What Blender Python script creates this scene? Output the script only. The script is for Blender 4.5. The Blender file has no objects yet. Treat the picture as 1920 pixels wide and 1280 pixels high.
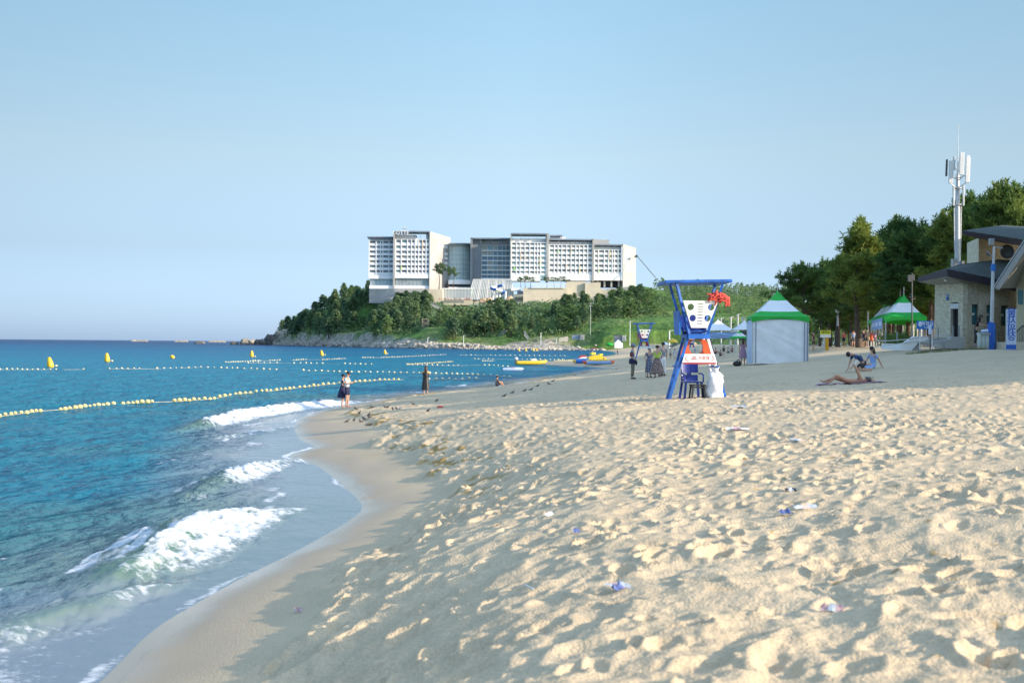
import bpy, bmesh, math, random
import numpy as np
from mathutils import Vector, Matrix
SC = bpy.context.scene
COL = SC.collection
rnd = random.Random(7)
R = math.radians
# ---------------------------------------------------------------- camera
F_PX = 2667.0
CZ = 3.15
PITCH, ROLL = 3.4 / F_PX, 0.0081
CAM = Vector((0, 0, CZ))
_F = Vector((0, math.cos(PITCH), math.sin(PITCH)))
_U0 = Vector((0, -math.sin(PITCH), math.cos(PITCH)))
_R = Vector((1, 0, 0)) * math.cos(ROLL) + _U0 * math.sin(ROLL)
_U = -Vector((1, 0, 0)) * math.sin(ROLL) + _U0 * math.cos(ROLL)
cd = bpy.data.cameras.new('camera')
cam = bpy.data.objects.new('camera', cd)
COL.objects.link(cam)
cam.matrix_world = Matrix.Translation(CAM) @ Matrix((_R, _U, -_F)).transposed().to_4x4()
cd.sensor_width = 36
cd.lens = 36 * F_PX / 1920
cd.clip_start = 0.1
cd.clip_end = 80000
cd.dof.use_dof = True
cd.dof.focus_distance = 44
cd.dof.aperture_fstop = 2.8
SC.camera = cam

def ray(X, Y):
    return _F + _R * ((X - 960) / F_PX) + _U * ((640 - Y) / F_PX)
def P(X, Y, d):
    return CAM + ray(X, Y) * d
def hor(X):
    return 643.4 + (X - 960) * ROLL
def px(X, d):
    return (X - 960) / F_PX * d
def pz(X, Y, d):
    return CZ + (hor(X) - Y) / F_PX * d

# ---------------------------------------------------------------- noise
_rs = np.random.RandomState(11)
_T = _rs.rand(256, 256) * 2 - 1
def vn(x, y, seed=0):
    x = np.asarray(x, float) + seed * 17.31; y = np.asarray(y, float) + seed * 7.77
    xi = np.floor(x).astype(int); yi = np.floor(y).astype(int)
    fx = x - xi; fy = y - yi
    fx = fx * fx * fx * (fx * (fx * 6 - 15) + 10); fy = fy * fy * fy * (fy * (fy * 6 - 15) + 10)
    a = _T[xi & 255, yi & 255]; b = _T[(xi + 1) & 255, yi & 255]
    c = _T[xi & 255, (yi + 1) & 255]; d = _T[(xi + 1) & 255, (yi + 1) & 255]
    return (a * (1 - fx) + b * fx) * (1 - fy) + (c * (1 - fx) + d * fx) * fy
def fbm(x, y, o=3, seed=0):
    s = 0; a = 1; t = 0
    for i in range(o):
        s = s + a * vn(x * 2 ** i, y * 2 ** i, seed + i * 3); t += a; a *= .5
    return s / t
def sstep(a, b, x):
    t = np.clip((x - a) / (b - a), 0, 1)
    return t * t * (3 - 2 * t)

# ---------------------------------------------------------------- terrain functions
_sh = [(-40, -3.2), (0, -3.6), (9, -3.7), (13, -3.75), (15.6, -3.9), (18.7, -3.6), (21.5, -3.2), (24.3, -2.9), (26.7, -2.75), (28.3, -3.0), (33, -4.1),
       (36.5, -5.0), (38.4, -6.0), (40, -6.2), (42.5, -5.8), (45.6, -6.8), (52.7, -8.1), (58, -8.7), (65, -8.8), (70.7, -8.2), (79, -7.1), (90.8, -3.7),
       (102.5, -1.2), (122, 1.8), (134, 4.5), (158, 8.9), (187, 13.3), (198, 9.5), (212, 6.2), (229, 3.6), (245, 5.5), (262, 9.8), (323, 18), (442, 34),
       (525, 40), (640, 43), (760, 46)]
_yy = np.arange(-40, 760, .25)
_xx = np.interp(_yy, [a for a, b in _sh], [b for a, b in _sh])
_k = np.ones(7) / 7
_xx = np.convolve(np.pad(_xx, 3, 'edge'), _k, 'valid')
def xs(y):
    return np.interp(y, _yy, _xx)
_ps = np.arange(-20, 120, .1)
_pz = np.interp(_ps, [-20, -8, -2, 0, 1.7, 3, 5, 8, 11, 16, 21, 31, 45, 120], [-2.6, -1.3, -.3, 0, .27, .66, 1.12, 1.4, 1.58, 1.85, 2.15, 3.0, 3.2, 3.3])
_pz = np.convolve(np.pad(_pz, 4, 'edge'), np.ones(9) / 9, 'valid')
def hb(x, y):
    """beach height without the small relief"""
    x = np.asarray(x, float); y = np.asarray(y, float)
    s = x - xs(y)
    k = 1 - .38 * sstep(28, 55, y)
    s2 = np.where(s > 0, s - (1 - k) * 5 * (1 - np.exp(-np.maximum(s, 0) / 5)) + np.maximum(y - 75, 0) * .1 * sstep(14, 26, s), s)
    f = 1 - .55 * sstep(170, 215, y) * (1 - sstep(300, 400, y)) * (1 - sstep(8, 30, s))
    w = sstep(38, 58, y)
    flat = np.interp(np.where(s > 0, s + np.maximum(y - 75, 0) * .1 * sstep(14, 26, s), s), [-20, -8, -2, 0, 6, 12, 16, 21, 31, 45, 120], [-2.6, -1.3, -.3, 0, .60, 1.33, 1.72, 2.1, 3.0, 3.2, 3.3])
    return (np.interp(s2, _ps, _pz) * (1 - w) + flat * w) * f + .09 * np.exp(-((s - 4.3) / 1.6) ** 2) * (1 - sstep(20, 34, y))
def hbs(x, y):
    return float(hb(x, y))
def G(X, Y):
    """where the ray through a photograph pixel meets the beach"""
    r = ray(X, Y); d = 5.0; st = 5.0
    while d < 800:
        p = CAM + r * d
        if p.z < hbs(p.x, p.y):
            lo, hi = st, d
            for _ in range(25):
                m = (lo + hi) / 2; p = CAM + r * m
                if p.z < hbs(p.x, p.y): hi = m
                else: lo = m
            return CAM + r * hi
        st = d; d *= 1.01
    return CAM + r * 800
def W(X, Y, z=0.0):
    """where the ray meets the level z"""
    r = ray(X, Y)
    return CAM + r * ((z - CZ) / r.z)

# headland
_cp = [(505, 1290, 1), (525, 1235, 5), (560, 1160, 21), (600, 1130, 34), (640, 1110, 37), (690, 1080, 39), (740, 1010, 37), (560, 1200, 11), (620, 1010, 13), (680, 930, 12),
       (700, 890, 11), (760, 850, 13), (800, 850, 17), (797, 800, 9), (700, 965, 34), (800, 955, 34), (900, 950, 34), (1000, 950, 37), (1100, 950, 40), (1190, 940, 41),
       (850, 885, 26), (900, 880, 25), (960, 880, 25), (1030, 865, 27), (1100, 860, 26), (1180, 850, 27), (1225, 880, 35), (740, 870, 20), (790, 880, 24), (850, 790, 13), (930, 760, 9),
       (1000, 780, 16), (1060, 760, 15), (1100, 750, 15), (1170, 740, 16), (1240, 750, 17), (860, 745, 6), (900, 725, 4), (960, 725, 5), (1000, 715, 6),
       (1060, 705, 5), (1110, 690, 5), (1150, 670, 7), (1200, 650, 7), (1230, 640, 7), (1280, 620, 6), (1250, 590, 4), (1150, 640, 4), (1300, 760, 18),
       (1300, 950, 38), (1350, 900, 33), (1400, 950, 36), (1440, 1000, 33), (1480, 1050, 27), (1600, 1000, 14), (1700, 800, 8), (1400, 620, 7), (1500, 600, 6),
       (1350, 560, 4), (700, 1500, 20), (900, 1500, 25), (1100, 1500, 25), (1300, 1500, 20), (1500, 1500, 15), (1900, 1300, 8), (560, 1400, 2), (900, 1100, 36), (1100, 1100, 40)]
_CX = np.array([px(a, b) for a, b, c in _cp]); _CY = np.array([b for a, b, c in _cp], float); _CZv = np.array([c for a, b, c in _cp], float)
_yx = [(-235, 1330), (-219, 1262), (-161, 1077), (-120, 930), (-77, 790), (-50, 735), (-16, 700), (10, 694), (24, 696), (44, 690), (48, 560), (52, 500)]
def ysh(x):
    return np.interp(x, [a for a, b in _yx[:-2]], [b for a, b in _yx[:-2]])
def hh(x, y):
    x = np.asarray(x, float); y = np.asarray(y, float)
    num = 0; den = 0
    for cx, cy, cz in zip(_CX, _CY, _CZv):
        w = 1 / (((x - cx) ** 2 + ((y - cy) * .7) ** 2) + 60) ** 1.6
        num = num + w * cz; den = den + w
    z = num / den
    s1 = np.where(x < 44, (y - ysh(x)) * .8, 1e3)
    s1 = np.where(x < -225, -30, s1)
    s2 = np.where(x > 20, (x - xs(np.minimum(y, 759))) - 28, 1e3)
    s = np.minimum(s1, np.where((x > 20) & (y < 700), s2, 1e3))
    left = 1 - sstep(-30, 10, x)
    l2 = 1 - sstep(-80, -35, x)
    s = s + fbm(x / 14, y / 14, 2, 5) * 6
    m = sstep(0, 26 + 85 * l2, s)
    z = z * m + (1.8 * sstep(-2, 4, s) * left + 6.5 * l2 * sstep(4, 15, s)) * (1 - m) - (1 - sstep(-6, 1, s)) * 3
    return z + fbm(x / 12, y / 12, 3, 9) * 1.4 * m
def hhs(x, y):
    return float(hh(x, y))

# ---------------------------------------------------------------- materials
def nodes_mat(name):
    m = bpy.data.materials.new(name); m.use_nodes = True
    nt = m.node_tree; b = nt.nodes['Principled BSDF']
    return m, nt, b
def N(nt, t, **kw):
    n = nt.nodes.new(t)
    for k, v in kw.items():
        if k in ('op',): n.operation = v
        elif hasattr(n, k): setattr(n, k, v)
        else: n.inputs[k].default_value = v
    return n
def ramp(nt, src, stops):
    r = nt.nodes.new('ShaderNodeValToRGB')
    e = r.color_ramp.elements
    while len(e) < len(stops): e.new(.5)
    for i, (p, c) in enumerate(stops):
        e[i].position = p; e[i].color = (*c, 1) if len(c) == 3 else c
    nt.links.new(src, r.inputs[0]); return r
def mixc(nt, fac, a, b, mode='MIX'):
    m = nt.nodes.new('ShaderNodeMix'); m.data_type = 'RGBA'; m.blend_type = mode
    for s, v in ((0, fac), (6, a), (7, b)):
        if hasattr(v, 'default_value') or hasattr(v, 'is_output'): nt.links.new(v, m.inputs[s])
        elif isinstance(v, (int, float)): m.inputs[s].default_value = v
        else: m.inputs[s].default_value = (*v, 1)
    return m.outputs[2]
def mat(name, c, rough=.6, var=.12, scale=6.0, metal=0.0, bump=.0, c2=None, spec=None, bscale=None):
    """a surface of colour c with soft procedural variation"""
    m, nt, b = nodes_mat(name)
    tc = N(nt, 'ShaderNodeTexCoord')
    nz = N(nt, 'ShaderNodeTexNoise', Scale=scale, Detail=5.0)
    nt.links.new(tc.outputs['Object'], nz.inputs['Vector'])
    lo = tuple(max(0, v * (1 - var)) for v in c) if c2 is None else c
    hi = tuple(min(1, v * (1 + var)) for v in c) if c2 is None else c2
    r = ramp(nt, nz.outputs[0], [(.3, lo), (.7, hi)])
    nt.links.new(r.outputs[0], b.inputs['Base Color'])
    b.inputs['Roughness'].default_value = rough
    b.inputs['Metallic'].default_value = metal
    if spec is not None: b.inputs['Specular IOR Level'].default_value = spec
    if bump:
        n2 = N(nt, 'ShaderNodeTexNoise', Scale=bscale or scale * 3, Detail=4.0)
        nt.links.new(tc.outputs['Object'], n2.inputs['Vector'])
        bp = N(nt, 'ShaderNodeBump', Strength=bump, Distance=.05)
        nt.links.new(n2.outputs[0], bp.inputs['Height'])
        nt.links.new(bp.outputs[0], b.inputs['Normal'])
    return m
M = {}
def leafmat(name, dark, light, scale=1.0, objrand=.35):
    m, nt, b = nodes_mat(name)
    tc = N(nt, 'ShaderNodeTexCoord')
    nz = N(nt, 'ShaderNodeTexNoise', Scale=scale, Detail=4.0)
    nt.links.new(tc.outputs['Object'], nz.inputs['Vector'])
    oi = N(nt, 'ShaderNodeObjectInfo')
    ad = N(nt, 'ShaderNodeMath', op='MULTIPLY_ADD'); nt.links.new(oi.outputs['Random'], ad.inputs[0]); ad.inputs[1].default_value = objrand
    nt.links.new(nz.outputs[0], ad.inputs[2])
    r = ramp(nt, ad.outputs[0], [(.35, dark), (.85, light)])
    nt.links.new(r.outputs[0], b.inputs['Base Color'])
    b.inputs['Roughness'].default_value = .65
    b.inputs['Specular IOR Level'].default_value = .25
    tr = N(nt, 'ShaderNodeBsdfTranslucent'); nt.links.new(r.outputs[0], tr.inputs[0])
    mx = N(nt, 'ShaderNodeMixShader'); mx.inputs[0].default_value = .38
    nt.links.new(b.outputs[0], mx.inputs[1]); nt.links.new(tr.outputs[0], mx.inputs[2])
    nt.links.new(mx.outputs[0], nt.nodes['Material Output'].inputs[0])
    return m
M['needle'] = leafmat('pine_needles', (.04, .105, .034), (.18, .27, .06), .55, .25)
M['needle_sun'] = leafmat('pine_needles_sun_painted', (.07, .14, .035), (.27, .33, .07), .55, .2)  # lighter, yellower copy of the needles with sunlight painted into the colour
M['farleaf'] = leafmat('far_pine_needles', (.085, .165, .10), (.20, .29, .13), .25, .4)  # both far leaf colours are raised, standing in for distance haze
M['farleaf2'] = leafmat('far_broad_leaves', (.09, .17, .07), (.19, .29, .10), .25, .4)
M['grassleaf'] = leafmat('grass_blades', (.06, .13, .03), (.16, .24, .06), 1, .3)
M['bark'] = mat('bark', (.10, .075, .058), .9, .35, 5, bump=.5)
M['white'] = mat('white_paint', (.80, .80, .78), .45, .05, 3)
M['whitecloth'] = mat('white_cloth', (.84, .85, .86), .8, .06, 2, bump=.3, bscale=1.5)
M['blue'] = mat('blue_paint', (.012, .11, .44), .4, .35, 3, bump=.1)
M['deepblue'] = mat('deep_blue_plastic', (.012, .035, .25), .35, .15, 5)
M['orange'] = mat('orange_plastic', (.75, .12, .035), .4, .15, 4)
M['red'] = mat('red_cloth', (.72, .10, .07), .7, .35, 14, bump=.6)
M['darkred'] = mat('dark_red_paint', (.35, .03, .035), .5, .2, 4)
M['black'] = mat('black_plastic', (.018, .018, .02), .5, .2, 4)
M['grey'] = mat('grey_metal', (.32, .34, .36), .45, .12, 6, metal=.4)
M['lgrey'] = mat('galvanised_metal', (.55, .57, .58), .5, .1, 6, metal=.3)
M['dgrey'] = mat('dark_grey', (.08, .085, .09), .6, .2, 6)
M['teal'] = mat('teal_glass', (.05, .20, .24), .12, .2, .08)
M['green'] = mat('green_canvas', (.012, .42, .045), .6, .12, 3)
M['yellow'] = mat('yellow_plastic', (.82, .52, .03), .4, .1, 5)
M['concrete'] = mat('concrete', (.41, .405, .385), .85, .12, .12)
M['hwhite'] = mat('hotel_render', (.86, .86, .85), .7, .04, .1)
M['hglass'] = mat('hotel_glass', (.27, .34, .39), .15, .45, .12)  # glass tone lifted so the distant hotel looks hazy
M['hteal'] = mat('hotel_teal_glass', (.30, .47, .51), .3, .2, .1)
M['hblue'] = mat('hotel_blue_glass', (.20, .30, .38), .3, .2, .1)
M['hlink'] = mat('hotel_link_glass_lightened', (.40, .64, .63), .4, .12, .1)  # teal glass lightened because the link stands in shadow
M['curtain'] = mat('curtained_glass', (.50, .49, .44), .5, .15, .3)
M['hslate'] = mat('hotel_shaded_slab', (.24, .26, .28), .7, .08, .1)  # darker copy of the concrete, shade of the next wing painted in
M['hslab'] = mat('hotel_slate', (.22, .26, .32), .5, .15, .2)  # lightened likewise, distance haze put into the slab colour
M['cream'] = mat('cream_wall', (.62, .55, .42), .85, .08, .2)
M['skin'] = mat('skin', (.58, .34, .24), .5, .06, 8)
M['skin2'] = mat('tanned_skin', (.50, .27, .16), .5, .06, 8)
M['hair'] = mat('black_hair', (.012, .010, .010), .45, .3, 20)
M['hairb'] = mat('brown_hair', (.075, .03, .018), .45, .3, 20)
M['eye'] = mat('eye_black', (.01, .01, .01), .3, 0, 2)
M['navy'] = mat('navy_cloth', (.018, .022, .07), .8, .2, 10)
M['shirt'] = mat('white_shirt', (.78, .78, .80), .8, .04, 10, bump=.2)
M['tealshirt'] = mat('teal_shirt', (.035, .22, .30), .8, .1, 10)
M['lime'] = mat('lime_shirt', (.42, .62, .06), .8, .08, 10)
M['olive'] = mat('olive_cloth', (.16, .16, .12), .8, .15, 10)
M['greyblue'] = mat('grey_blue_cloth', (.20, .24, .32), .8, .1, 10)
M['pink'] = mat('dusty_pink_cloth', (.42, .24, .33), .8, .1, 10)
M['lblue'] = mat('light_blue_cloth', (.25, .40, .68), .8, .12, 10)
M['maroon'] = mat('maroon_cloth', (.16, .03, .05), .8, .15, 10)
M['tan'] = mat('tan_cloth', (.48, .36, .22), .8, .1, 10)
M['floral'] = mat('dark_floral_cloth', (.035, .015, .02), .8, c2=(.42, .30, .26), scale=13)
M['floralblue'] = mat('blue_floral_cloth', (.03, .04, .10), .8, c2=(.30, .32, .42), scale=13)
M['feather'] = mat('feathers', (.11, .09, .085), .7, .5, 12)
M['featherg'] = mat('pale_feathers', (.45, .43, .42), .7, .3, 12)
M['bin'] = mat('pale_bag', (.50, .58, .56), .6, .12, 5, bump=.5)
M['banner'] = mat('banner_cloth', (.60, .68, .86), .8, .05, 4)
M['bannerblue'] = mat('banner_blue', (.03, .14, .55), .7, .05, 4)
M['signblue'] = mat('sign_blue', (.015, .16, .52), .5, .05, 4)
M['signyellow'] = mat('sign_yellow', (.75, .70, .05), .5, .06, 4)
M['textgreen'] = mat('text_dark_green', (.05, .14, .02), .6, .05, 4)
M['textred'] = mat('text_red', (.60, .12, .12), .6, .05, 4)
M['wood'] = mat('worn_wood', (.16, .11, .065), .85, .3, 4, bump=.3)
M['roofg'] = mat('roof_shingle_green', (.06, .075, .065), .85, .25, 5, bump=.4)
M['fascia'] = mat('roof_fascia_brown', (.055, .042, .050), .7, .15, 3)
M['soffit'] = mat('soffit', (.35, .33, .28), .8, .08, 3)
M['ochre'] = mat('ochre_post', (.62, .34, .02), .5, .1, 4)
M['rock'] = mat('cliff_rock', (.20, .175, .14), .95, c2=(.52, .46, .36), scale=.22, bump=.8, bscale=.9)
M['rockd'] = mat('dark_shaded_rock', (.06, .06, .06), .95, c2=(.26, .23, .19), scale=.3, bump=.8, bscale=.9)  # darker copy of cliff rock; on the shaded cliffs it paints in shade
M['boulder'] = mat('shore_boulders', (.30, .26, .21), .95, c2=(.62, .55, .45), scale=.35, bump=.4, bscale=1.5)

# ---------------------------------------------------------------- mesh helpers
class MB:
    def __init__(self): self.v = []; self.f = []; self.mi = []; self.cur = 0; self.sm = []
    def add(self, vs, fs, sm=False):
        o = len(self.v); self.v += [tuple(p) for p in vs]
        for f in fs: self.f.append(tuple(i + o for i in f)); self.mi.append(self.cur); self.sm.append(sm)
    def box(self, a, b, T=None):
        x0, y0, z0 = a; x1, y1, z1 = b
        vs = [(x0, y0, z0), (x1, y0, z0), (x1, y1, z0), (x0, y1, z0), (x0, y0, z1), (x1, y0, z1), (x1, y1, z1), (x0, y1, z1)]
        if T is not None: vs = [T @ Vector(p) for p in vs]
        self.add(vs, [(0, 3, 2, 1), (4, 5, 6, 7), (0, 1, 5, 4), (1, 2, 6, 5), (2, 3, 7, 6), (3, 0, 4, 7)])
    def bar(self, p, q, w, d=None, up=(0, 0, 1)):
        """box section from p to q"""
        p = Vector(p); q = Vector(q); d = d or w
        t = (q - p).normalized(); u = Vector(up)
        if abs(t.dot(u)) > .98: u = Vector((0, 1, 0))
        s = t.cross(u).normalized(); n = s.cross(t)
        vs = [c + s * a * w / 2 + n * b * d / 2 for c in (p, q) for a, b in ((-1, -1), (1, -1), (1, 1), (-1, 1))]
        self.add(vs, [(0, 3, 2, 1), (4, 5, 6, 7), (0, 1, 5, 4), (1, 2, 6, 5), (2, 3, 7, 6), (3, 0, 4, 7)])
    def tube(self, pts, rad, n=8, cap=True, sm=True):
        pts = [Vector(p) for p in pts]
        if not hasattr(rad, '__len__'): rad = [rad] * len(pts)
        vs = []; fs = []
        u = None
        for i, p in enumerate(pts):
            t = (pts[min(i + 1, len(pts) - 1)] - pts[max(i - 1, 0)]).normalized()
            if u is None:
                u = t.orthogonal().normalized()
            else:
                u = (u - t * u.dot(t)).normalized()
            w = t.cross(u)
            for k in range(n):
                a = 2 * math.pi * k / n
                vs.append(p + (u * math.cos(a) + w * math.sin(a)) * rad[i])
        for i in range(len(pts) - 1):
            for k in range(n):
                fs.append((i * n + k, i * n + (k + 1) % n, (i + 1) * n + (k + 1) % n, (i + 1) * n + k))
        self.add(vs, fs, sm)
        if cap:
            self.add(vs[:n], [tuple(range(n))[::-1]]); self.add(vs[-n:], [tuple(range(n))])
    def lathe(self, c, prof, n=16, sm=True, ax=None):
        """prof: (radius, height) list about the z axis through c"""
        c = Vector(c); vs = []; fs = []
        T = ax or Matrix.Identity(3)
        for r, h in prof:
            for k in range(n):
                a = 2 * math.pi * k / n
                vs.append(c + T @ Vector((r * math.cos(a), r * math.sin(a), h)))
        for i in range(len(prof) - 1):
            for k in range(n):
                fs.append((i * n + k, i * n + (k + 1) % n, (i + 1) * n + (k + 1) % n, (i + 1) * n + k))
        self.add(vs, fs, sm)
    def ell(self, c, r, n=10, m=7, T=None):
        c = Vector(c)
        if not hasattr(r, '__len__'): r = (r, r, r)
        vs = []; fs = []
        for i in range(m + 1):
            th = math.pi * i / m
            for k in range(n):
                a = 2 * math.pi * k / n
                p = Vector((r[0] * math.sin(th) * math.cos(a), r[1] * math.sin(th) * math.sin(a), -r[2] * math.cos(th)))
                if T is not None: p = T @ p
                vs.append(c + p)
        for i in range(m):
            for k in range(n):
                fs.append((i * n + k, i * n + (k + 1) % n, (i + 1) * n + (k + 1) % n, (i + 1) * n + k))
        self.add(vs, fs, True)
    def quad(self, *ps):
        self.add(ps, [tuple(range(len(ps)))])
    def prism(self, poly, off):
        """poly: list of 3D points, extruded by off"""
        off = Vector(off); n = len(poly); a = [Vector(p) for p in poly]
        self.add(a + [p + off for p in a], [tuple(range(n))[::-1], tuple(range(n, 2 * n))] + [(i, (i + 1) % n, (i + 1) % n + n, i + n) for i in range(n)])
    def mesh(self, name, mats):
        me = bpy.data.meshes.new(name)
        me.from_pydata(self.v, [], self.f)
        if not isinstance(mats, (list, tuple)): mats = [mats]
        for m in mats: me.materials.append(M[m] if isinstance(m, str) else m)
        me.polygons.foreach_set('material_index', self.mi)
        me.polygons.foreach_set('use_smooth', self.sm)
        me.update()
        return me
    def build(self, name, mats, parent=None, bevel=0):
        me = self.mesh(name, mats)
        o = bpy.data.objects.new(name, me); COL.objects.link(o)
        if parent is not None: o.parent = parent
        if bevel:
            b = o.modifiers.new('bevel', 'BEVEL'); b.width = bevel; b.segments = 2; b.limit_method = 'ANGLE'
        return o
def tag(o, label=None, cat=None, group=None, kind=None):
    if label: o['label'] = label
    if cat: o['category'] = cat
    if group: o['group'] = group
    if kind: o['kind'] = kind
    return o
def thing(name, loc, label, cat, rz=0, group=None):
    o = bpy.data.objects.new(name, None); COL.objects.link(o)
    o.location = loc; o.rotation_euler = (0, 0, rz)
    return tag(o, label, cat, group)
def link(name, me, parent=None, loc=(0, 0, 0), rz=0, sc=1):
    o = bpy.data.objects.new(name, me); COL.objects.link(o)
    o.location = loc; o.rotation_euler = (0, 0, rz)
    o.scale = (sc, sc, sc) if not hasattr(sc, '__len__') else sc
    if parent is not None: o.parent = parent
    return o
def text_obj(name, txt, size, m, parent, T, mirror=False, spacing=1.0, depth=.004):
    """lettering turned into a mesh; T places its plane (x right, y up)"""
    cu = bpy.data.curves.new(name, 'FONT'); cu.body = txt; cu.size = size; cu.align_x = 'CENTER'; cu.align_y = 'CENTER'
    cu.extrude = depth; cu.space_line = spacing; cu.resolution_u = 3; cu.offset = size * .012
    t = bpy.data.objects.new(name, cu); COL.objects.link(t)
    dg = bpy.context.evaluated_depsgraph_get()
    me = bpy.data.meshes.new_from_object(t.evaluated_get(dg))
    bpy.data.objects.remove(t); bpy.data.curves.remove(cu)
    S = Matrix.Diagonal((-1 if mirror else 1, 1, 1, 1))
    me.transform(T @ S)
    if mirror: me.flip_normals()
    me.materials.clear(); me.materials.append(M[m])
    o = bpy.data.objects.new(name, me); COL.objects.link(o); o.parent = parent
    return o
def facing(x, y, z, rz=0, tilt=0):
    """plane matrix: local x right, local y up, facing -Y turned by rz"""
    return Matrix.Translation((x, y, z)) @ Matrix.Rotation(rz, 4, 'Z') @ Matrix.Rotation(math.pi / 2 + tilt, 4, 'X')
def grid_mesh(name, X, Y, Z, mats, attrs=None, smooth=True):
    r, c = X.shape
    co = np.stack([X, Y, Z], -1).reshape(-1, 3).astype(np.float32)
    i = np.arange(r * c).reshape(r, c)
    q = np.stack([i[:-1, :-1], i[:-1, 1:], i[1:, 1:], i[1:, :-1]], -1).reshape(-1, 4)
    me = bpy.data.meshes.new(name)
    me.vertices.add(len(co)); me.vertices.foreach_set('co', co.ravel())
    me.loops.add(q.size); me.loops.foreach_set('vertex_index', q.ravel().astype(np.int32))
    me.polygons.add(len(q)); me.polygons.foreach_set('loop_start', (np.arange(len(q)) * 4).astype(np.int32))
    me.polygons.foreach_set('loop_total', np.full(len(q), 4, np.int32))
    me.polygons.foreach_set('use_smooth', np.full(len(q), smooth))
    me.update(calc_edges=True)
    for k, a in (attrs or {}).items():
        at = me.attributes.new(k, 'FLOAT', 'POINT'); at.data.foreach_set('value', np.asarray(a, np.float32).ravel())
    me.materials.append(mats)
    o = bpy.data.objects.new(name, me); COL.objects.link(o)
    return o
# ================================================================ light and sky
SUN_EL, SUN_AZ = 18.0, 111.0      # azimuth clockwise from +Y
sd = Vector((math.sin(R(SUN_AZ)) * math.cos(R(SUN_EL)), math.cos(R(SUN_AZ)) * math.cos(R(SUN_EL)), math.sin(R(SUN_EL))))
ld = bpy.data.lights.new('sun', 'SUN'); ld.energy = 2.95; ld.angle = R(.55); ld.color = (1, .84, .66)
sun = bpy.data.objects.new('sun', ld); COL.objects.link(sun)
sun.rotation_euler = (-sd).to_track_quat('-Z', 'Y').to_euler()
w = bpy.data.worlds.new('World'); SC.world = w; w.use_nodes = True
nt = w.node_tree; bg = nt.nodes['Background']
sk = nt.nodes.new('ShaderNodeTexSky'); sk.sky_type = 'NISHITA'; sk.sun_disc = False
sk.sun_elevation = R(SUN_EL); sk.sun_rotation = R(SUN_AZ); sk.air_density = 1.0; sk.dust_density = .6; sk.ozone_density = 1.6
wc = nt.nodes.new('ShaderNodeTexCoord'); ws = nt.nodes.new('ShaderNodeSeparateXYZ'); nt.links.new(wc.outputs['Generated'], ws.inputs[0])
SKY_T = ramp(nt, ws.outputs['Z'], [(0.0, (.76, 1.14, 2.4)), (.065, (.82, .95, 1.36)), (.13, (1.14, 1.12, 1.17)), (.24, (1.27, 1.36, 1.30)), (.32, (1.7, 1.8, 1.7)), (.7, (4.2, 4.1, 3.8))])  # top stops raised beyond the view as added fill for shaded sand
tint = mixc(nt, 1.0, sk.outputs[0], SKY_T.outputs[0], 'MULTIPLY')
mr = nt.nodes.new('ShaderNodeMapRange'); nt.links.new(ws.outputs['X'], mr.inputs[0]); mr.inputs[1].default_value = -.36; mr.inputs[2].default_value = .0; mr.inputs[3].default_value = .68; mr.inputs[4].default_value = 1.0
tint = mixc(nt, 1.0, tint, mr.outputs[0], 'MULTIPLY')
mr2 = nt.nodes.new('ShaderNodeMapRange'); nt.links.new(ws.outputs['X'], mr2.inputs[0]); mr2.inputs[1].default_value = .05; mr2.inputs[2].default_value = .36; mr2.inputs[3].default_value = 1.0; mr2.inputs[4].default_value = .88
tint = mixc(nt, 1.0, tint, mr2.outputs[0], 'MULTIPLY')
nt.links.new(tint, bg.inputs[0]); bg.inputs[1].default_value = .079
SC.view_settings.view_transform = 'Standard'; SC.view_settings.look = 'None'; SC.view_settings.gamma = 1
SC.view_settings.exposure = 1.15
SC.render.engine = 'CYCLES'
SC.cycles.max_bounces = 6; SC.cycles.diffuse_bounces = 3; SC.cycles.glossy_bounces = 2; SC.cycles.transmission_bounces = 2; SC.cycles.transparent_max_bounces = 4
SC.cycles.caustics_reflective = False; SC.cycles.caustics_refractive = False

# ================================================================ beach sand
m, nt, b = nodes_mat('beach_sand'); M['sand'] = m
tc = N(nt, 'ShaderNodeTexCoord')
n1 = N(nt, 'ShaderNodeTexNoise', Scale=.7, Detail=6.0); nt.links.new(tc.outputs['Object'], n1.inputs['Vector'])
n2 = N(nt, 'ShaderNodeTexNoise', Scale=38.0, Detail=6.0); nt.links.new(tc.outputs['Object'], n2.inputs['Vector'])
n3 = N(nt, 'ShaderNodeTexNoise', Scale=3.2, Detail=4.0); nt.links.new(tc.outputs['Object'], n3.inputs['Vector'])
dry = ramp(nt, n1.outputs[0], [(.3, (.60, .465, .30)), (.7, (.68, .53, .345))])
gr = ramp(nt, n2.outputs[0], [(.25, (.80, .80, .80)), (.75, (1.12, 1.12, 1.12))])
c1 = mixc(nt, 1.0, dry.outputs[0], gr.outputs[0], 'MULTIPLY')
at = N(nt, 'ShaderNodeAttribute', attribute_name='damp')
fm = ramp(nt, at.outputs['Fac'], [(.35, (0, 0, 0)), (.75, (1, 1, 1))])
c2 = mixc(nt, fm.outputs[0], c1, (.40, .26, .10))
aw = N(nt, 'ShaderNodeAttribute', attribute_name='wet')
c3 = mixc(nt, aw.outputs['Fac'], c2, (.42, .305, .19))
nt.links.new(c3, b.inputs['Base Color'])
rr = ramp(nt, aw.outputs['Fac'], [(0, (.9, .9, .9)), (.8, (.55, .55, .55)), (1, (.18, .18, .18))])
nt.links.new(rr.outputs[0], b.inputs['Roughness'])
sp = ramp(nt, aw.outputs['Fac'], [(0, (.12, .12, .12)), (1, (.6, .6, .6))]); nt.links.new(sp.outputs[0], b.inputs['Specular IOR Level'])
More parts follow.
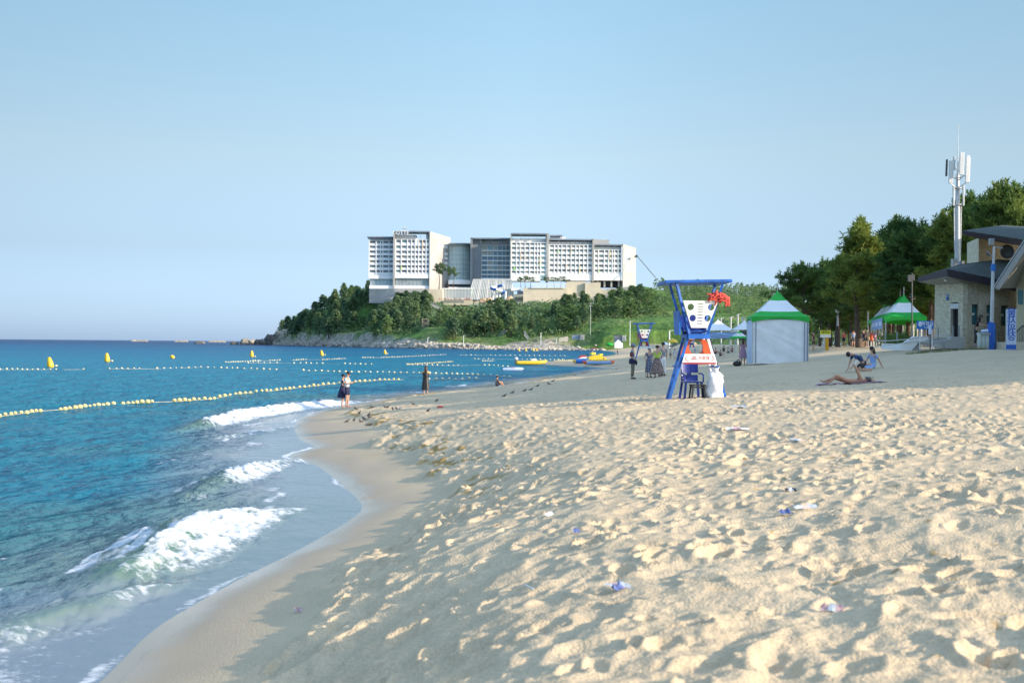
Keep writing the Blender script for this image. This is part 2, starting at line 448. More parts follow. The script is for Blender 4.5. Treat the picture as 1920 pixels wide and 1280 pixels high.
iw = N(nt, 'ShaderNodeMath', op='SUBTRACT'); iw.inputs[0].default_value = 1.0; nt.links.new(aw.outputs['Fac'], iw.inputs[1])
hs = N(nt, 'ShaderNodeMath', op='MULTIPLY'); nt.links.new(n2.outputs[0], hs.inputs[0]); nt.links.new(iw.outputs[0], hs.inputs[1])
h2 = N(nt, 'ShaderNodeMath', op='MULTIPLY_ADD'); nt.links.new(n3.outputs[0], h2.inputs[0]); h2.inputs[1].default_value = .0; nt.links.new(hs.outputs[0], h2.inputs[2])
bp = N(nt, 'ShaderNodeBump', Strength=.8, Distance=.022); nt.links.new(h2.outputs[0], bp.inputs['Height']); nt.links.new(bp.outputs[0], b.inputs['Normal'])

NR, NC = 1150, 720
yr = 4.6 * (205 / 4.6) ** (np.arange(NR) / (NR - 1))
xl = xs(yr) - 1.6; xr = .45 * yr + 4.5
u = np.linspace(0, 1, NC)
Xg = xl[:, None] + (xr - xl)[:, None] * u[None, :]
Yg = np.repeat(yr[:, None], NC, 1)
Sg = Xg - xs(Yg)
Zg = hb(Xg, Yg)
edge = 1.40 + 1.1 * sstep(30, 45, Yg) - .9 * sstep(46, 62, Yg) + .55 * fbm(Xg / 1.3, Yg / 1.6, 3, 4)
rough = sstep(0, .5, Sg - edge)
quiet = 1 - .55 * sstep(44, 62, Yg) * sstep(8, 16, Xg)
wq = .5 * fbm(Xg / 1.3, Yg / 1.3, 2, 90)
rel = .11 * fbm(Xg / 2.6 + wq, Yg / 1.9, 3, 1) + .055 * (.55 - np.abs(fbm(Xg / .95 + wq, Yg / .6 + wq, 3, 2))) + .028 * (.4 - np.abs(fbm(Xg / .24, Yg / .17, 3, 3))) + .010 * fbm(Xg / .07, Yg / .06, 2, 14)
ac = Xg * .93 - Yg * .37; al = Xg * .37 + Yg * .93
rel = rel + (.075 * (.5 - np.abs(fbm(ac / .62 + .4 * wq, al / 2.1, 3, 24))) + .03 * fbm(ac / .3, al / 1.0, 2, 27)) * (1 - .4 * sstep(25, 50, Yg))
foot = np.zeros_like(Zg)
rs = np.random.RandomState(3)
nf = 0
for k in range(26000):
    fy = 4.6 + 70 * rs.rand() ** .8
    fx = xs(fy) + 1.6 + (.42 * fy + 3 - (xs(fy) + 1.6)) * rs.rand()
    dens = 1.15 if fy < 45 else .7
    if rs.rand() > dens * (fy / 74 + .16): continue
    s_ = fx - xs(fy)
    if s_ < 2.0 + (1.2 if fy > 45 else 0) and rs.rand() > .02: continue
    a = rs.rand() * math.pi if rs.rand() < .5 else rs.normal(1.2, .35)
    L = rs.uniform(.09, .20) * (1.6 if rs.rand() < .12 else 1); Wd = L * rs.uniform(.35, .75); dp = .012 + .07 * rs.rand() ** 1.8
    i0 = np.searchsorted(yr, fy - .42); i1 = np.searchsorted(yr, fy + .42)
    if i1 <= i0: continue
    jx = (fx - xl[i0]) / (xr[i0] - xl[i0]) * (NC - 1); jw = .50 / (xr[i0] - xl[i0]) * (NC - 1) + 2
    j0 = max(0, int(jx - jw)); j1 = min(NC, int(jx + jw) + 1)
    if j1 <= j0: continue
    dx = Xg[i0:i1, j0:j1] - fx; dy = Yg[i0:i1, j0:j1] - fy
    p = (dx * math.cos(a) + dy * math.sin(a)) / L; q = (-dx * math.sin(a) + dy * math.cos(a)) / Wd
    r2 = p * p + q * q
    foot[i0:i1, j0:j1] += dp * (-1.0 * np.exp(-r2 ** 2.2) + .62 * np.exp(-((np.sqrt(r2) - 1.4) / .30) ** 2) * (1 + .6 * q / (np.abs(q) + .6)))
    nf += 1
foot = np.clip(foot, -.14, .12) * (.45 + .75 * sstep(-.5, .4, fbm(Xg / 2.2, Yg / 3.0, 2, 33)))
clod = np.exp(-((Sg - edge - .7) / .8) ** 2) * .085 * np.maximum(0, fbm(Xg / .33, Yg / .42, 3, 12) + .15) * 1.4
sca = .12 * np.exp(-((Sg - edge - 2.4) / 1.0) ** 2) * (.5 + .5 * fbm(Xg / 2.5, Yg / 3, 2, 15))
det = rough * quiet * (.58 + .36 * (1 - sstep(10, 20, Yg))) * (rel + foot * .9) + rough * (clod + sca)
Zg = Zg + det + .008 * fbm(Xg / .8, Yg / 2.5, 2, 6) * (Sg > .2)
wet = 1 - sstep(edge - 1.1, edge + .35, Sg)
wet = np.clip(wet * .72 + .28 * (1 - sstep(.0, 1.0, Sg - .2 * fbm(Xg / 1.1, Yg / 1.1, 2, 8))), 0, 1)
damp = sstep(.34 - .08 * (1 - sstep(12, 18, Yg)), .62, fbm(Xg / .3, Yg / .24, 3, 21) + 1.1 * np.exp(-((Sg - edge - .6) / .9) ** 2) * (.38 + .9 * vn(Xg / .5, Yg / .6, 30)) - .14) * rough
o = grid_mesh('beach', Xg, Yg, Zg, M['sand'], {'wet': wet, 'damp': damp * (.35 + .4 * np.maximum(sstep(16, 30, Yg), sstep(1.0, 3.0, Xg)))})
tag(o, kind='structure')
from bisect import bisect
def sand_z(x, y):
    """height of the detailed sand surface"""
    i = min(max(int(np.searchsorted(yr, y)), 0), NR - 1)
    j = int(min(max((x - xl[i]) / (xr[i] - xl[i]) * (NC - 1), 0), NC - 1))
    return float(Zg[i, j])
# the sheet beside and behind the camera, and the far beach
for nm, yv, xa, xb, hole in (('side_sand', np.linspace(-40, 210, 126), -12, 150, True), ('far_beach', np.linspace(204, 760, 140), -8, 330, False)):
    uu = np.linspace(0, 1, 140) ** 1.3
    X_ = (xs(yv) - 6)[:, None] + (xb - (xs(yv) - 6))[:, None] * uu[None, :]
    Y_ = np.repeat(yv[:, None], 140, 1)
    Z_ = hb(X_, Y_)
    if hole:
        ins = (Y_ > 5.2) & (Y_ < 203) & (X_ < .45 * Y_ + 4.0)
        Z_ = np.where(ins, Z_ - .6, Z_)
    else:
        Z_ = Z_ + .05 * fbm(X_ / 2, Y_ / 4, 3, 2)
    S_ = X_ - xs(Y_)
    o = grid_mesh(nm, X_, Y_, Z_, M['sand'], {'wet': (1 - sstep(.5, 5 if not hole else 2, S_)) * .8, 'damp': sstep(.2, .6, fbm(X_ / 6, Y_ / 9, 3, 3)) * .5})
    tag(o, kind='structure')

# ================================================================ sea
m, nt, b = nodes_mat('sea_water'); M['sea'] = m
tc = N(nt, 'ShaderNodeTexCoord'); geo = N(nt, 'ShaderNodeNewGeometry')
sx = N(nt, 'ShaderNodeSeparateXYZ'); nt.links.new(tc.outputs['Object'], sx.inputs[0])
lg = N(nt, 'ShaderNodeMath', op='LOGARITHM'); nt.links.new(sx.outputs['Y'], lg.inputs[0]); lg.inputs[1].default_value = 10.0
nl = N(nt, 'ShaderNodeTexNoise', Scale=1.0, Detail=3.0)
mp = N(nt, 'ShaderNodeMapping'); mp.inputs['Scale'].default_value = (.01, .02, 1); nt.links.new(tc.outputs['Object'], mp.inputs[0]); nt.links.new(mp.outputs[0], nl.inputs['Vector'])
ad = N(nt, 'ShaderNodeMath', op='MULTIPLY_ADD'); nt.links.new(nl.outputs[0], ad.inputs[0]); ad.inputs[1].default_value = .45; nt.links.new(lg.outputs[0], ad.inputs[2])
sc_ = N(nt, 'ShaderNodeMath', op='MULTIPLY'); nt.links.new(ad.outputs[0], sc_.inputs[0]); sc_.inputs[1].default_value = .22
body = ramp(nt, sc_.outputs[0], [(.30, (.014, .145, .215)), (.45, (.010, .175, .25)), (.56, (.004, .185, .285)), (.66, (.002, .115, .235)), (.76, (.002, .05, .15))])
ash = N(nt, 'ShaderNodeAttribute', attribute_name='shal')
c1 = mixc(nt, ash.outputs['Fac'], body.outputs[0], (.20, .235, .265))  # shallow-water tone, with sky reflection painted in as extra blue
agr = N(nt, 'ShaderNodeAttribute', attribute_name='green')
c1 = mixc(nt, agr.outputs['Fac'], c1, (.10, .175, .125))
afl = N(nt, 'ShaderNodeAttribute', attribute_name='calm')
nt.nodes.remove(b); b = N(nt, 'ShaderNodeMixShader'); bdf = N(nt, 'ShaderNodeBsdfDiffuse'); bgl = N(nt, 'ShaderNodeBsdfGlossy'); bgl.inputs['Roughness'].default_value = .10
nt.links.new(c1, bdf.inputs['Color']); fre = N(nt, 'ShaderNodeFresnel', IOR=1.33)
kf = N(nt, 'ShaderNodeMath', op='MULTIPLY_ADD'); nt.links.new(afl.outputs['Fac'], kf.inputs[0]); kf.inputs[1].default_value = .55; kf.inputs[2].default_value = .45
fk = N(nt, 'ShaderNodeMath', op='MULTIPLY'); nt.links.new(fre.outputs[0], fk.inputs[0]); nt.links.new(kf.outputs[0], fk.inputs[1])
nt.links.new(fk.outputs[0], b.inputs[0]); nt.links.new(bdf.outputs[0], b.inputs[1]); nt.links.new(bgl.outputs[0], b.inputs[2])
# ripples
def wave(scale, stretch, rot, det):
    mp = N(nt, 'ShaderNodeMapping'); mp.inputs['Scale'].default_value = (scale, scale * stretch, scale); mp.inputs['Rotation'].default_value = (0, 0, rot)
    nt.links.new(tc.outputs['Object'], mp.inputs[0])
    n = N(nt, 'ShaderNodeTexNoise', Scale=1.0, Detail=det); n.inputs['Roughness'].default_value = .55; nt.links.new(mp.outputs[0], n.inputs['Vector']); return n
wa = wave(2.6, .62, .5, 4.0); wb = wave(.55, .6, .35, 3.0)
inv = N(nt, 'ShaderNodeMath', op='SUBTRACT'); inv.inputs[0].default_value = 1.0; nt.links.new(afl.outputs['Fac'], inv.inputs[1])
s1 = N(nt, 'ShaderNodeMath', op='MULTIPLY'); nt.links.new(inv.outputs[0], s1.inputs[0]); s1.inputs[1].default_value = 1.0
bp1 = N(nt, 'ShaderNodeBump', Distance=.28); nt.links.new(s1.outputs[0], bp1.inputs['Strength']); nt.links.new(wa.outputs[0], bp1.inputs['Height'])
bp2 = N(nt, 'ShaderNodeBump', Distance=.8); nt.links.new(s1.outputs[0], bp2.inputs['Strength']); nt.links.new(wb.outputs[0], bp2.inputs['Height']); nt.links.new(bp1.outputs[0], bp2.inputs['Normal'])
[nt.links.new(bp2.outputs[0], q_.inputs['Normal']) for q_ in (bdf, bgl, fre)]
# foam
afo = N(nt, 'ShaderNodeAttribute', attribute_name='foam')
fn = N(nt, 'ShaderNodeTexNoise', Scale=7.0, Detail=8.0); fn.inputs['Roughness'].default_value = .7; nt.links.new(tc.outputs['Object'], fn.inputs['Vector'])
fa = N(nt, 'ShaderNodeMath', op='MULTIPLY_ADD'); nt.links.new(afo.outputs['Fac'], fa.inputs[0]); fa.inputs[1].default_value = 1.0; nt.links.new(fn.outputs[0], fa.inputs[2])
fr = ramp(nt, fa.outputs[0], [(.76, (0, 0, 0)), (1.04, (1, 1, 1))])
df = N(nt, 'ShaderNodeBsdfPrincipled'); df.inputs['Base Color'].default_value = (.66, .69, .72, 1); df.inputs['Roughness'].default_value = .8
fb = N(nt, 'ShaderNodeBump', Strength=.9, Distance=.05); nt.links.new(fn.outputs[0], fb.inputs['Height']); nt.links.new(fb.outputs[0], df.inputs['Normal'])
mx = N(nt, 'ShaderNodeMixShader'); nt.links.new(fr.outputs[0], mx.inputs[0]); nt.links.new(b.outputs[0], mx.inputs[1]); nt.links.new(df.outputs[0], mx.inputs[2])
nt.links.new(mx.outputs[0], nt.nodes['Material Output'].inputs[0])

WR, WC = 760, 560
yw = np.concatenate([8 * (420 / 8) ** (np.arange(WR) / (WR - 1)), np.array([460, 520, 600, 700, 800, 950, 1150, 1400, 1800, 2500, 4000, 7000, 12000, 25000, 60000.])])
xr_ = np.where(yw < 640, xs(yw) + 1.3, 60.0); xr_ = np.where(yw > 690, 400 + yw, xr_)
xl_ = -.5 * yw - 8
u = np.linspace(0, 1, WC) ** .82
Xw = xl_[:, None] + (xr_ - xl_)[:, None] * u[None, :]
Yw = np.repeat(yw[:, None], WC, 1)
Sw = Xw - xs(Yw); Sw = np.where(Yw > 690, -50, Sw)
amp = 1 - sstep(-2.8, -.9, Sw)
fade = 1 - sstep(60, 300, Yw)
Zw = amp * fade * (.085 * fbm(Xw / 2.6 + .15 * Yw, Yw / 5.5, 3, 40) + .045 * fbm(Xw / .8, Yw / 1.5, 3, 44)) + .07 * amp * fade * np.sin((Sw + 1.2 * vn(Xw / 9, Yw / 9, 50)) * 1.15) * sstep(3, 14, -Sw) * .8
foam = np.zeros_like(Zw); green = np.zeros_like(Zw)
# breaking crests: (X, Y, height, foam width shoreward, foam amount)
BR = [[(330, 806, .10, .3, .0), (372, 800, .30, .3, .25), (390, 794, .34, .8, 1.1), (450, 779, .36, .9, 1.3), (520, 768, .32, .9, 1.35), (600, 758, .26, .85, 1.3), (650, 752, .14, .6, .9), (680, 750, .06, .3, .3)],
      [(375, 821, .04, .4, .2), (400, 814, .08, .5, .62), (470, 806, .08, .35, .6), (560, 794, .05, .25, .6)],
      [(360, 925, .12, .3, .0), (405, 908, .22, .5, .4), (425, 893, .26, .75, .95), (470, 876, .25, .7, .95), (515, 866, .14, .5, .8), (560, 853, .04, .25, .6)],
      [(150, 1105, .12, .3, .0), (230, 1080, .24, .4, .35), (300, 1042, .34, .9, 1.0), (350, 1000, .38, 1.1, 1.05), (420, 975, .3, .9, 1.0), (490, 958, .14, .5, .9), (565, 942, .03, .2, .6)],
      [(-60, 1200, .14, .2, .05), (60, 1160, .20, .3, .05), (150, 1137, .2, .3, .15), (215, 1115, .16, .35, .6), (300, 1090, .10, .25, .6), (330, 1080, .03, .1, .2)]]
for bi, br in enumerate(BR):
    pts = [(W(a, b_, .12).x, W(a, b_, .12).y, h, w_, f_) for a, b_, h, w_, f_ in br]
    pts.sort(key=lambda t: t[1])
    # refine
    ys_ = np.array([p[1] for p in pts]); dn = np.linspace(ys_[0], ys_[-1], 60)
    cols = [np.interp(dn, ys_, [p[k] for p in pts]) for k in range(5)]
    i0 = max(0, np.searchsorted(yw, dn[0] - 3) - 1); i1 = min(len(yw), np.searchsorted(yw, dn[-1] + 3) + 1)
    Xs_ = Xw[i0:i1]; Ys_ = Yw[i0:i1]
    best = np.full(Xs_.shape, 1e9); side = np.zeros_like(best); H = np.zeros_like(best); WW = np.zeros_like(best); FF = np.zeros_like(best); endf = np.ones_like(best)
    for k in range(59):
        ax, ay, bx, by = cols[0][k], dn[k], cols[0][k + 1], dn[k + 1]
        ex, ey = bx - ax, by - ay; L2 = ex * ex + ey * ey
        t = ((Xs_ - ax) * ex + (Ys_ - ay) * ey) / L2; tcl = np.clip(t, 0, 1)
        dx = Xs_ - ax - tcl * ex; dy = Ys_ - ay - tcl * ey
        d = np.hypot(dx, dy); better = d < best
        best = np.where(better, d, best)
        side = np.where(better, np.sign(dx * ey - dy * ex), side)
        for arr, c_ in ((H, 2), (WW, 3), (FF, 4)):
            arr[better] = (cols[c_][k] + tcl * (cols[c_][k + 1] - cols[c_][k]))[better]
    sdn = best * side
    rag = .17 * fbm(Xs_ / .5, Ys_ / .7, 3, 60 + bi) + .10 * fbm(Xs_ / .13, Ys_ / .17, 3, 65 + bi)
    sdn2 = sdn + rag
    prof = np.where(sdn2 < 0, np.exp(-(sdn2 / (H * 1.9 + .25)) ** 2), np.exp(-(sdn2 / (H * .9 + .12)) ** 2))
    tail = np.clip(1 - sdn2 / (WW + .01), 0, 1) * (sdn2 > 0)
    fo = FF * np.where(sdn2 < 0, np.exp(-(sdn2 / .14) ** 2), np.minimum(1, 1.6 * np.sqrt(tail)))
    lump = .5 + .5 * fbm(Xs_ / .24, Ys_ / .26, 2, 70 + bi) + .35 * fbm(Xs_ / .07, Ys_ / .09, 2, 75 + bi)
    Zw[i0:i1] += H * prof * (.86 + .3 * rag) + fo * (.09 * lump + .02) * (H > .03) * np.minimum(1, H * 5)
    foam[i0:i1] = np.maximum(foam[i0:i1], fo * (.24 + .50 * lump))
    green[i0:i1] = np.maximum(green[i0:i1], prof * np.clip(H * 3.2, 0, .9) * (sdn2 < .6) * (1 - .5 * (sdn2 < -.3)))
    # streaky foam behind the crest
# swash edge line and scattered foam lace
near = (Yw < 130)
edge_amt = np.clip(.45 + .8 * vn(Yw / 3.1, Yw / 9, 80), 0, 1) * near
edge_amt = edge_amt * (1 - .85 * np.exp(-((Yw - 26.5) / 5.5) ** 2))
zd = Sw + .12 * fbm(Xw / .8, Yw / .6, 2, 81)
foam = np.maximum(foam, edge_amt * np.exp(-((zd + .06) / .10) ** 2) * 1.0)
lace = sstep(.1, .5, fbm(Xw / .55, Yw / 2.2, 4, 82) - .12) * sstep(-6.5, -2.2, Sw) * (1 - sstep(-1.5, -.6, Sw)) * near
foam = np.maximum(foam, .50 * lace)
stro = np.exp(-((Yw - 13.5) / 4.0) ** 2) * sstep(-6.5, -3.5, Sw) * (1 - sstep(-.6, -.1, Sw))
foam = np.maximum(foam, .38 * stro * (.6 + .6 * fbm(Xw / .4, Yw / .8, 3, 84)))
shal = sstep(-5.0, -1.2, Sw + .9 * fbm(Xw / 2.5, Yw / 5, 2, 85)) * near * .95
calm = sstep(-3.0, -1.0, Sw) * .93
green = np.clip(green + .35 * sstep(.1, .6, fbm(Xw / 9, Yw / 7, 2, 86)) * sstep(-16, -5, Sw) * (Yw < 90), 0, 1)
lift = .02 * sstep(-3, 0, Sw)
o = grid_mesh('sea', Xw, Yw, Zw + lift * 0, M['sea'], {'foam': foam, 'shal': shal, 'calm': calm, 'green': green})
tag(o, kind='structure')
# ================================================================ headland terrain
m, nt, b = nodes_mat('headland_ground'); M['hland'] = m
tc = N(nt, 'ShaderNodeTexCoord')
n1 = N(nt, 'ShaderNodeTexNoise', Scale=.03, Detail=6.0); nt.links.new(tc.outputs['Object'], n1.inputs['Vector'])
n2 = N(nt, 'ShaderNodeTexNoise', Scale=.35, Detail=6.0); nt.links.new(tc.outputs['Object'], n2.inputs['Vector'])
g = ramp(nt, n1.outputs[0], [(.32, (.075, .165, .035)), (.5, (.13, .22, .05)), (.62, (.20, .23, .085)), (.72, (.32, .27, .16))])
g2 = ramp(nt, n2.outputs[0], [(.3, (.65, .65, .65)), (.7, (1.25, 1.25, 1.25))])
c1 = mixc(nt, 1.0, g.outputs[0], g2.outputs[0], 'MULTIPLY')
ar = N(nt, 'ShaderNodeAttribute', attribute_name='rock')
rk = ramp(nt, n2.outputs[0], [(.35, (.20, .18, .15)), (.65, (.50, .45, .36))])
c2 = mixc(nt, ar.outputs['Fac'], c1, rk.outputs[0])
apv = N(nt, 'ShaderNodeAttribute', attribute_name='paved')
c3 = mixc(nt, apv.outputs['Fac'], c2, (.52, .46, .35))
nt.links.new(c3, b.inputs['Base Color']); b.inputs['Roughness'].default_value = .9; b.inputs['Specular IOR Level'].default_value = .15
bp = N(nt, 'ShaderNodeBump', Strength=.8, Distance=1.2); nt.links.new(n2.outputs[0], bp.inputs['Height']); nt.links.new(bp.outputs[0], b.inputs['Normal'])
gx = np.linspace(-330, 520, 430); gy = np.linspace(500, 1500, 330)
Xh, Yh = np.meshgrid(gx, gy)
Zh = hh(Xh, Yh)
Zh = np.where((Xh < 46) & (Yh < 690), -4, Zh)
s1 = np.where(Xh < 46, (Yh - ysh(Xh)) * .8, 99)
rock = (1 - sstep(10, 20, s1 + 8 * fbm(Xh / 15, Yh / 15, 2, 2))) * (Xh < 30)
rock = np.maximum(rock, .9 * sstep(.35, .5, fbm(Xh / 22, Yh / 22, 3, 8)) * (Xh < -60))
PXh = 960 + F_PX * Xh / Yh
paved = sstep(900, 915, Yh) * (1 - sstep(975, 990, Yh)) * sstep(700, 720, PXh) * (1 - sstep(1170, 1190, PXh)) * .9
paved = np.maximum(paved, .9 * sstep(865, 872, Yh) * sstep(955, 965, PXh) * (1 - sstep(1035, 1050, PXh)) * (1 - sstep(920, 930, Yh)))
tag(grid_mesh('headland', Xh, Yh, Zh, M['hland'], {'rock': rock, 'paved': paved}), kind='structure')

# ---------------------------------------------------------------- trees
def tuft(mb, c, r, n, rs_, up=.35):
    """a clump of needle-like leaves"""
    for _ in range(n):
        d = Vector((rs_.gauss(0, 1), rs_.gauss(0, 1), rs_.gauss(up, .8))).normalized()
        s = d.orthogonal().normalized(); s = Matrix.Rotation(rs_.random() * 6.28, 3, d) @ s
        L = r * rs_.uniform(.65, 1.15); wd = L * rs_.uniform(.18, .3)
        a = c + d * L * .12
        mb.add([a - s * wd * .5, a + s * wd * .5, a + d * L + s * wd * .22, a + d * L - s * wd * .22], [(0, 1, 2, 3)])
def pine_meshes(seed, H, crown0=.35, spread=.28, dens=1.0, flat=.0, conical=.6):
    rs_ = random.Random(seed)
    tr = MB(); cr = MB()
    lean = Vector((rs_.uniform(-.09, .09), rs_.uniform(-.09, .09), 0)); ph = rs_.random() * 6
    def axis(t):
        return Vector((lean.x * H * t * t + .02 * H * math.sin(t * 5 + ph), lean.y * H * t * t + .02 * H * math.cos(t * 4 + ph), H * t))
    ts = [i / 12 for i in range(13)]
    tr.tube([axis(t) - Vector((0, 0, .4 if t == 0 else 0)) for t in ts], [H * .021 * (1 - .86 * t) + (.06 if t == 0 else 0) for t in ts], 8)
    nl = int(26 * dens)
    for i in range(nl):
        t = crown0 + (1 - crown0) * (i + rs_.random()) / nl
        tt = (t - crown0) / (1 - crown0)
        az = rs_.random() * 6.283
        L = H * spread * ((1 - tt) ** conical * (.55 + .45 * min(1, tt * 5 + .35)) + .10) * rs_.uniform(.65, 1.2)
        rise = rs_.uniform(.02, .3) + .55 * tt * (1 - flat)
        base = axis(t)
        d = Vector((math.cos(az), math.sin(az), rise)).normalized()
        pts = [base + d * L * q + Vector((0, 0, L * .14 * q * q)) + Vector((rs_.gauss(0, 1), rs_.gauss(0, 1), 0)) * L * .03 * q for q in (0, .35, .7, 1)]
        tr.tube(pts, [H * .0075 * (1.2 - tt * .6), H * .005, H * .003, H * .0015], 5)
        nb = 3 + int(L / (H * .05))
        for j in range(nb):
            q = .30 + .7 * (j + rs_.random() * .8) / nb
            k = min(2, int(q * 3)); f = q * 3 - k; c = pts[k].lerp(pts[min(k + 1, 3)], min(f, 1))
            off = Vector((rs_.gauss(0, .5), rs_.gauss(0, .5), rs_.uniform(-.08, .42))) * L * .26
            c2 = c + off
            tr.tube([c, c.lerp(c2, .6) , c2], [H * .0025, H * .002, H * .001], 4, cap=False)
            if tt > .35 and j >= nb - 2:
                for q_ in range(3): tuft(cr, c2 + Vector((0, 0, H * .02 * (q_ + 1))), H * .03, 9, rs_, 1.8)
            for _ in range(int(6 + 4 * dens)):
                tuft(cr, c2 + Vector((rs_.gauss(0, 1), rs_.gauss(0, 1), rs_.gauss(0, .55))) * H * .027, H * .034, 9, rs_, .6)
    for q_ in range(5): tuft(cr, axis(1) + Vector((0, 0, H * .018 * q_)), H * .03, 9, rs_, 1.8)
    for _ in range(9):
        tuft(cr, axis(1) + Vector((rs_.gauss(0, .3), rs_.gauss(0, .3), rs_.gauss(-.3, .6))) * H * .03, H * .036, 9, rs_, 1.2)
    return tr, cr
# far trees: fewer, larger leaves
def far_tree(seed, H, kind):
    rs_ = random.Random(seed); tr = MB(); cr = MB()
    tr.tube([(0, 0, -1.5), (0, 0, H * .5), (rs_.uniform(-.3, .3), rs_.uniform(-.3, .3), H * .93)], [H * .022, H * .015, H * .004], 5)
    for i in range(7):
        z = H * (.35 + .08 * i); a = rs_.random() * 6.28; L = H * .2
        tr.tube([(0, 0, z), (math.cos(a) * L, math.sin(a) * L, z + L * .5)], [H * .007, H * .002], 4, cap=False)
    n = 105 if kind == 'pine' else 90
    for i in range(n):
        t = rs_.random() ** .8
        if kind == 'pine':
            z = H * (.30 + .68 * t); rad = H * .25 * (1 - t) ** .8 + H * .025
        else:
            z = H * (.18 + .76 * t); rad = H * .34 * math.sqrt(max(.05, 1 - (2 * t - .9) ** 2))
        a = rs_.random() * 6.283; q = rad * math.sqrt(rs_.uniform(.15, 1))
        c = Vector((math.cos(a) * q, math.sin(a) * q, z + rs_.gauss(0, .02) * H))
        for k in range(9):
            d = Vector((rs_.gauss(0, 1), rs_.gauss(0, 1), rs_.gauss(.2, .6))).normalized()
            s = Matrix.Rotation(rs_.random() * 6.28, 3, d) @ d.orthogonal().normalized()
            L = H * rs_.uniform(.045, .085); o_ = c + Vector((rs_.gauss(0, 1), rs_.gauss(0, 1), rs_.gauss(0, .6))) * H * .026
            cr.add([o_ - s * L * .5, o_ + d * L * .9, o_ + s * L * .5], [(0, 1, 2)])
    return tr, cr
def proto(name, tr, cr, leaf):
    return (tr.mesh(name + '_trunk', 'bark'), cr.mesh(name + '_crown', leaf))
def place_tree(pr, name, loc, sc, rz, label, group, cat='tree'):
    t = thing(name, loc, label, cat, rz, group)
    t.scale = (sc, sc, sc) if not hasattr(sc, '__len__') else sc
    link('trunk', pr[0], t); link('crown', pr[1], t)
    return t
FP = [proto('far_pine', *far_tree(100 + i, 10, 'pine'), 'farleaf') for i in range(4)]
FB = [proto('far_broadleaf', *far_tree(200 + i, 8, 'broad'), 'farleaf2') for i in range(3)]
tg = random.Random(5)
clusters = [ # X0, X1, d0, d1, n, scale lo, hi, broad share, label, group
    (522, 700, 1020, 1225, 92, .85, 1.3, .05, 'dark green pine on the wooded slope at the tip of the headland', 'pines on the headland tip'),
    (572, 702, 925, 1030, 36, .85, 1.2, .1, 'pine on the lower slope between the headland tip and the grass', 'pines on the lower slope'),
    (692, 806, 912, 936, 18, .8, 1.1, .0, 'pine close under the glass podium of the left hotel block', 'pines close under the podium'),
    (700, 835, 795, 850, 26, .75, 1.05, .3, 'tree at the lower edge of the wood above the green slope', 'trees at the lower wood edge'),
    (835, 965, 735, 795, 26, .7, 1.0, .35, 'tree on the bank in front of the middle tree belt', 'trees on the bank'),
    (975, 1100, 725, 775, 22, .6, .95, .5, 'bushy tree low on the slope left of the utility poles', 'low slope trees'),
    (690, 832, 845, 935, 60, .8, 1.15, .12, 'pine on the slope below the left block of the hotel', 'pines below the hotel'),
    (828, 905, 795, 872, 26, .75, 1.0, .2, 'pine in the belt under the hotel pool terrace', 'pines under the terrace'),
    (905, 968, 745, 868, 24, .95, 1.25, .25, 'full green tree in the tall clump in front of the glass pavilion', 'trees before the glass pavilion'),
    (972, 1066, 765, 865, 40, .85, 1.15, .4, 'green tree on the slope below the cream terrace wall', 'trees below the terrace wall'),
    (1066, 1228, 770, 880, 46, .8, 1.1, .45, 'green tree on the hillside right of the hotel', 'trees on the hillside')]
for X0, X1, d0, d1, n, s0, s1_, bs, lab, grp in clusters:
    for i in range(n):
        for _ in range(20):
            X = tg.uniform(X0, X1); d = tg.uniform(d0, d1); x, y = px(X, d), d
            z = hhs(x, y)
            if z > 3.5: break
        sc_ = tg.uniform(s0, s1_) * 1.25
        brd = tg.random() < bs
        lim = np.interp(X, [520, 560, 600, 640, 690, 740, 803, 812, 850, 905, 918, 962, 975, 1010, 1030, 1060, 1100, 1150, 1190, 1225], [600, 565, 542, 532, 525, 530, 538, 572, 576, 582, 556, 558, 584, 590, 572, 552, 545, 540, 522, 528]) + tg.uniform(-3, 12)
        hmax = (pz(X, lim, d) - z) / (8 if brd else 10)
        if hmax < .45: continue
        sc_ = min(sc_, hmax)
        pr = tg.choice(FB if brd else FP)
        place_tree(pr, 'broadleaf_tree' if brd else 'pine_tree', (x, y, z - .5), (sc_ * tg.uniform(1.1, 1.4), sc_ * tg.uniform(1.1, 1.4), sc_), tg.random() * 6.28,
                   lab.replace('pine ', 'round leafy tree ').replace('green tree', 'leafy tree') if brd else lab, grp + (' (leafy)' if brd and ('pine ' in lab or 'green tree' in lab) else ''))
# the far wooded hill reads as one mass
def mass(name, spots, lab):
    mb = MB(); tk = MB()
    for x, y, z, s in spots:
        h = 9 * s
        a_ = tg.random() * 6.28
        for i in range(46):
            t = tg.random() ** .8; rad = h * .3 * math.sqrt(max(.06, 1 - (2 * t - .85) ** 2)); a = tg.random() * 6.28; q = rad * math.sqrt(tg.uniform(.2, 1))
            c = Vector((x + math.cos(a) * q, y + math.sin(a) * q, z + h * (.18 + .8 * t)))
            for k in range(4):
                d = Vector((tg.gauss(0, 1), tg.gauss(0, 1), tg.gauss(.2, .6))).normalized(); s_ = d.orthogonal().normalized(); s_ = Matrix.Rotation(tg.random() * 6.28, 3, d) @ s_
                L = h * tg.uniform(.05, .095); o_ = c + Vector((tg.gauss(0, 1), tg.gauss(0, 1), tg.gauss(0, .6))) * h * .03
                mb.add([o_ - s_ * L * .5, o_ + d * L * .9, o_ + s_ * L * .5], [(0, 1, 2)])
    o = mb.build(name, 'farleaf'); tag(o, lab, 'woods', kind='stuff'); return o
sp = []
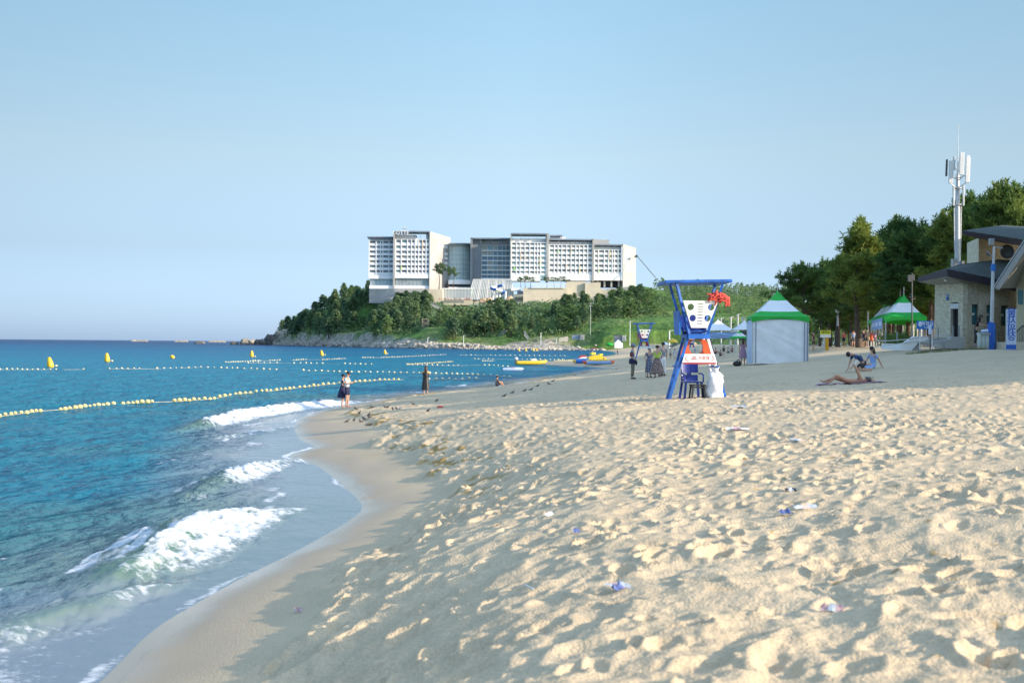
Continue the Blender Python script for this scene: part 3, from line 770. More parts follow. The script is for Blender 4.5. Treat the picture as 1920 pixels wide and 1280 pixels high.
for i in range(330):
    X = tg.uniform(1228, 1500); d = tg.uniform(760, 1040); x, y = px(X, d), d
    if 1230 < X < 1265 and d < 800: continue
    sp.append((x, y, hhs(x, y) - .5, tg.uniform(.75, 1.1)))
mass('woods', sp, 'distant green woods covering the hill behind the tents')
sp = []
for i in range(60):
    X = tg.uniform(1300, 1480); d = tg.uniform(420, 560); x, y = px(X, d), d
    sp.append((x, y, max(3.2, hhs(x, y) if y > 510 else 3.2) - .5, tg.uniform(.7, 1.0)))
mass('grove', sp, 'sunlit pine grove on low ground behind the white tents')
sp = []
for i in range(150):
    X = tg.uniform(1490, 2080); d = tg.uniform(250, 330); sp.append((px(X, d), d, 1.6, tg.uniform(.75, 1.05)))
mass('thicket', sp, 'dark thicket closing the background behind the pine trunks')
# low scrub on the slopes: ground cover
mb = MB()
for i in range(2600):
    X = tg.uniform(545, 1260); d = tg.uniform(640, 880) if X > 680 else tg.uniform(900, 1200); x, y = px(X, d), d
    z = hhs(x, y)
    if z < 2.5 or (tg.random() > .25 + .7 * (float(fbm(x / 20, y / 20, 2, 33)) > .0)): continue
    if 700 < X < 905 and y < 760 and tg.random() < .75: continue
    h = tg.uniform(.6, 2.2)
    for k in range(16):
        d_ = Vector((tg.gauss(0, 1), tg.gauss(0, 1), tg.gauss(.4, .6))).normalized(); s_ = Matrix.Rotation(tg.random() * 6.28, 3, d_) @ d_.orthogonal().normalized()
        c = Vector((x, y, z + h * .4)) + Vector((tg.gauss(0, 1), tg.gauss(0, 1), tg.gauss(0, .5))) * h * .55
        L = h * tg.uniform(.3, .55)
        mb.add([c - s_ * L * .5, c + d_ * L, c + s_ * L * .5], [(0, 1, 2)])
for X0, X1, d0, d1, n, *_r in clusters:
    for i in range(n * 5):
        X = tg.uniform(X0, X1); d = tg.uniform(d0, d1); x, y = px(X, d), d; z = hhs(x, y)
        if z < 4.5: continue
        h = tg.uniform(1.5, 4.2)
        for k in range(16):
            d_ = Vector((tg.gauss(0, 1), tg.gauss(0, 1), tg.gauss(.4, .6))).normalized(); s_ = Matrix.Rotation(tg.random() * 6.28, 3, d_) @ d_.orthogonal().normalized()
            c = Vector((x, y, z + h * .4)) + Vector((tg.gauss(0, 1), tg.gauss(0, 1), tg.gauss(0, .5))) * h * .5
            L = h * tg.uniform(.25, .45)
            mb.cur = 1; mb.add([c - s_ * L * .5, c + d_ * L, c + s_ * L * .5], [(0, 1, 2)])
tag(mb.build('scrub', ['farleaf2', 'farleaf']), 'low green scrub covering the headland slopes', 'scrub', kind='stuff')

# ---------------------------------------------------------------- rocks
def rock_mesh(name, dims, seed, mt, sub=26, rough=.22):
    n = sub; bm = bmesh.new(); bmesh.ops.create_icosphere(bm, subdivisions=4 if sub > 20 else 2, radius=1)
    co = np.array([v.co for v in bm.verts])
    co = np.sign(co) * np.abs(co) ** .72
    a = np.arctan2(co[:, 1], co[:, 0])
    f = 1 + rough * fbm(a * 3.1 + seed, co[:, 2] * 1.3 + seed, 4, seed % 50) + rough * .8 * fbm(co[:, 0] * 2.3 + seed, co[:, 1] * 2.3 + co[:, 2] * .9, 3, seed % 31)
    co = co * f[:, None]
    co[:, 2] *= 1 + .35 * fbm(co[:, 0] * 1.4 + seed, co[:, 1] * 1.4, 3, 5)
    for v, c in zip(bm.verts, co): v.co = (c[0] * dims[0], c[1] * dims[1], c[2] * dims[2])
    me = bpy.data.meshes.new(name); bm.to_mesh(me); bm.free(); me.materials.append(M[mt]); return me
def rock_at(X0, X1, Yt, d, label, mt='rock', dy=None, seed=1, zb=-1.0, name='rock_outcrop', group=None):
    wd = (X1 - X0) / F_PX * d / 2; zt = pz((X0 + X1) / 2, Yt, d)
    o = link(name, rock_mesh(name, (wd, dy or wd * .7, (zt - zb) * .56), seed, mt), None, (px((X0 + X1) / 2, d), d, zb + (zt - zb) * .46))
    return tag(o, label, 'rock', group)
rock_at(519, 575, 621, 1195, 'long pale tan cliff face at the tip of the headland', seed=3, dy=14)
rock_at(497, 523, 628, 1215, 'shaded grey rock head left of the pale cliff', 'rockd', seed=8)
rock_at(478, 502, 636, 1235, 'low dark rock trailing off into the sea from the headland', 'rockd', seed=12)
rock_at(450, 481, 635.5, 1250, 'jagged brown islet standing off the headland tip', 'rock', seed=15)
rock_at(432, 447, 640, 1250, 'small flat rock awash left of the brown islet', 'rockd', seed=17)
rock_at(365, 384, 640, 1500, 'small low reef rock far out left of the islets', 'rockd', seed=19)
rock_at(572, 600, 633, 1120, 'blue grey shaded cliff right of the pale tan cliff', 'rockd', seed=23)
rock_at(594, 614, 627, 1075, 'narrow pale buttress with dark cracks beside the shaded cliff', seed=25)
rock_at(608, 642, 622, 1050, 'broad pale cliff below the leaning pine', seed=28)
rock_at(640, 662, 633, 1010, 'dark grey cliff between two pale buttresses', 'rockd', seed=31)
rock_at(658, 680, 626, 985, 'pale grey buttress under the trees', seed=34)
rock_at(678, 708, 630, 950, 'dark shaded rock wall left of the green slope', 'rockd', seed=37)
mb = MB()
brs = random.Random(2)
def brock(x, y, z, r):
    n = 6; vs = []
    T = Matrix.Rotation(brs.random() * 6.28, 3, 'Z') @ Matrix.Rotation(brs.uniform(-.4, .4), 3, 'X')
    for i, (rr_, h) in enumerate(((.55, -.5), (1, -.1), (.85, .35), (.35, .62))):
        for k in range(n):
            a = 6.283 * k / n + i * .3
            q = rr_ * brs.uniform(.75, 1.2)
            vs.append(Vector((x, y, z)) + T @ Vector((q * math.cos(a), q * math.sin(a) * .8, h * brs.uniform(.8, 1.2))) * r)
    fs = [(i * n + k, i * n + (k + 1) % n, (i + 1) * n + (k + 1) % n, (i + 1) * n + k) for i in range(3) for k in range(n)] + [tuple(range(3 * n, 4 * n))]
    mb.add(vs, fs)
for i in range(2100):
    x = brs.uniform(-222, 46); t = brs.random() ** 1.5
    y0 = ysh(x); y = y0 - 2 + t * (17 if x < -40 else 12)
    if x > 24 and brs.random() < .5: continue
    brock(x, float(y), max(.1, min(hhs(x, float(y)), 3.0)) + .1, brs.uniform(.35, 1.5) * (1.25 if x < -60 else 1))
tag(mb.build('boulders', 'boulder'), 'pale boulders and pebbles strewn along the foot of the headland', 'boulders', kind='stuff')
for X0, X1, Yt, d, lb in ((247, 277, 636.6, 3600, 'low grey breakwater on the horizon, leftmost of three'), (328, 352, 637.4, 3400, 'low grey breakwater on the horizon, middle of three'), (391, 423, 637.8, 3200, 'low grey breakwater on the horizon nearest the rock islet')):
    mb = MB(); a, b_ = px(X0, d), px(X1, d); zt = pz(X0, Yt, d)
    n = 18
    for i in range(n):
        xa = a + (b_ - a) * i / n; xb = a + (b_ - a) * (i + 1) / n; h = zt * brs.uniform(.75, 1.05) * (1 if 0 < i < n - 1 else .6)
        mb.add([(xa, d - 6, -1), (xb, d - 6, -1), (xb, d - 2, h), (xa, d - 2, h), (xa, d + 2, h), (xb, d + 2, h), (xb, d + 6, -1), (xa, d + 6, -1)], [(0, 1, 2, 3), (3, 2, 5, 4), (4, 5, 6, 7), (0, 3, 4, 7), (1, 6, 5, 2)])
    tag(mb.build('breakwater', 'rock'), lb, 'breakwater')

# ================================================================ hotel
HD = 945.0
K = HD / F_PX
def hx(X): return (X - 960) * K
def hz(Y, X=960): return CZ + (643.4 + (X - 960) * ROLL - Y) * K
hotel = thing('hotel', (hx(940), HD, 36), 'long white and grey hotel of many stepped blocks on top of the headland', 'hotel')
HO = Vector((hx(940), HD, 36))
class HB(MB):
    """boxes given by photograph extents X0..X1, Y0 (top)..Y1 (bottom) and depth behind the front plane"""
    def hb(self, X0, X1, Y0, Y1, a, b):
        Xm = (X0 + X1) / 2
        self.box((hx(X0) - HO.x, a, hz(Y1, Xm) - HO.z), (hx(X1) - HO.x, b, hz(Y0, Xm) - HO.z))
    def fin(self, name, m_, **k):
        if name in ('parapet', 'gap_shade', 'corner_glass', 'link_band', 'fin_wall', 'pilotis', 'podium_glass', 'slab_tower') and len(self.v) > 8:
            for i in range(0, len(self.v), 8):
                q = MB(); q.add(self.v[i:i + 8], [tuple(j - i for j in f) for f in self.f[i // 8 * 6:i // 8 * 6 + 6]]); q.build(name if name != 'pilotis' else 'column', m_, hotel)
            return None
        return self.build(name, m_, hotel, **k)
panes = []
def facade(name, X0, X1, Y0, Y1, cols, rows, a, depth=16, fin=.75, slab=.32, setback=1.5, glass='hglass', frame='hwhite', rail=.46):
    """bay grid: real fins and floor slabs before set-back glass"""
    body = HB(); body.hb(X0, X1, Y0 - .4, Y1, a + setback, a + depth); body.fin(name + '_wall', frame)
    g_ = HB()
    for c in cols:
        g_.hb(c - fin / K * .5 * .8, c + fin / K * .5 * .8, Y0, Y1, a, a + setback + .02)
    for r_ in rows:
        g_.hb(X0, X1, r_ - slab / K * .5, r_ + slab / K * .5, a + .05, a + setback + .03)
    g_.fin(name + '_frame', frame)
    rl = HB()
    for i in range(len(rows) - 1):
        h = rows[i + 1] - rows[i]
        rl.hb(X0 + .4, X1 - .4, rows[i + 1] - h * rail, rows[i + 1], a + .35, a + .45)
    rl.fin('balustrade', frame if frame != 'hteal' else 'hteal')
    for i in range(len(rows) - 1):
        for j in range(len(cols) - 1):
            panes.append((cols[j] + .35, cols[j + 1] - .35, rows[i] + .45, rows[i + 1] - .45, a + setback - .06, a + setback - .003, rnd.choices((glass, 'hteal', 'curtain'), (.68, .15, .17))[0], (cols[j + 1] - cols[j]) * (rows[i + 1] - rows[i])))
def roofslab(X0, X1, Y0, Y1, a=-1.2, b=14, n=4, Yb=None):
    s_ = HB(); s_.hb(X0, X1, Y0, Y1, a, b)
    Yb = Yb or Y1 + 7
    for i in range(n):
        x = X0 + 2 + (X1 - X0 - 4) * i / (n - 1)
        s_.hb(x - .35, x + .35, Y1 + .003, Yb, a + .8, a + 1.6)
    s_.fin('roof_frame', 'hslab')
# block one
facade('west_wing', 690, 736.5, 451, 516, [690.5, 703.5, 711.5, 716, 727.5, 736], [451, 460, 469, 478, 487, 496, 505.5, 515], 1.0)
roofslab(687, 737, 443.5, 445.6, -1, 14, 4, 451)
h_ = HB(); h_.hb(691, 736.5, 446, 450.6, 3.5, 12); h_.hb(690, 736.5, 516, 522.5, .6, 16); h_.fin('parapet', 'hwhite')
facade('middle_wing', 740, 804.5, 449, 514, [741, 751.5, 763, 770.5, 777.5, 784, 791, 798, 804], [449.5, 460.5, 470, 479, 488, 497, 506, 514.5], -2.5)
h_ = HB(); h_.hb(736.6, 740, 435, 540, -3.2, 14); h_.fin('fin_wall', 'concrete')
roofslab(740, 804.8, 433.6, 436, -3.4, 14, 5, 448)
h_ = HB(); h_.hb(741, 778, 440, 448.8, 2, 12); h_.hb(778, 782, 447, 460, -2.4, 6); h_.hb(797, 804.5, 438, 448.5, 2, 10); h_.hb(740, 804.8, 514.6, 522, -2.8, 14); h_.fin('parapet', 'hwhite')
h_ = HB(); h_.hb(692, 736, 522.6, 535, 2.5, 15); h_.hb(740, 805, 522.2, 537, -.5, 14); h_.fin('podium_glass', 'hteal')
h_ = HB()
for x in np.arange(693, 804, 2.6):
    if not 735 < x < 741: h_.hb(x - .28, x + .28, 522.8, 536, -1.2 if x > 740 else 1.8, 0 if x > 740 else 2.49)
h_.hb(692, 805, 535.5, 548, -2, 14); h_.fin('podium_mullions', 'hwhite')
# gable walls run back to the right
def gable(X0, X1, Y0l, Y0r, Y1, a, back, name='gable_wall', holes=()):
    g_ = MB(); za0, za1 = hz(Y0l, X0) - HO.z, hz(Y0r, X1) - HO.z; zb = hz(Y1, X0) - HO.z
    x0, x1 = hx(X0) - HO.x, hx(X1) - HO.x
    g_.add([(x0, a, zb), (x1, back, zb), (x1, back, za1), (x0, a, za0), (x0 - 3, a + 14, zb), (x0 - 3, back, zb), (x0 - 3, back, za1), (x0 - 3, a + 14, za0)],
           [(0, 1, 2, 3), (1, 5, 6, 2), (0, 3, 7, 4), (3, 2, 6, 7), (4, 7, 6, 5)])
    o = g_.build(name, 'concrete', hotel)
    for (ha, hb_, ya, yb, mt) in holes:
        q = MB(); pr_ = [Vector((x0 + (x1 - x0) * ((u_ - X0) / (X1 - X0)), a + (back - a) * ((u_ - X0) / (X1 - X0)), hz(v_, u_) - HO.z)) for u_, v_ in ((ha, ya), (hb_, ya), (hb_, yb), (ha, yb))]
        nrm = Vector((back - a, -(x1 - x0), 0)).normalized()
        q.prism([p - nrm * .2 for p in pr_], nrm * .45); q.build('window_strip', mt, hotel)
    return o
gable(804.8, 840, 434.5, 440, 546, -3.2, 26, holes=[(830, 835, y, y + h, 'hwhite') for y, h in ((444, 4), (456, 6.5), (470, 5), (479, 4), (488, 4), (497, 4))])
# curved glass link
g_ = MB(); n = 16; ztop, zbot = hz(454) - HO.z, hz(523) - HO.z
pt = lambda i: (hx(838 + 43 * i / n) - HO.x, 22 - 5 * math.sin(math.pi * i / n) + 3 * i / n)
for i in range(n):
    (xa, ya), (xb, yb) = pt(i), pt(i + 1)
    g_.add([(xa, ya, zbot), (xb, yb, zbot), (xb, yb, ztop), (xa, ya, ztop), (xa, ya + 8, ztop), (xb, yb + 8, ztop)], [(0, 1, 2, 3), (3, 2, 5, 4)])
g_.build('glass_link', 'hlink', hotel)
g_ = MB()
for i in np.arange(0, n + .01, 1.0):
    xa, ya = pt(i); g_.box((xa - .14, ya - .7, zbot), (xa + .14, ya - .02, ztop))
for y in (462, 471, 480, 489, 498, 507, 516):
    z = hz(y) - HO.z
    for i in range(n):
        (xa, ya), (xb, yb) = pt(i), pt(i + 1); g_.prism([(xa, ya - .3, z - .2), (xb, yb - .3, z - .2), (xb, yb - .01, z - .2), (xa, ya - .01, z - .2)], (0, 0, .4))
g_.build('mullions', 'hwhite', hotel)
h_ = HB(); h_.hb(838, 881, 452.5, 454.4, 15, 30); h_.fin('link_roof', 'hslab')
h_ = HB(); h_.hb(838, 881, 523.1, 531, 14, 30); h_.hb(838, 881, 537, 548, 10, 30); h_.fin('link_band', 'hwhite')
h_ = HB(); h_.hb(828, 885, 531.2, 536.9, 18, 29); h_.fin('gap_shade', 'dgrey')  # solid dark block painted in for the shade of the gap
# recessed wing
h_ = HB(); h_.hb(880, 884, 445, 545, 8, 24); h_.hb(884.02, 900, 446, 545, 12, 26); h_.fin('slab_tower', 'hslate')
facade('recessed_wing', 900, 955.5, 457, 520, [901, 912, 923, 931, 940, 947, 955], [457.5, 468, 478, 487, 496, 505, 513.5, 520.5], 14, glass='hblue', frame='hwhite', slab=.3, fin=.35, rail=.2)
roofslab(880, 956, 444, 446.4, 8, 26, 5, 456)
h_ = HB(); h_.hb(900, 955, 448, 456.5, 18, 26); h_.hb(900, 956, 520.6, 526, 13, 26); h_.fin('parapet', 'hwhite')
# block two
facade('centre_wing', 956, 1023, 455, 515, [957.5, 967, 974, 983, 992, 1001, 1006.5, 1012, 1022.5], [455.5, 463, 472, 481, 490.5, 499.5, 508, 515.5], -3)
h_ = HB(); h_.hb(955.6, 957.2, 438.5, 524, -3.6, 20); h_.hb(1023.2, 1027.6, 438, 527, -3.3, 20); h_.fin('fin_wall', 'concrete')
roofslab(957.2, 1023.2, 437.8, 440.4, -3.8, 15, 5, 452)
h_ = HB(); h_.hb(957.4, 1023, 447, 454.4, .5, 14); h_.hb(957.4, 1012, 515.8, 527, -3.1, 15); h_.fin('parapet', 'hwhite')
h_ = HB(); h_.hb(1012.1, 1023, 515.8, 524, -2.8, 14); h_.hb(1013, 1022, 472, 515, -2.2, -1.5); h_.fin('corner_glass', 'hteal')
facade('east_wing', 1028, 1109, 459, 514, [1028.5, 1038, 1045, 1052, 1061, 1069.5, 1078, 1085, 1093, 1100.5, 1109], [459.5, 467, 476, 485, 494.5, 504, 514], -1.2)
roofslab(1027.6, 1112, 448.3, 450.8, -2, 15, 6, 458)
roofslab(1030, 1053, 440, 442.4, 2, 13, 3, 448)
h_ = HB(); h_.hb(1028, 1109, 453, 459, 1.5, 14); h_.hb(1030, 1060, 443.5, 448.2, 4, 12); h_.hb(1027.7, 1109, 514.4, 526, -1.5, 15); h_.fin('parapet', 'hwhite')
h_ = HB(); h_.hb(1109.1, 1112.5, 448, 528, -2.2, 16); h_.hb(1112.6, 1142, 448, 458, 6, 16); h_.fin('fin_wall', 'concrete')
h_ = MB(); h_.lathe((hx(1131) - HO.x, 11, hz(451, 1131) - HO.z), [(3.4, -2.4), (3.4, .6), (2.4, 1.3), (0, 1.6)], 14); h_.build('water_tank', 'white', hotel)
facade('end_wing', 1113, 1164, 468, 513, [1113.5, 1121, 1132, 1140, 1147, 1151, 1158, 1164], [468.5, 477, 486, 495.5, 504.5, 513.5], .6)
roofslab(1112.6, 1167, 457.8, 460.4, -.4, 15, 5, 467)
h_ = HB(); h_.hb(1113, 1164, 462.5, 468, 2.5, 14); h_.hb(1112.6, 1164, 513.8, 525.5, .2, 15); h_.hb(1164.1, 1167, 461, 526, -.2, 15); h_.fin('parapet', 'hwhite')
h_ = HB()
for x in (1120, 1133, 1146, 1160): h_.hb(x - 1.6, x + 1.6, 525.6, 538, 2, 4.5)
h_.fin('pilotis', 'concrete')
h_ = HB(); h_.hb(1112, 1166, 526, 538, 9, 14); h_.fin('gap_shade', 'dgrey')  # dark block stands in for the shade under the raised wing
gable(1167, 1197, 457.5, 460.5, 540, -.4, 24, holes=[(1171, 1178.5, 465, 508, 'hwhite')] + [(1181, 1183.6, y, y + 3, 'hwhite') for y in (465, 471, 478, 487, 496, 505)])
mb = MB(); mb.bar(Vector((hx(1192), 3, hz(477, 1192))) - Vector((HO.x, 0, HO.z)), Vector((hx(1224), -16, hz(523, 1224))) - Vector((HO.x, 0, HO.z)), .32)
mb.box((hx(1191) - HO.x, 2, hz(479) - HO.z), (hx(1195) - HO.x, 12, hz(476) - HO.z)); mb.build('roof_boom', 'dgrey', hotel)
# coloured fins
for X, Y0, Y1, a, c in ((1045.3, 468, 476, -1.25, (.55, .75, .38)), (1069.6, 461, 475, -1.25, (.80, .60, .45)), (1142, 469, 486, .55, (.82, .70, .40)), (975, 472, 490, -3.05, (.80, .72, .5)), (1060.5, 495, 503, -1.25, (.8, .62, .48)), (1122, 504, 513, .55, (.5, .7, .35)), (1011.5, 482, 500, -3.05, (.84, .77, .45)), (791.3, 452, 470, -2.55, (.8, .62, .5)), (963, 500, 508, -3.05, (.4, .7, .15)), (1085.6, 498, 514, -1.25, (.84, .70, .48)), (751.8, 498, 506, -2.55, (.6, .7, .2))):
    key = 'tint%02d' % int(c[0] * 99); M.setdefault(key, mat('coloured_panel', c, .5, .05, 1))
    h_ = HB(); h_.hb(X - .9, X + .9, Y0, Y1, a - .1, a + .6); h_.fin('coloured_panel', key)
# window panes: the hundred largest as parts, the rest one piece
panes.sort(key=lambda p: -p[7])
for p in panes[:100]:
    h_ = HB(); h_.hb(*p[:6]); h_.fin('window', p[6])
h_ = HB()
for p in panes[100:]: h_.cur = {'hglass': 0, 'hteal': 1, 'curtain': 2, 'hblue': 3}[p[6]]; h_.hb(*p[:6])
tag(h_.build('window_panes', ['hglass', 'hteal', 'curtain', 'hblue'], hotel), kind='stuff')
# rooftop letters and mast
text_obj('roof_sign', 'LOTTE', 3.6, 'white', hotel, facing(hx(751) - HO.x, -3.6, hz(437.5, 751) - HO.z), depth=.12)
h_ = HB(); h_.hb(741, 761, 434.5, 440.5, -3.35, -3.1); h_.fin('sign_board', 'greyblue')
h_ = MB(); x = hx(756) - HO.x; h_.tube([(x, 4, hz(437) - HO.z), (x, 4, hz(424) - HO.z)], .25, 6); h_.box((x - 1.6, 3.2, hz(430) - HO.z), (x + 1.6, 4.8, hz(428) - HO.z)); h_.build('roof_mast', 'lgrey', hotel)
# glass pavilion and its annexe
pav = thing('glass_pavilion', (hx(925), HD - 22, 30), 'glass pavilion with slanting white ribs in front of the hotel', 'pavilion')
PO = Vector((hx(925), HD - 22, 30))
KP = (HD - 22) / F_PX
def q_(X, Y, d): return Vector((px(X, d), d, pz(X, Y, d))) - PO
mb = MB(); d = HD - 22
mb.prism([q_(878, 562, d), q_(887, 523.5, d), q_(958, 523.5, d), q_(963, 562, d)], (0, 18, 0)); mb.build('glass_wall', 'hteal', pav)
mb = MB()
for i in range(26):
    t = i / 25; mb.bar(q_(878 + 85 * t, 562, d - .4), q_(887 + 71 * t, 523.2, d - .4), .55 if i % 5 else .9, .6)
mb.bar(q_(886.4, 524, d - .7), q_(958.5, 524, d - .7), .5); mb.bar(q_(882, 541, d - .9), q_(961, 541, d - .9), .3)
mb.build('ribs', 'white', pav)
mb = MB(); mb.prism([q_(828, 562, d - 2), q_(828, 541.5, d - 2), q_(885, 541.5, d - 2), q_(879, 562, d - 2)], (0, 14, 0)); mb.build('side_glass', 'hteal', pav)
mb = MB()
for x in np.arange(829, 884, 2.7): mb.bar(q_(x, 562, d - 2.5), q_(x, 541, d - 2.5), .35, .5)
mb.prism([q_(827, 542, d - 3), q_(827, 540, d - 3), q_(886, 540, d - 3), q_(886, 542, d - 3)], (0, 10, 0)); mb.build('side_ribs', 'white', pav)
mb = MB(); mb.prism([q_(957, 545, d - 4), q_(957, 539.5, d - 4), q_(976, 539.5, d - 4), q_(976, 545, d - 4)], (0, 9, 0)); mb.build('canopy', 'white', pav)
mb = MB(); mb.prism([q_(969, 551, d - 5), q_(969, 545.5, d - 5), q_(981, 545.5, d - 5), q_(981, 551, d - 5)], (0, 7, 0)); mb.build('awning', 'hslab', pav)
# terrace walls
def wall_box(name, X0, X1, Y0, Y1, d, dep, mt, label, cat='wall', Y0r=None):
    mb = MB(); a = [P(X0, Y1, d), P(X0, Y0, d), P(X1, Y0r or Y0, d), P(X1, Y1, d)]
    mb.prism(a, (0, dep, 0)); return tag(mb.build(name, mt), label, cat)
wall_box('terrace_wall', 806, 830, 542, 572, 908, 16, 'cream', 'plain cream retaining wall at the foot of the grey gable')
wall_box('terrace_wall', 831, 886, 563, 572, 905, 12, 'cream', 'low cream terrace wall lined with tiny bathers')
wall_box('terrace_wall', 880, 915, 570, 578, 893, 10, 'concrete', 'grey green retaining wall above the middle tree clump')
wall_box('terrace_wall', 981, 1064, 539.5, 575, 915, 12, 'cream', 'long cream retaining wall under the terrace pines')
wall_box('terrace_wall', 1062, 1097, 528, 560, 918, 10, 'cream', 'tall cream wall stepping up beside the terrace pines')
wall_box('terrace_wall', 1097, 1126, 530, 560, 916, 12, 'cream', 'cream block wall under the open ground floor', Y0r=529)
wall_box('terrace_wall', 692, 803, 541, 568, 938, 10, 'concrete', 'grey plinth wall rising behind pines below the left block')
mb = MB()
for x in np.arange(998, 1062, 1.1): mb.bar(P(x, 539.6, 914), P(x, 532, 914), .12, .12)
mb.bar(P(997, 532, 914), P(1063, 532, 914), .25, .25); mb.bar(P(997, 539.5, 914), P(1063, 539.5, 914), .25, .25)
tag(mb.build('terrace_railing', 'white'), 'fine white railing along the top of the long cream wall', 'railing')
# water slide
sl = thing('water_slide', P(933, 556, 905), 'blue and white water slide on white columns before the glass pavilion', 'water slide')
SO = P(933, 556, 905)
mb = MB(); pts = []
for i in range(40):
    t = i / 39; a = t * 2.2 * math.pi + .6
    pts.append(P(933 + 12 * math.cos(a), 534 + 17 * t, 905) - SO + Vector((0, 4 * math.sin(a), 0)))
mb.tube(pts, .85, 8); mb.build('chute', 'blue', sl)
mb = MB(); mb.tube(pts[6:15], 1.0, 8); mb.tube(pts[22:28], 1.0, 8); mb.build('chute_section', 'white', sl)
for X, Yt in ((924, 548), (931, 542), (937, 540), (948, 546)):
    mb = MB(); p = P(X, 562, 905) - SO; mb.tube([p, P(X, Yt, 905) - SO], .6, 8); mb.build('column', 'white', sl)
for X, Y, r_, lb in ((905, 564, 1.9, 'orange artificial rock by the slide pool, leftmost'), (917, 562, 1.6, 'orange artificial rock in the middle by the slide pool'), (955, 560, 1.7, 'orange artificial rock right of the slide columns')):
    M.setdefault('orock', mat('orange_rock', (.50, .36, .24), .9, .25, .5, bump=.5))
    o = link('pool_rock', rock_mesh('pool_rock', (r_ * 1.3, r_, r_), int(X), 'orock', sub=10), None, P(X, Y, 897)); tag(o, lb, 'rock')
# terrace pines
TP = [proto('slender_pine', *pine_meshes(300 + i, 12, .62, .30, .45, .3, .35), 'farleaf') for i in range(2)]
for i, (X, Yb, Yt, lb) in enumerate(((823, 541, 497, 'tall bare-stemmed pine beside the grey gable, first of four'), (832, 541, 499, 'tall bare-stemmed pine on the terrace, second of four'), (841, 541, 503, 'tall bare-stemmed pine on the terrace, third of four'), (850, 541, 505, 'tall bare-stemmed pine on the terrace nearest the slab tower'),
        (976, 539, 521, 'small pine left end of the terrace wall group'), (985, 539, 519, 'small pine in the middle of the terrace wall trio'), (995, 539, 521, 'small pine right in the terrace wall trio'),
        (1025, 539, 521, 'lone small pine before the middle of the white block'), (1039, 539, 521, 'small spreading pine right of the lone small one'), (1052, 539, 520, 'small rounded pine near the tall cream wall'), (1064, 539, 525, 'lowest small pine beside the tall cream wall'))):
    d = 921 if X < 900 else 922
    h = (Yb - Yt) / F_PX * d / 12
    place_tree(TP[i % 2], 'slender_pine', P(X, Yb, d), (h * (1 if X < 900 else 1.5), h * (1 if X < 900 else 1.5), h), i * 1.3, lb, 'pines on the hotel terrace')
# ================================================================ people
def skin_mesh(joints, edges, sub=1):
    """one continuous limb surface grown round a skeleton; joints: name -> (x, y, z, r or (rx, ry))"""
    names = list(joints)
    bm = bmesh.new(); sk_ = bm.verts.layers.skin.verify(); vs = {}
    for i, n in enumerate(names):
        x, y, z, r = joints[n]; v = bm.verts.new((x, y, z)); vs[n] = v
        v[sk_].radius = r if hasattr(r, '__len__') else (r, r); v[sk_].use_root = (i == 0)
    for a, b_ in edges: bm.edges.new((vs[a], vs[b_]))
    me = bpy.data.meshes.new('skel'); bm.to_mesh(me); bm.free()
    o = bpy.data.objects.new('skel', me); COL.objects.link(o)
    m_ = o.modifiers.new('s', 'SKIN'); m_.branch_smoothing = .6; m_.use_smooth_shade = True
    s_ = o.modifiers.new('u', 'SUBSURF'); s_.levels = sub; s_.render_levels = sub
    dg = bpy.context.evaluated_depsgraph_get(); dg.update()
    out = bpy.data.meshes.new_from_object(o.evaluated_get(dg))
    bpy.data.objects.remove(o); bpy.data.meshes.remove(me)
    return out
def mesh_to_mb(me, mb):
    mb.add([v.co[:] for v in me.vertices], [tuple(p.vertices) for p in me.polygons], True); bpy.data.meshes.remove(me)
STAND = dict(pelvis=(0, 0, .93, (.145, .10)), waist=(0, 0, 1.08, (.125, .09)), chest=(0, 0, 1.27, (.15, .10)), neckb=(0, .01, 1.42, (.07, .06)), neck=(0, 0, 1.49, .052),
             headc=(0, -.015, 1.585, (.078, .088)), top=(0, -.005, 1.655, (.062, .07)),
             shl=(-.165, .01, 1.385, .052), ell=(-.225, .03, 1.12, .040), wrl=(-.235, -.05, .88, .027), hal=(-.235, -.075, .80, (.036, .016)),
             shr=(.165, .01, 1.385, .052), elr=(.225, .03, 1.12, .040), wrr=(.235, -.05, .88, .027), har=(.235, -.075, .80, (.036, .016)),
             hil=(-.085, 0, .87, .088), knl=(-.095, -.015, .47, .057), anl=(-.10, .03, .08, .038), tol=(-.115, -.12, .03, (.042, .025)),
             hir=(.085, 0, .87, .088), knr=(.095, -.015, .47, .057), anr=(.10, .03, .08, .038), tor=(.115, -.12, .03, (.042, .025)))
BONES = [('pelvis', 'waist'), ('waist', 'chest'), ('chest', 'neckb'), ('neckb', 'neck'), ('neck', 'headc'), ('headc', 'top')]
for s_ in 'lr':
    BONES += [('chest', 'sh' + s_), ('sh' + s_, 'el' + s_), ('el' + s_, 'wr' + s_), ('wr' + s_, 'ha' + s_), ('pelvis', 'hi' + s_), ('hi' + s_, 'kn' + s_), ('kn' + s_, 'an' + s_), ('an' + s_, 'to' + s_)]
def V3(j): return Vector(j[:3])
def lerpj(a, b_, t, r): p = V3(a).lerp(V3(b_), t); return (p.x, p.y, p.z, r)
def grow(r, k):
    return tuple(v + k for v in r) if hasattr(r, '__len__') else r + k
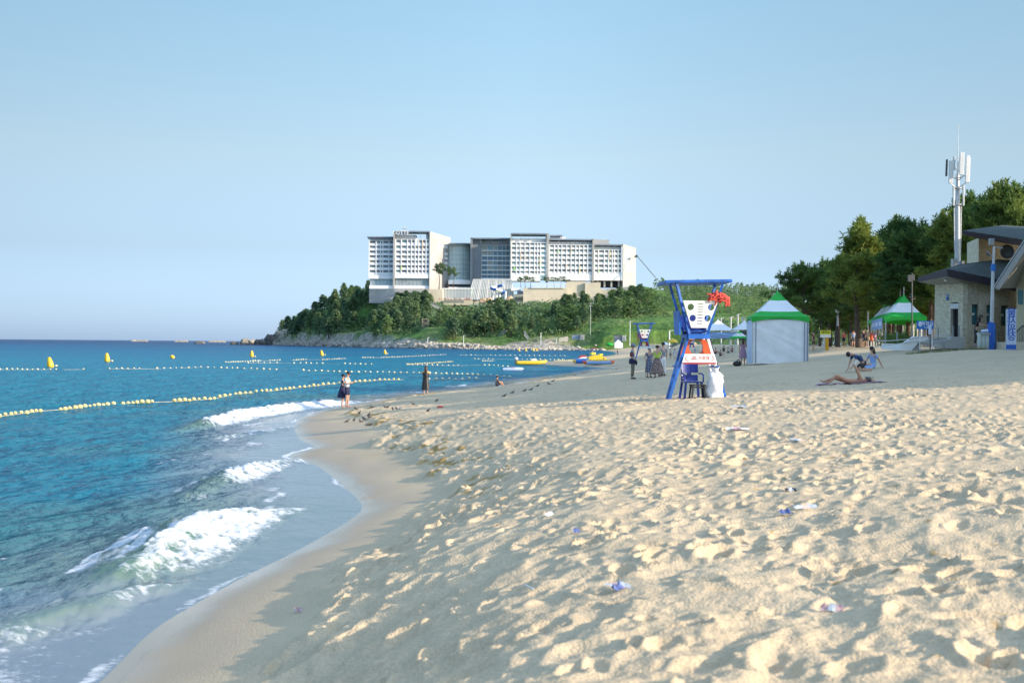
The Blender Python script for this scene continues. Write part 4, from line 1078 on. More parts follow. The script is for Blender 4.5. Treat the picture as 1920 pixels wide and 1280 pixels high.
def person(name_label, loc, H=1.7, rz=0, pose=None, skin='skin', hair=('hair', 'short'), top=('shirt', 'short'), bottom=('navy', 'shorts'), extra=None, hands=True, root_T=None, cat='person', group=None):
    """rz=0 faces the camera; pose overrides joints of a 1.7 m figure"""
    J = dict(STAND)
    for k_, v in (pose or {}).items():
        if k_ == '_face': continue
        J[k_] = (*v[:3], v[3] if len(v) > 3 else STAND[k_][3])
    root = thing('person', loc, name_label, cat, rz, group)
    root.scale = (H / 1.7,) * 3
    mb = MB(); mesh_to_mb(skin_mesh(J, BONES), mb)
    if hands:
        for s_, sg in (('l', -1), ('r', 1)):
            w0, h0 = V3(J['wr' + s_]), V3(J['ha' + s_]); dr = (h0 - w0).normalized()
            side = dr.cross(Vector((0, 0, 1)) if abs(dr.z) < .8 else Vector((0, 1, 0))).normalized(); nr = dr.cross(side)
            for i, (o_, L) in enumerate(((-.026, .062), (-.009, .072), (.009, .068), (.026, .052))):
                b0 = h0 + side * o_ + dr * .012; k1 = b0 + dr * L * .5; k2 = k1 + (dr * .8 + nr * .5).normalized() * L * .5
                mb.tube([b0 - dr * .02, k1, k2], [.0092, .0085, .006], 5)
            b0 = w0.lerp(h0, .55) - side * .028; mb.tube([b0, b0 - side * .022 + dr * .025, b0 - side * .028 + dr * .052], [.010, .0095, .007], 5)
    # face: nose, brow, eyes and ears on the head
    hc = V3(J['headc']); up = (V3(J['top']) - V3(J['neck'])).normalized()
    fw = Vector((pose or {}).get('_face', (0, -1, 0))); fw = (fw - up * fw.dot(up)).normalized(); sd_ = fw.cross(up)
    mb.tube([hc + up * .02 + fw * .085, hc - up * .018 + fw * .108, hc - up * .024 + fw * .085], [.006, .013, .010], 5)
    mb.tube([hc - up * .052 - sd_ * .02 + fw * .084, hc - up * .052 + sd_ * .02 + fw * .084], .006, 5)
    for sg in (-1, 1): mb.ell(hc + sd_ * sg * .083 - up * .005, (.012, .02, .03), 6, 5)
    mb.cur = 1
    for sg in (-1, 1): mb.ell(hc + sd_ * sg * .032 + up * .012 + fw * .084, .0095, 6, 4)
    mb.build('body', [skin, 'eye'], root)
    # hair
    hm, hs_ = hair
    if hm:
        hb_ = MB(); T = Matrix((sd_, -fw, up)).transposed()
        hb_.ell(hc + up * .045 - fw * .012, (.094, .104, .088), 14, 9, T)
        if hs_ in ('long', 'veil'):
            L = .34 if hs_ == 'long' else .55
            dn = Vector((0, 0, -1)) if abs(up.z) > .4 else -up
            p0 = hc + up * .03 - fw * .045
            hb_.tube([p0, p0 + dn * L * .35 - fw * .055, p0 + dn * L * .75 - fw * .05, p0 + dn * L - fw * .035], [.085, .095, .085, .03], 9)
        if hs_ == 'bun': hb_.ell(hc + up * .05 - fw * .1, .045, 8, 6)
        hb_.build('hair', hm, root)
    # top
    if top:
        tm, ts_ = top
        K_ = .018
        c = {k_: (*J[k_][:3], grow(J[k_][3], K_)) for k_ in ('waist', 'chest', 'shl', 'shr')}
        c['neckb'] = (*J['neckb'][:3], (.072, .066))
        pv = lerpj(J['waist'], J['pelvis'], .75 if bottom and bottom[1] != 'none' else .9, grow(STAND['pelvis'][3], .016)); c['low'] = pv
        e = [('low', 'waist'), ('waist', 'chest'), ('chest', 'neckb'), ('chest', 'shl'), ('chest', 'shr')]
        for s_ in 'lr':
            if ts_ == 'short': c['sl' + s_] = lerpj(J['sh' + s_], J['el' + s_], .6, .058); e.append(('sh' + s_, 'sl' + s_))
            elif ts_ == 'long': c['sl' + s_] = (*J['el' + s_][:3], .055); c['sm' + s_] = lerpj(J['el' + s_], J['wr' + s_], .85, .042); e += [('sh' + s_, 'sl' + s_), ('sl' + s_, 'sm' + s_)]
        if ts_ == 'band':
            c = {'a': lerpj(J['waist'], J['chest'], .75, (.158, .112)), 'b': lerpj(J['chest'], J['neckb'], .25, (.15, .108))}; e = [('a', 'b')]
        mb = MB(); mesh_to_mb(skin_mesh(c, e), mb); mb.build('top' if ts_ != 'band' else 'bikini_top', tm, root)
    if bottom and bottom[1] in ('shorts', 'trousers', 'brief'):
        bmn, bs = bottom
        c = {'w': lerpj(J['waist'], J['pelvis'], .35, (.14, .105)), 'pelvis': (*J['pelvis'][:3], (.158, .115))}; e = [('w', 'pelvis')]
        for s_ in 'lr':
            c['h' + s_] = (*J['hi' + s_][:3], .104); e.append(('pelvis', 'h' + s_))
            if bs == 'shorts': c['k' + s_] = lerpj(J['hi' + s_], J['kn' + s_], .82, .088); e.append(('h' + s_, 'k' + s_))
            elif bs == 'trousers':
                c['k' + s_] = (*J['kn' + s_][:3], .075); c['a' + s_] = lerpj(J['kn' + s_], J['an' + s_], .9, .06); e += [('h' + s_, 'k' + s_), ('k' + s_, 'a' + s_)]
        mb = MB(); mesh_to_mb(skin_mesh(c, e), mb); mb.build({'shorts': 'shorts', 'trousers': 'trousers', 'brief': 'bikini_bottom'}[bs], bmn, root)
    if bottom and bottom[1].startswith('skirt'):
        # skirt:hem height, hem radius
        _, hz_, hr = bottom[1].split(':'); hz_ = float(hz_); hr = float(hr)
        mb = MB(); n = 28; rows = []
        wz = J['waist'][2] - .02; wx, wy = J['waist'][0], J['waist'][1]; hx_, hy_ = (J['knl'][0] + J['knr'][0]) / 2, (J['knl'][1] + J['knr'][1]) / 2
        prof = [(0, .135), (.15, .17), (.45, .17 + (hr - .17) * .45), (1, hr)]
        vs = []; fs = []
        for t, r_ in prof:
            for k_ in range(n):
                a = 6.283 * k_ / n; f = 1 + .09 * t * math.sin(a * 7 + 1) + .05 * t * math.sin(a * 3)
                vs.append((wx + (hx_ - wx) * t + r_ * f * math.cos(a), wy + (hy_ - wy) * t + r_ * .85 * f * math.sin(a), wz + (hz_ - wz) * t + .02 * t * math.sin(a * 4)))
        for i in range(len(prof) - 1):
            for k_ in range(n): fs.append((i * n + k_, i * n + (k_ + 1) % n, (i + 1) * n + (k_ + 1) % n, (i + 1) * n + k_))
        mb.add(vs, fs, True); mb.build('skirt', bottom[0], root)
    if extra: extra(root, J)
    return root
def hat(mt, brim=.15, crown=.095, h=.09):
    def f(root, J):
        hc = V3(J['headc']); mb = MB()
        mb.lathe(hc + Vector((0, 0, .04)), [(brim, -.012), (brim, 0), (crown, .012), (crown * .92, h), (crown * .5, h + .02), (0, h + .02)], 18)
        mb.build('hat', mt, root)
    return f
def shoes(mt):
    def f(root, J):
        mb = MB()
        for s_ in 'lr':
            a, t_ = V3(J['an' + s_]), V3(J['to' + s_]); mb.tube([a + Vector((0, .03, -.035)), a.lerp(t_, .5) + Vector((0, 0, -.01)), t_ + Vector((0, -.03, 0))], [.045, .05, .035], 8)
        mb.build('shoes', mt, root)
    return f
def many(*fs):
    def f(root, J):
        for q in fs: q(root, J)
    return f
def at_ground(X, Y): p = G(X, Y); return Vector((p.x, p.y, sand_z(p.x, p.y)))
def hgt(X, Y, n):
    """metres that n photograph pixels span at that ground point"""
    return n * G(X, Y).y / F_PX

# the couple at the water's edge
p = at_ground(651, 763)
PHONE = dict(ell=(-.2, .0, 1.13), wrl=(-.12, -.26, 1.16), hal=(-.06, -.32, 1.19), elr=(.2, .0, 1.13), wrr=(.12, -.24, 1.15), har=(.05, -.31, 1.18), headc=(0, -.045, 1.575), top=(0, -.06, 1.645), neck=(0, -.015, 1.485))
def bodice(root, J):
    mb = MB(); mb.lathe((0, 0, 0), [(.175, .98), (.165, 1.1), (.20, 1.27), (.17, 1.33)], 14); mb.build('bodice', 'black', root)
def phone(root, J):
    mb = MB(); c = (V3(J['hal']) + V3(J['har'])) / 2 + Vector((0, -.03, .03)); mb.box(c - Vector((.035, .006, .065)), c + Vector((.035, .006, .065)), None); mb.build('phone', 'black', root)
person('man in loose white shirt and navy shorts standing barefoot at the water edge', p, hgt(651, 763, 67), R(72), PHONE, top=('shirt', 'short'), bottom=('navy', 'shorts'), extra=phone)
p2 = p + Vector((-.28, .45, 0)); p2.z = sand_z(p2.x, p2.y)
person('woman in a flared navy skirt half hidden behind the man in white', p2, 1.58, R(95), PHONE, top=('navy', 'short'), bottom=('navy', 'skirt:0.50:0.34'), hair=('hair', 'bun'))
p = at_ground(798, 743.5)
person('woman with long brown hair in a long black dress facing the sea', p, hgt(798, 743.5, 55), R(185), dict(ell=(-.22, -.08, 1.2), wrl=(-.10, -.25, 1.35), hal=(-.05, -.30, 1.42), elr=(.22, -.08, 1.2), wrr=(.10, -.25, 1.35), har=(.05, -.30, 1.42)), hair=('hairb', 'long'), top=('yellow', 'short'), bottom=('black', 'skirt:0.33:0.23'), extra=many(phone, bodice))
# group beyond the lifeguard chair
def jacket(root, J):
    mb = MB(); mb.lathe((0, 0, 0), [(.15, 1.0), (.185, .93), (.19, .80), (.17, .74)], 16); mb.tube([(-.05, -.16, .96), (-.06, -.2, .8), (-.04, -.17, .68)], [.04, .05, .03], 6); mb.build('tied_jacket', 'navy', root)
    mb = MB(); c = V3(J['wrl']); mb.box(c + Vector((-.15, .05, .12)), c + Vector((.02, .2, .32))); mb.build('bag', 'maroon', root, bevel=.02)
p = at_ground(1186, 711)
person('man in a teal shirt and grey brimmed hat with a jacket tied round his waist', p, hgt(1186, 711, 66), R(75), dict(ell=(-.23, .05, 1.14), wrl=(-.22, -.12, .98), hal=(-.2, -.18, .94), tol=(-.1, -.16, .03)), top=('tealshirt', 'short'), bottom=('olive', 'trousers'), hair=('hair', 'short'), extra=many(hat('greyblue'), jacket, shoes('black')))
def cane(root, J):
    mb = MB(); h = V3(J['wrl']); mb.tube([h + Vector((0, -.03, .06)), h + Vector((0, -.06, .0)), (h.x - .06, h.y - .08, 0)], [.014, .012, .010], 6); mb.build('walking_stick', 'dgrey', root)
p = at_ground(1217, 708.5)
person('elderly woman in a hat and dark blue patterned dress leaning on a walking stick', p, hgt(1217, 708, 57), R(20), dict(wrl=(-.27, -.16, .92), hal=(-.28, -.19, .88), ell=(-.26, .0, 1.12)), top=('floralblue', 'short'), bottom=('floralblue', 'skirt:0.30:0.22'), extra=many(hat('lgrey', .14), cane, shoes('black')))
p = at_ground(1232, 709)
person('woman in a bright lime shirt and long dark floral skirt seen from behind', p, hgt(1232, 709, 62), R(160), dict(ell=(-.25, .0, 1.14), wrl=(-.2, -.18, 1.05), hal=(-.13, -.24, 1.06)), top=('lime', 'short'), bottom=('floral', 'skirt:0.22:0.40'), hair=('hair', 'bun'), extra=shoes('black'))
p = at_ground(1243, 706.5)
person('woman in a grey blue top and white trousers right of the lime shirt', p, hgt(1243, 706, 63), R(215), dict(elr=(.24, -.02, 1.2), wrr=(.14, -.16, 1.38), har=(.1, -.14, 1.45)), top=('greyblue', 'short'), bottom=('shirt', 'trousers'), extra=shoes('black'))
p = at_ground(1257, 674)
person('person in a pale top standing in the crowd behind the chair leg', p, 1.6, R(30), top=('lgrey', 'short'), bottom=('dgrey', 'shorts'))
p = at_ground(1265, 675)
person('person in a pale mint top at the edge of the crowd behind the chair leg', p, 1.62, R(-30), top=('banner', 'short'), bottom=('shirt', 'shorts'))
# woman in pink
p = at_ground(1393, 685.5)
person('long haired woman in a dusty pink dress beside the green and white tent', p, hgt(1393, 685, 50), R(172), dict(wrl=(-.1, -.26, 1.2), hal=(-.05, -.31, 1.25)), hair=('hairb', 'long'), top=('pink', 'short'), bottom=('pink', 'skirt:0.45:0.24'))
# seated figures
SIT = dict(pelvis=(0, 0, .12), waist=(0, .02, .27), chest=(0, -.02, .46), neckb=(0, -.04, .61), neck=(0, -.05, .68), headc=(0, -.075, .775), top=(0, -.075, .845),
           shl=(-.165, -.03, .575), ell=(-.24, -.12, .36), wrl=(-.16, -.34, .34), hal=(-.10, -.40, .36), shr=(.165, -.03, .575), elr=(.24, -.12, .36), wrr=(.16, -.34, .34), har=(.10, -.40, .36),
           hil=(-.09, -.02, .11), knl=(-.13, -.36, .42), anl=(-.12, -.62, .08), tol=(-.13, -.76, .04), hir=(.09, -.02, .11), knr=(.13, -.36, .42), anr=(.12, -.62, .08), tor=(.13, -.76, .04))
def sit(X, Y, lab, rz, top, bottom, hair=('hair', 'short'), H=1.7, **k):
    return person(lab, at_ground(X, Y), H, rz, SIT, top=top, bottom=bottom, hair=hair, **k)
sit(1350, 668, 'person in dark navy clothes sitting on the sand just right of the lifeguard chair', R(40), ('navy', 'short'), ('navy', 'shorts'))
sit(1357, 660, 'person in black sitting upright in the group before the white peaked tent', R(-10), ('black', 'short'), ('dgrey', 'trousers'))
sit(1364, 663, 'person in a tan shirt reclining in the group before the white peaked tent', R(80), ('tan', 'short'), ('navy', 'shorts'))
sit(1373, 660, 'person in maroon sitting at the right end of the group before the white peaked tent', R(-40), ('maroon', 'short'), ('maroon', 'shorts'))
sit(1341, 664, 'person in a red top sitting closest to the chair leg', R(60), ('red', 'short'), ('navy', 'shorts'))
sit(1265, 664, 'dark haired person sitting far back behind the left chair leg', R(20), ('maroon', 'short'), ('navy', 'shorts'))
sit(1290, 667, 'person in orange sitting far back between the chair legs', R(-20), ('orange', 'short'), ('dgrey', 'shorts'))
p = at_ground(1352, 684)
# sitting girl and kneeling man
GIRL = dict(SIT); GIRL.update(elr=(.2, .14, .34), wrr=(.24, .26, .1), har=(.25, .3, .04), knl=(-.2, -.34, .16), anl=(-.02, -.42, .07), tol=(.10, -.46, .04), knr=(.16, -.40, .20), anr=(.0, -.5, .07), tor=(-.12, -.52, .04), wrl=(-.14, -.26, .2), hal=(-.1, -.3, .18))
person('girl with long black hair in a light blue dress sitting beside the kneeling man', at_ground(1637, 691.5), 1.68, R(-62), GIRL, hair=('hair', 'veil'), top=('lblue', 'short'), bottom=('lblue', 'skirt:0.06:0.36'))
KNEEL = dict(pelvis=(0, .26, .33), waist=(0, .16, .47), chest=(0, -.02, .58), neckb=(0, -.17, .64), neck=(0, -.24, .655), headc=(0, -.335, .64), top=(0, -.39, .605),
             shl=(-.165, -.15, .60), ell=(-.21, -.22, .33), wrl=(-.17, -.30, .10), hal=(-.16, -.36, .04), shr=(.165, -.15, .60), elr=(.21, -.18, .34), wrr=(.16, -.30, .14), har=(.13, -.36, .08),
             hil=(-.09, .26, .29), knl=(-.14, -.02, .08), anl=(-.12, .40, .06), tol=(-.12, .53, .03), hir=(.09, .26, .29), knr=(.16, -.04, .08), anr=(.12, .40, .06), tor=(.12, .53, .03))
KNEEL['_face'] = (0, -.6, -.8)
person('man in a navy t-shirt kneeling and bending forward over the sand', at_ground(1608, 698), 1.72, R(-80), KNEEL, top=('bannerblue', 'short'), bottom=('black', 'shorts'))
M['navytee'] = mat('navy_tee', (.02, .07, .20), .8, .1, 10)
bpy.data.objects  # keep
for o_ in COL.objects:
    if o_.get('label', '').startswith('man in a navy t-shirt'):
        for c_ in COL.objects:
            if c_.parent == o_ and c_.name.startswith('top'): c_.data.materials[0] = M['navytee']
# sunbather
p = at_ground(1590, 720)
SUN = dict(pelvis=(0, 0, .11), waist=(0, .15, .11), chest=(0, .33, .13), neckb=(0, .49, .12), neck=(0, .56, .13), headc=(0, .65, .15), top=(0, .72, .165),
           shl=(-.16, .45, .12), ell=(-.16, .36, .36), wrl=(-.10, .26, .55), hal=(-.07, .22, .62), shr=(.16, .45, .12), elr=(.16, .34, .36), wrr=(.08, .26, .55), har=(.04, .22, .62),
           hil=(-.09, -.05, .10), knl=(-.12, -.43, .20), anl=(-.12, -.80, .06), tol=(-.14, -.92, .12), hir=(.09, -.05, .10), knr=(.12, -.40, .30), anr=(.12, -.62, .07), tor=(.12, -.76, .04))
SUN['_face'] = (0, -.25, 1)
def book(root, J):
    mb = MB(); c = Vector((0, .20, .64)); mb.prism([c + Vector((-.11, 0, 0)), c + Vector((0, .03, -.02)), c + Vector((0, .10, .15)), c + Vector((-.11, .07, .17))], (0, .012, .004)); mb.prism([c + Vector((0.002, .03, -.02)), c + Vector((.11, 0, 0)), c + Vector((.11, .07, .17)), c + Vector((0.002, .10, .15))], (0, .012, .004)); mb.build('book', 'white', root)
    mb = MB(); mb.ell((0, .685, .17), (.105, .10, .085), 12, 8); mb.ell((0, .60, .235), (.08, .06, .012), 10, 5); mb.build('cap', 'dgrey', root)
person('sunbather in a dark red bikini and grey cap lying on her back reading', p, 1.66, R(-93), SUN, skin='skin2', top=('darkred', 'band'), bottom=('darkred', 'brief'), hair=('hairb', 'short'), extra=book)
mb = MB(); n = 18
for i in range(n):
    for j in range(6):
        pass
vs = [(p.x - 1.05 + 2.3 * i / n, p.y - .32 + .65 * j / 6, 0) for i in range(n + 1) for j in range(7)]
vs = [(x, y, sand_z(x, y) + .035 + .006 * math.sin(i * 1.7)) for i, (x, y, _) in enumerate(vs)]
mb.add(vs, [(i * 7 + j, i * 7 + j + 1, (i + 1) * 7 + j + 1, (i + 1) * 7 + j) for i in range(n) for j in range(6)], True)
tag(mb.build('beach_towel', 'pink'), 'thin pink beach towel under the sunbather', 'towel')
mb = MB(); q = at_ground(1618, 717); mb.ell(q + Vector((0, 0, .05)), (.16, .12, .07)); tag(mb.build('rolled_towel', 'whitecloth'), 'white rolled towel under the head of the sunbather', 'towel')
mb = MB(); q = at_ground(1635, 717); mb.ell(q + Vector((0, 0, .06)), (.12, .1, .09)); mb.tube([q + Vector((-.1, 0, .06)), q + Vector((0, 0, .2)), q + Vector((.1, 0, .06))], .012, 5); tag(mb.build('beach_bag', 'tan'), 'small tan bag behind the head of the sunbather', 'bag')

# ---------------------------------------------------------------- pigeons
def pigeon_proto(bodymat, wing='dgrey'):
    mb = MB()
    mb.ell((0, 0, .13), (.055, .115, .06), 10, 7, Matrix.Rotation(R(-22), 3, 'X'))
    mb.tube([(0, -.07, .16), (0, -.10, .21), (0, -.115, .235)], [.04, .027, .024], 8); mb.ell((0, -.12, .245), (.027, .032, .026), 8, 6)
    mb.tube([(0, .07, .115), (0, .15, .085), (0, .20, .07)], [.035, .028, .022], 6)
    a = mb.mesh('pigeon_body', bodymat)
    mb = MB(); mb.ell((.05, .02, .135), (.014, .095, .038), 8, 6, Matrix.Rotation(R(-20), 3, 'X')); mb.ell((-.05, .02, .135), (.014, .095, .038), 8, 6, Matrix.Rotation(R(-20), 3, 'X')); b_ = mb.mesh('pigeon_wings', wing)
    mb = MB(); mb.tube([(0, -.145, .243), (0, -.17, .235)], [.007, .002], 5)
    for sx_ in (-.02, .02): mb.tube([(sx_, 0, .09), (sx_, -.005, .01), (sx_, -.035, .003)], [.007, .005, .004], 5)
    c = mb.mesh('pigeon_legs', 'darkred')
    return (('body', a), ('wings', b_), ('legs', c))
PG = [pigeon_proto('feather'), pigeon_proto('featherg', 'featherg')]
def pigeon(X, Y, rz, kind=0, lab='dark pigeon standing on the sand near the couple', grp='pigeons near the couple', s=1.0):
    g = at_ground(X, Y); t = thing('pigeon', g, lab, 'pigeon', R(rz), grp); t.scale = (s * .62,) * 3
    for n, me in PG[kind]: link(n, me, t)
for i, (X, Y) in enumerate(((667, 771), (697, 766), (721, 768), (727, 769), (736, 772), (743, 770), (775, 763), (819, 756), (803, 778), (674, 780), (692, 780), (651, 793), (664, 791), (682, 790), (692, 789), (676, 793))):
    pigeon(X, Y, rnd.uniform(0, 360), 0)
pigeon(750, 770, 80, 1, 'single white pigeon among the dark ones near the couple', None)
for i, (X, Y) in enumerate(((946, 746), (961, 740), (984, 737), (996, 733), (1008, 726), (1029, 723), (1037, 717), (1060, 706), (1078, 705.5), (1149, 694.5), (1156, 693.5))):
    pigeon(X, Y, rnd.choice((60, 75, 100, -80, 250)), 0, 'dark pigeon on the shaded wet sand along the far waterline', 'pigeons along the waterline', 1.0)
g = at_ground(825, 767); mb = MB(); mb.ell(g + Vector((0, 0, .04)), (.13, .07, .05)); mb.tube([g, g + Vector((.14, 0, .06))], [.04, .02], 6); tag(mb.build('red_float', 'red'), 'small red scrap lying on the sand right of the pigeons', 'litter')
g = at_ground(695, 798); mb = MB(); mb.tube([g + Vector((-.2, 0, .02)), g + Vector((0, .02, .05)), g + Vector((.2, -.03, .02))], [.02, .045, .015], 7); tag(mb.build('driftwood', 'wood'), 'reddish driftwood piece lying left of the lit sand slope', 'driftwood')

# ================================================================ lifeguard chairs
def lifeguard(X, Y, Hm, rz, label, full=True, alt=False):
    base = at_ground(X, Y)
    t = thing('lifeguard_chair', base, label, 'lifeguard chair', rz)
    S = Hm / 3.57; t.scale = (S, S, S)
    fr = 'blue'
    # local: x right, y away, z up; front panel towards -y
    def ub(name, p, q, w_, d_, m_=fr, **k):
        mb = MB(); mb.bar(p, q, w_, d_); return mb.build(name, m_, t, **k)
    mb = MB(); T = Matrix.Translation((0, 0, 3.48)) @ Matrix.Rotation(R(1.6), 4, 'Y').inverted() @ Matrix.Rotation(R(-3), 4, 'X')
    mb.box((-1.08, -.5, -.045), (1.0, .5, .045), T.to_3x3().to_4x4() if False else T); mb.build('roof', fr, t, bevel=.02)
    # upper posts
    for sg in (-1, 1):
        ub('post', (sg * .72, -.40, 3.45), (sg * .27, -.30, 1.86), .085, .07)
        ub('post', (sg * .72, .36, 3.45), (sg * .27, .28, 1.86), .085, .07)
    ub('crossbar', (-.33, -.33, 1.86), (.33, -.33, 1.86), .14, .14); ub('crossbar', (-.33, .33, 1.86), (.33, .33, 1.86), .14, .14)
    ub('crossbar', (-.30, -.3, 1.86), (-.30, .3, 1.86), .12, .12); ub('crossbar', (.30, -.3, 1.86), (.30, .3, 1.86), .12, .12)
    # lower legs
    for sg in (-1, 1):
        for fy in (-1, 1):
            ub('leg', (sg * .30, fy * .24, 1.84), (sg * (.88 if fy < 0 else .80), fy * .27, -.05), .085, .075, fr if not (sg > 0 and full) else 'white')
            if sg > 0 and full:
                a = Vector((.30, fy * .24, 1.84)); b_ = Vector((.88 if fy < 0 else .80, fy * .27, -.05))
                ub('leg_sleeve', a.lerp(b_, .74) , b_.lerp(a, .02), .088, .088, fr)
                ub('leg_stripe', a.lerp(b_, .02) + Vector((.045, -.0, 0)), a.lerp(b_, .6) + Vector((.045, 0, 0)), .03, .06, 'navy')
                ub('leg_band', a.lerp(b_, .62), a.lerp(b_, .74), .086, .086, 'orange')
        ub('side_brace', (sg * .58, -.46, .95), (sg * .56, .46, .95), .05, .05)
    ub('seat_board', (-.34, 0, 2.02), (.34, 0, 2.02), .5, .05)
    # front panel with round holes and slots
    def panel(name, outline, holes, off, m_, thick=.03, tilt=None):
        """flat plate in x-z with cut-outs, made with a boolean-free scan fill"""
        bm = bmesh.new(); loops = [outline] + holes; edges = []
        for lp in loops:
            vs = [bm.verts.new((x, off(x, z), z)) for x, z in lp]
            edges += [bm.edges.new((vs[i], vs[(i + 1) % len(vs)])) for i in range(len(vs))]
        bmesh.ops.triangle_fill(bm, edges=edges, use_beauty=True)
        r_ = bmesh.ops.extrude_face_region(bm, geom=bm.faces[:])
        bmesh.ops.translate(bm, verts=[v for v in r_['geom'] if isinstance(v, bmesh.types.BMVert)], vec=(0, thick, 0))
        bmesh.ops.recalc_face_normals(bm, faces=bm.faces[:])
        me = bpy.data.meshes.new(name); bm.to_mesh(me); bm.free(); me.materials.append(M[m_])
        return link(name, me, t)
    circ = lambda cx, cz, r_, n=20: [(cx + r_ * math.cos(6.283 * i / n), cz + r_ * math.sin(6.283 * i / n)) for i in range(n)]
    slots = [[(x_, z_) for x_, z_ in ((-.085, z - .011), (.085, z - .011), (.085, z + .011), (-.085, z + .011))] for z in [2.24 + .084 * i for i in range(8)]]
    holes = [circ(-.30, 2.73, .10), circ(.33, 2.73, .10), circ(-.22, 2.40, .10), circ(.24, 2.40, .10)] + slots
    panel('front_panel', [(-.25, 2.11), (.25, 2.11), (.545, 2.92), (-.545, 2.92)], holes, lambda x, z: -.40 - (z - 2.1) * .17, 'white')
    # seat shell behind it
    mb = MB(); mb.prism([(-.62, -.30, 2.62), (-.60, .35, 2.62), (-.56, .35, 1.90), (-.58, -.30, 1.90)], (.04, 0, 0)); mb.build('side_panel', 'blue' if not alt else 'darkred', t)
    mb = MB(); mb.prism([(-.30, .30, 1.9), (.30, .30, 1.9), (.42, .36, 2.5), (-.42, .36, 2.5)], (0, .04, 0)); mb.build('back_panel', 'deepblue' if not alt else 'darkred', t)
    mb = MB(); mb.box((-.24, -.22, 1.96), (.24, .22, 2.02)); mb.box((-.26, -.24, 2.02), (-.21, .2, 2.16)); mb.box((.21, -.24, 2.02), (.26, .2, 2.16)); mb.build('seat', 'deepblue' if not alt else 'darkred', t)
    # rescue board with the big round hole
    panel('rescue_board', [(-.30, 1.76), (.30, 1.76), (.44, 1.46), (.48, 1.30), (-.48, 1.30), (-.44, 1.46)], [circ(-.0, 1.53, .222 if full else .2, 26)], lambda x, z: -.08, 'orange' if not alt else 'darkred', .07)
    panel('notice_board', [(-.46, 1.33), (.46, 1.33), (.54, 1.07), (-.54, 1.07)], [], lambda x, z: -.47, 'white', .03)
    if full:
        text_obj('notice_text', '수호자', .13, 'textred', t, facing(.13, -.474, 1.20)); text_obj('notice_text', '안전\nSAFETY', .058, 'textred', t, facing(-.17, -.474, 1.205))
        for sg in (-1, 1):
            mb = MB(); mb.tube([(sg * .38, -.476, 1.28), (sg * .43, -.476, 1.21), (sg * .41, -.476, 1.14), (sg * .34, -.476, 1.105)], .008, 4); mb.build('notice_flourish', 'textred', t)
        ub('crossbar', (-.50, -.46, 1.05), (.50, -.46, 1.05), .03, .05, 'darkred')
    return t
LG = lifeguard(1303, 748, 3.57, R(9), 'large blue lifeguard chair with a white panel of four round holes, nearest of all')
lb_ = G(1303, 748)
lifeguard(1207, 673, hgt(1207, 673, 70), R(5), 'farther lifeguard chair with a red seat box behind the man in teal', False, True)
lifeguard(1297, 661, hgt(1297, 661, 36), R(0), 'farthest lifeguard chair seen small between the legs of the big one', False, False)
def lgp(x, y, z):
    return LG.matrix_basis @ Vector((x, y, z))
# life jackets hanging at the right top corner
bpy.context.view_layer.update()
mb = MB(); q = random.Random(4)
for i in range(46):
    a0 = q.uniform(-1, 1); cx = .50 + .22 * a0; cz_ = 3.02 + q.uniform(-.16, .16) * (1 - .4 * abs(a0))
    ln = q.uniform(.05, .13); an = q.uniform(-.9, .9) + .5; dx_, dz_ = math.cos(an) * ln, math.sin(an) * ln; yy = -.50 + q.uniform(-.11, .06)
    mb.tube([lgp(cx - dx_, yy, cz_ - dz_), lgp(cx, yy - q.uniform(.03, .09), cz_ + .03), lgp(cx + dx_, yy, cz_ + dz_)], [.016, .03, .016], 6)
for i in range(9):
    cx = .80 + q.uniform(-.05, .07); mb.tube([lgp(.70, -.5, 3.10), lgp(cx, -.55, 3.02), lgp(cx + .03, -.52, 2.80 + q.uniform(-.05, .08))], [.02, .034, .018], 6)
mb.ell(lgp(.50, -.47, 3.02), (.24, .10, .15), 12, 9); mb.ell(lgp(.80, -.46, 2.98), (.07, .05, .13), 8, 6)
tag(mb.build('life_jackets', 'red'), 'bundle of red straps and floats tied to the upper right post of the big chair', 'rescue bundle')
# items under the chair: blue plastic chair, black stool, white sack
def plastic_chair(base, rz, mt, label):
    t = thing('plastic_chair', base, label, 'chair', rz)
    mb = MB()
    for i in range(8):
        a0 = -.24 + .48 * i / 8; a1 = a0 + .48 / 8
        f = lambda a: .22 + .05 * (1 - (a / .24) ** 2)
        for z0, z1 in ((.46, .62), (.68, .92)) if i not in (3, 4) else ((.46, .92),):
            mb.prism([(a0, f(a0), z0), (a1, f(a1), z0), (a1, f(a1) + .03, z1), (a0, f(a0) + .03, z1)], (0, .025, 0))
    mb.build('backrest', mt, t)
    mb = MB(); mb.box((-.25, -.24, .42), (.25, .26, .455)); mb.build('seat', mt, t, bevel=.015)
    for sx_, sy_ in ((-1, -1), (1, -1), (1, 1), (-1, 1)):
        mb = MB(); mb.bar((sx_ * .22, sy_ * .21, .42), (sx_ * .27, sy_ * .26, 0), .06, .045); mb.build('leg', mt, t)
    for sx_ in (-1, 1):
        mb = MB(); mb.tube([(sx_ * .26, .24, .66), (sx_ * .28, 0, .66), (sx_ * .27, -.22, .62), (sx_ * .26, -.24, .44)], .022, 6); mb.build('armrest', mt, t)
    return t
bx_, by_ = lb_.x, lb_.y
def sp3(x, y, dz=0): return Vector((bx_ + x, by_ + y, sand_z(bx_ + x, by_ + y) + dz))
t = plastic_chair(sp3(-.10, .02), R(8), 'deepblue', 'deep blue plastic chair pushed between the legs of the big lifeguard chair'); t.scale = (1.1, 1.1, 1.15)
t = thing('plastic_stool', sp3(.02, -.42), 'low black plastic stool in front of the deep blue chair', 'stool', R(8))
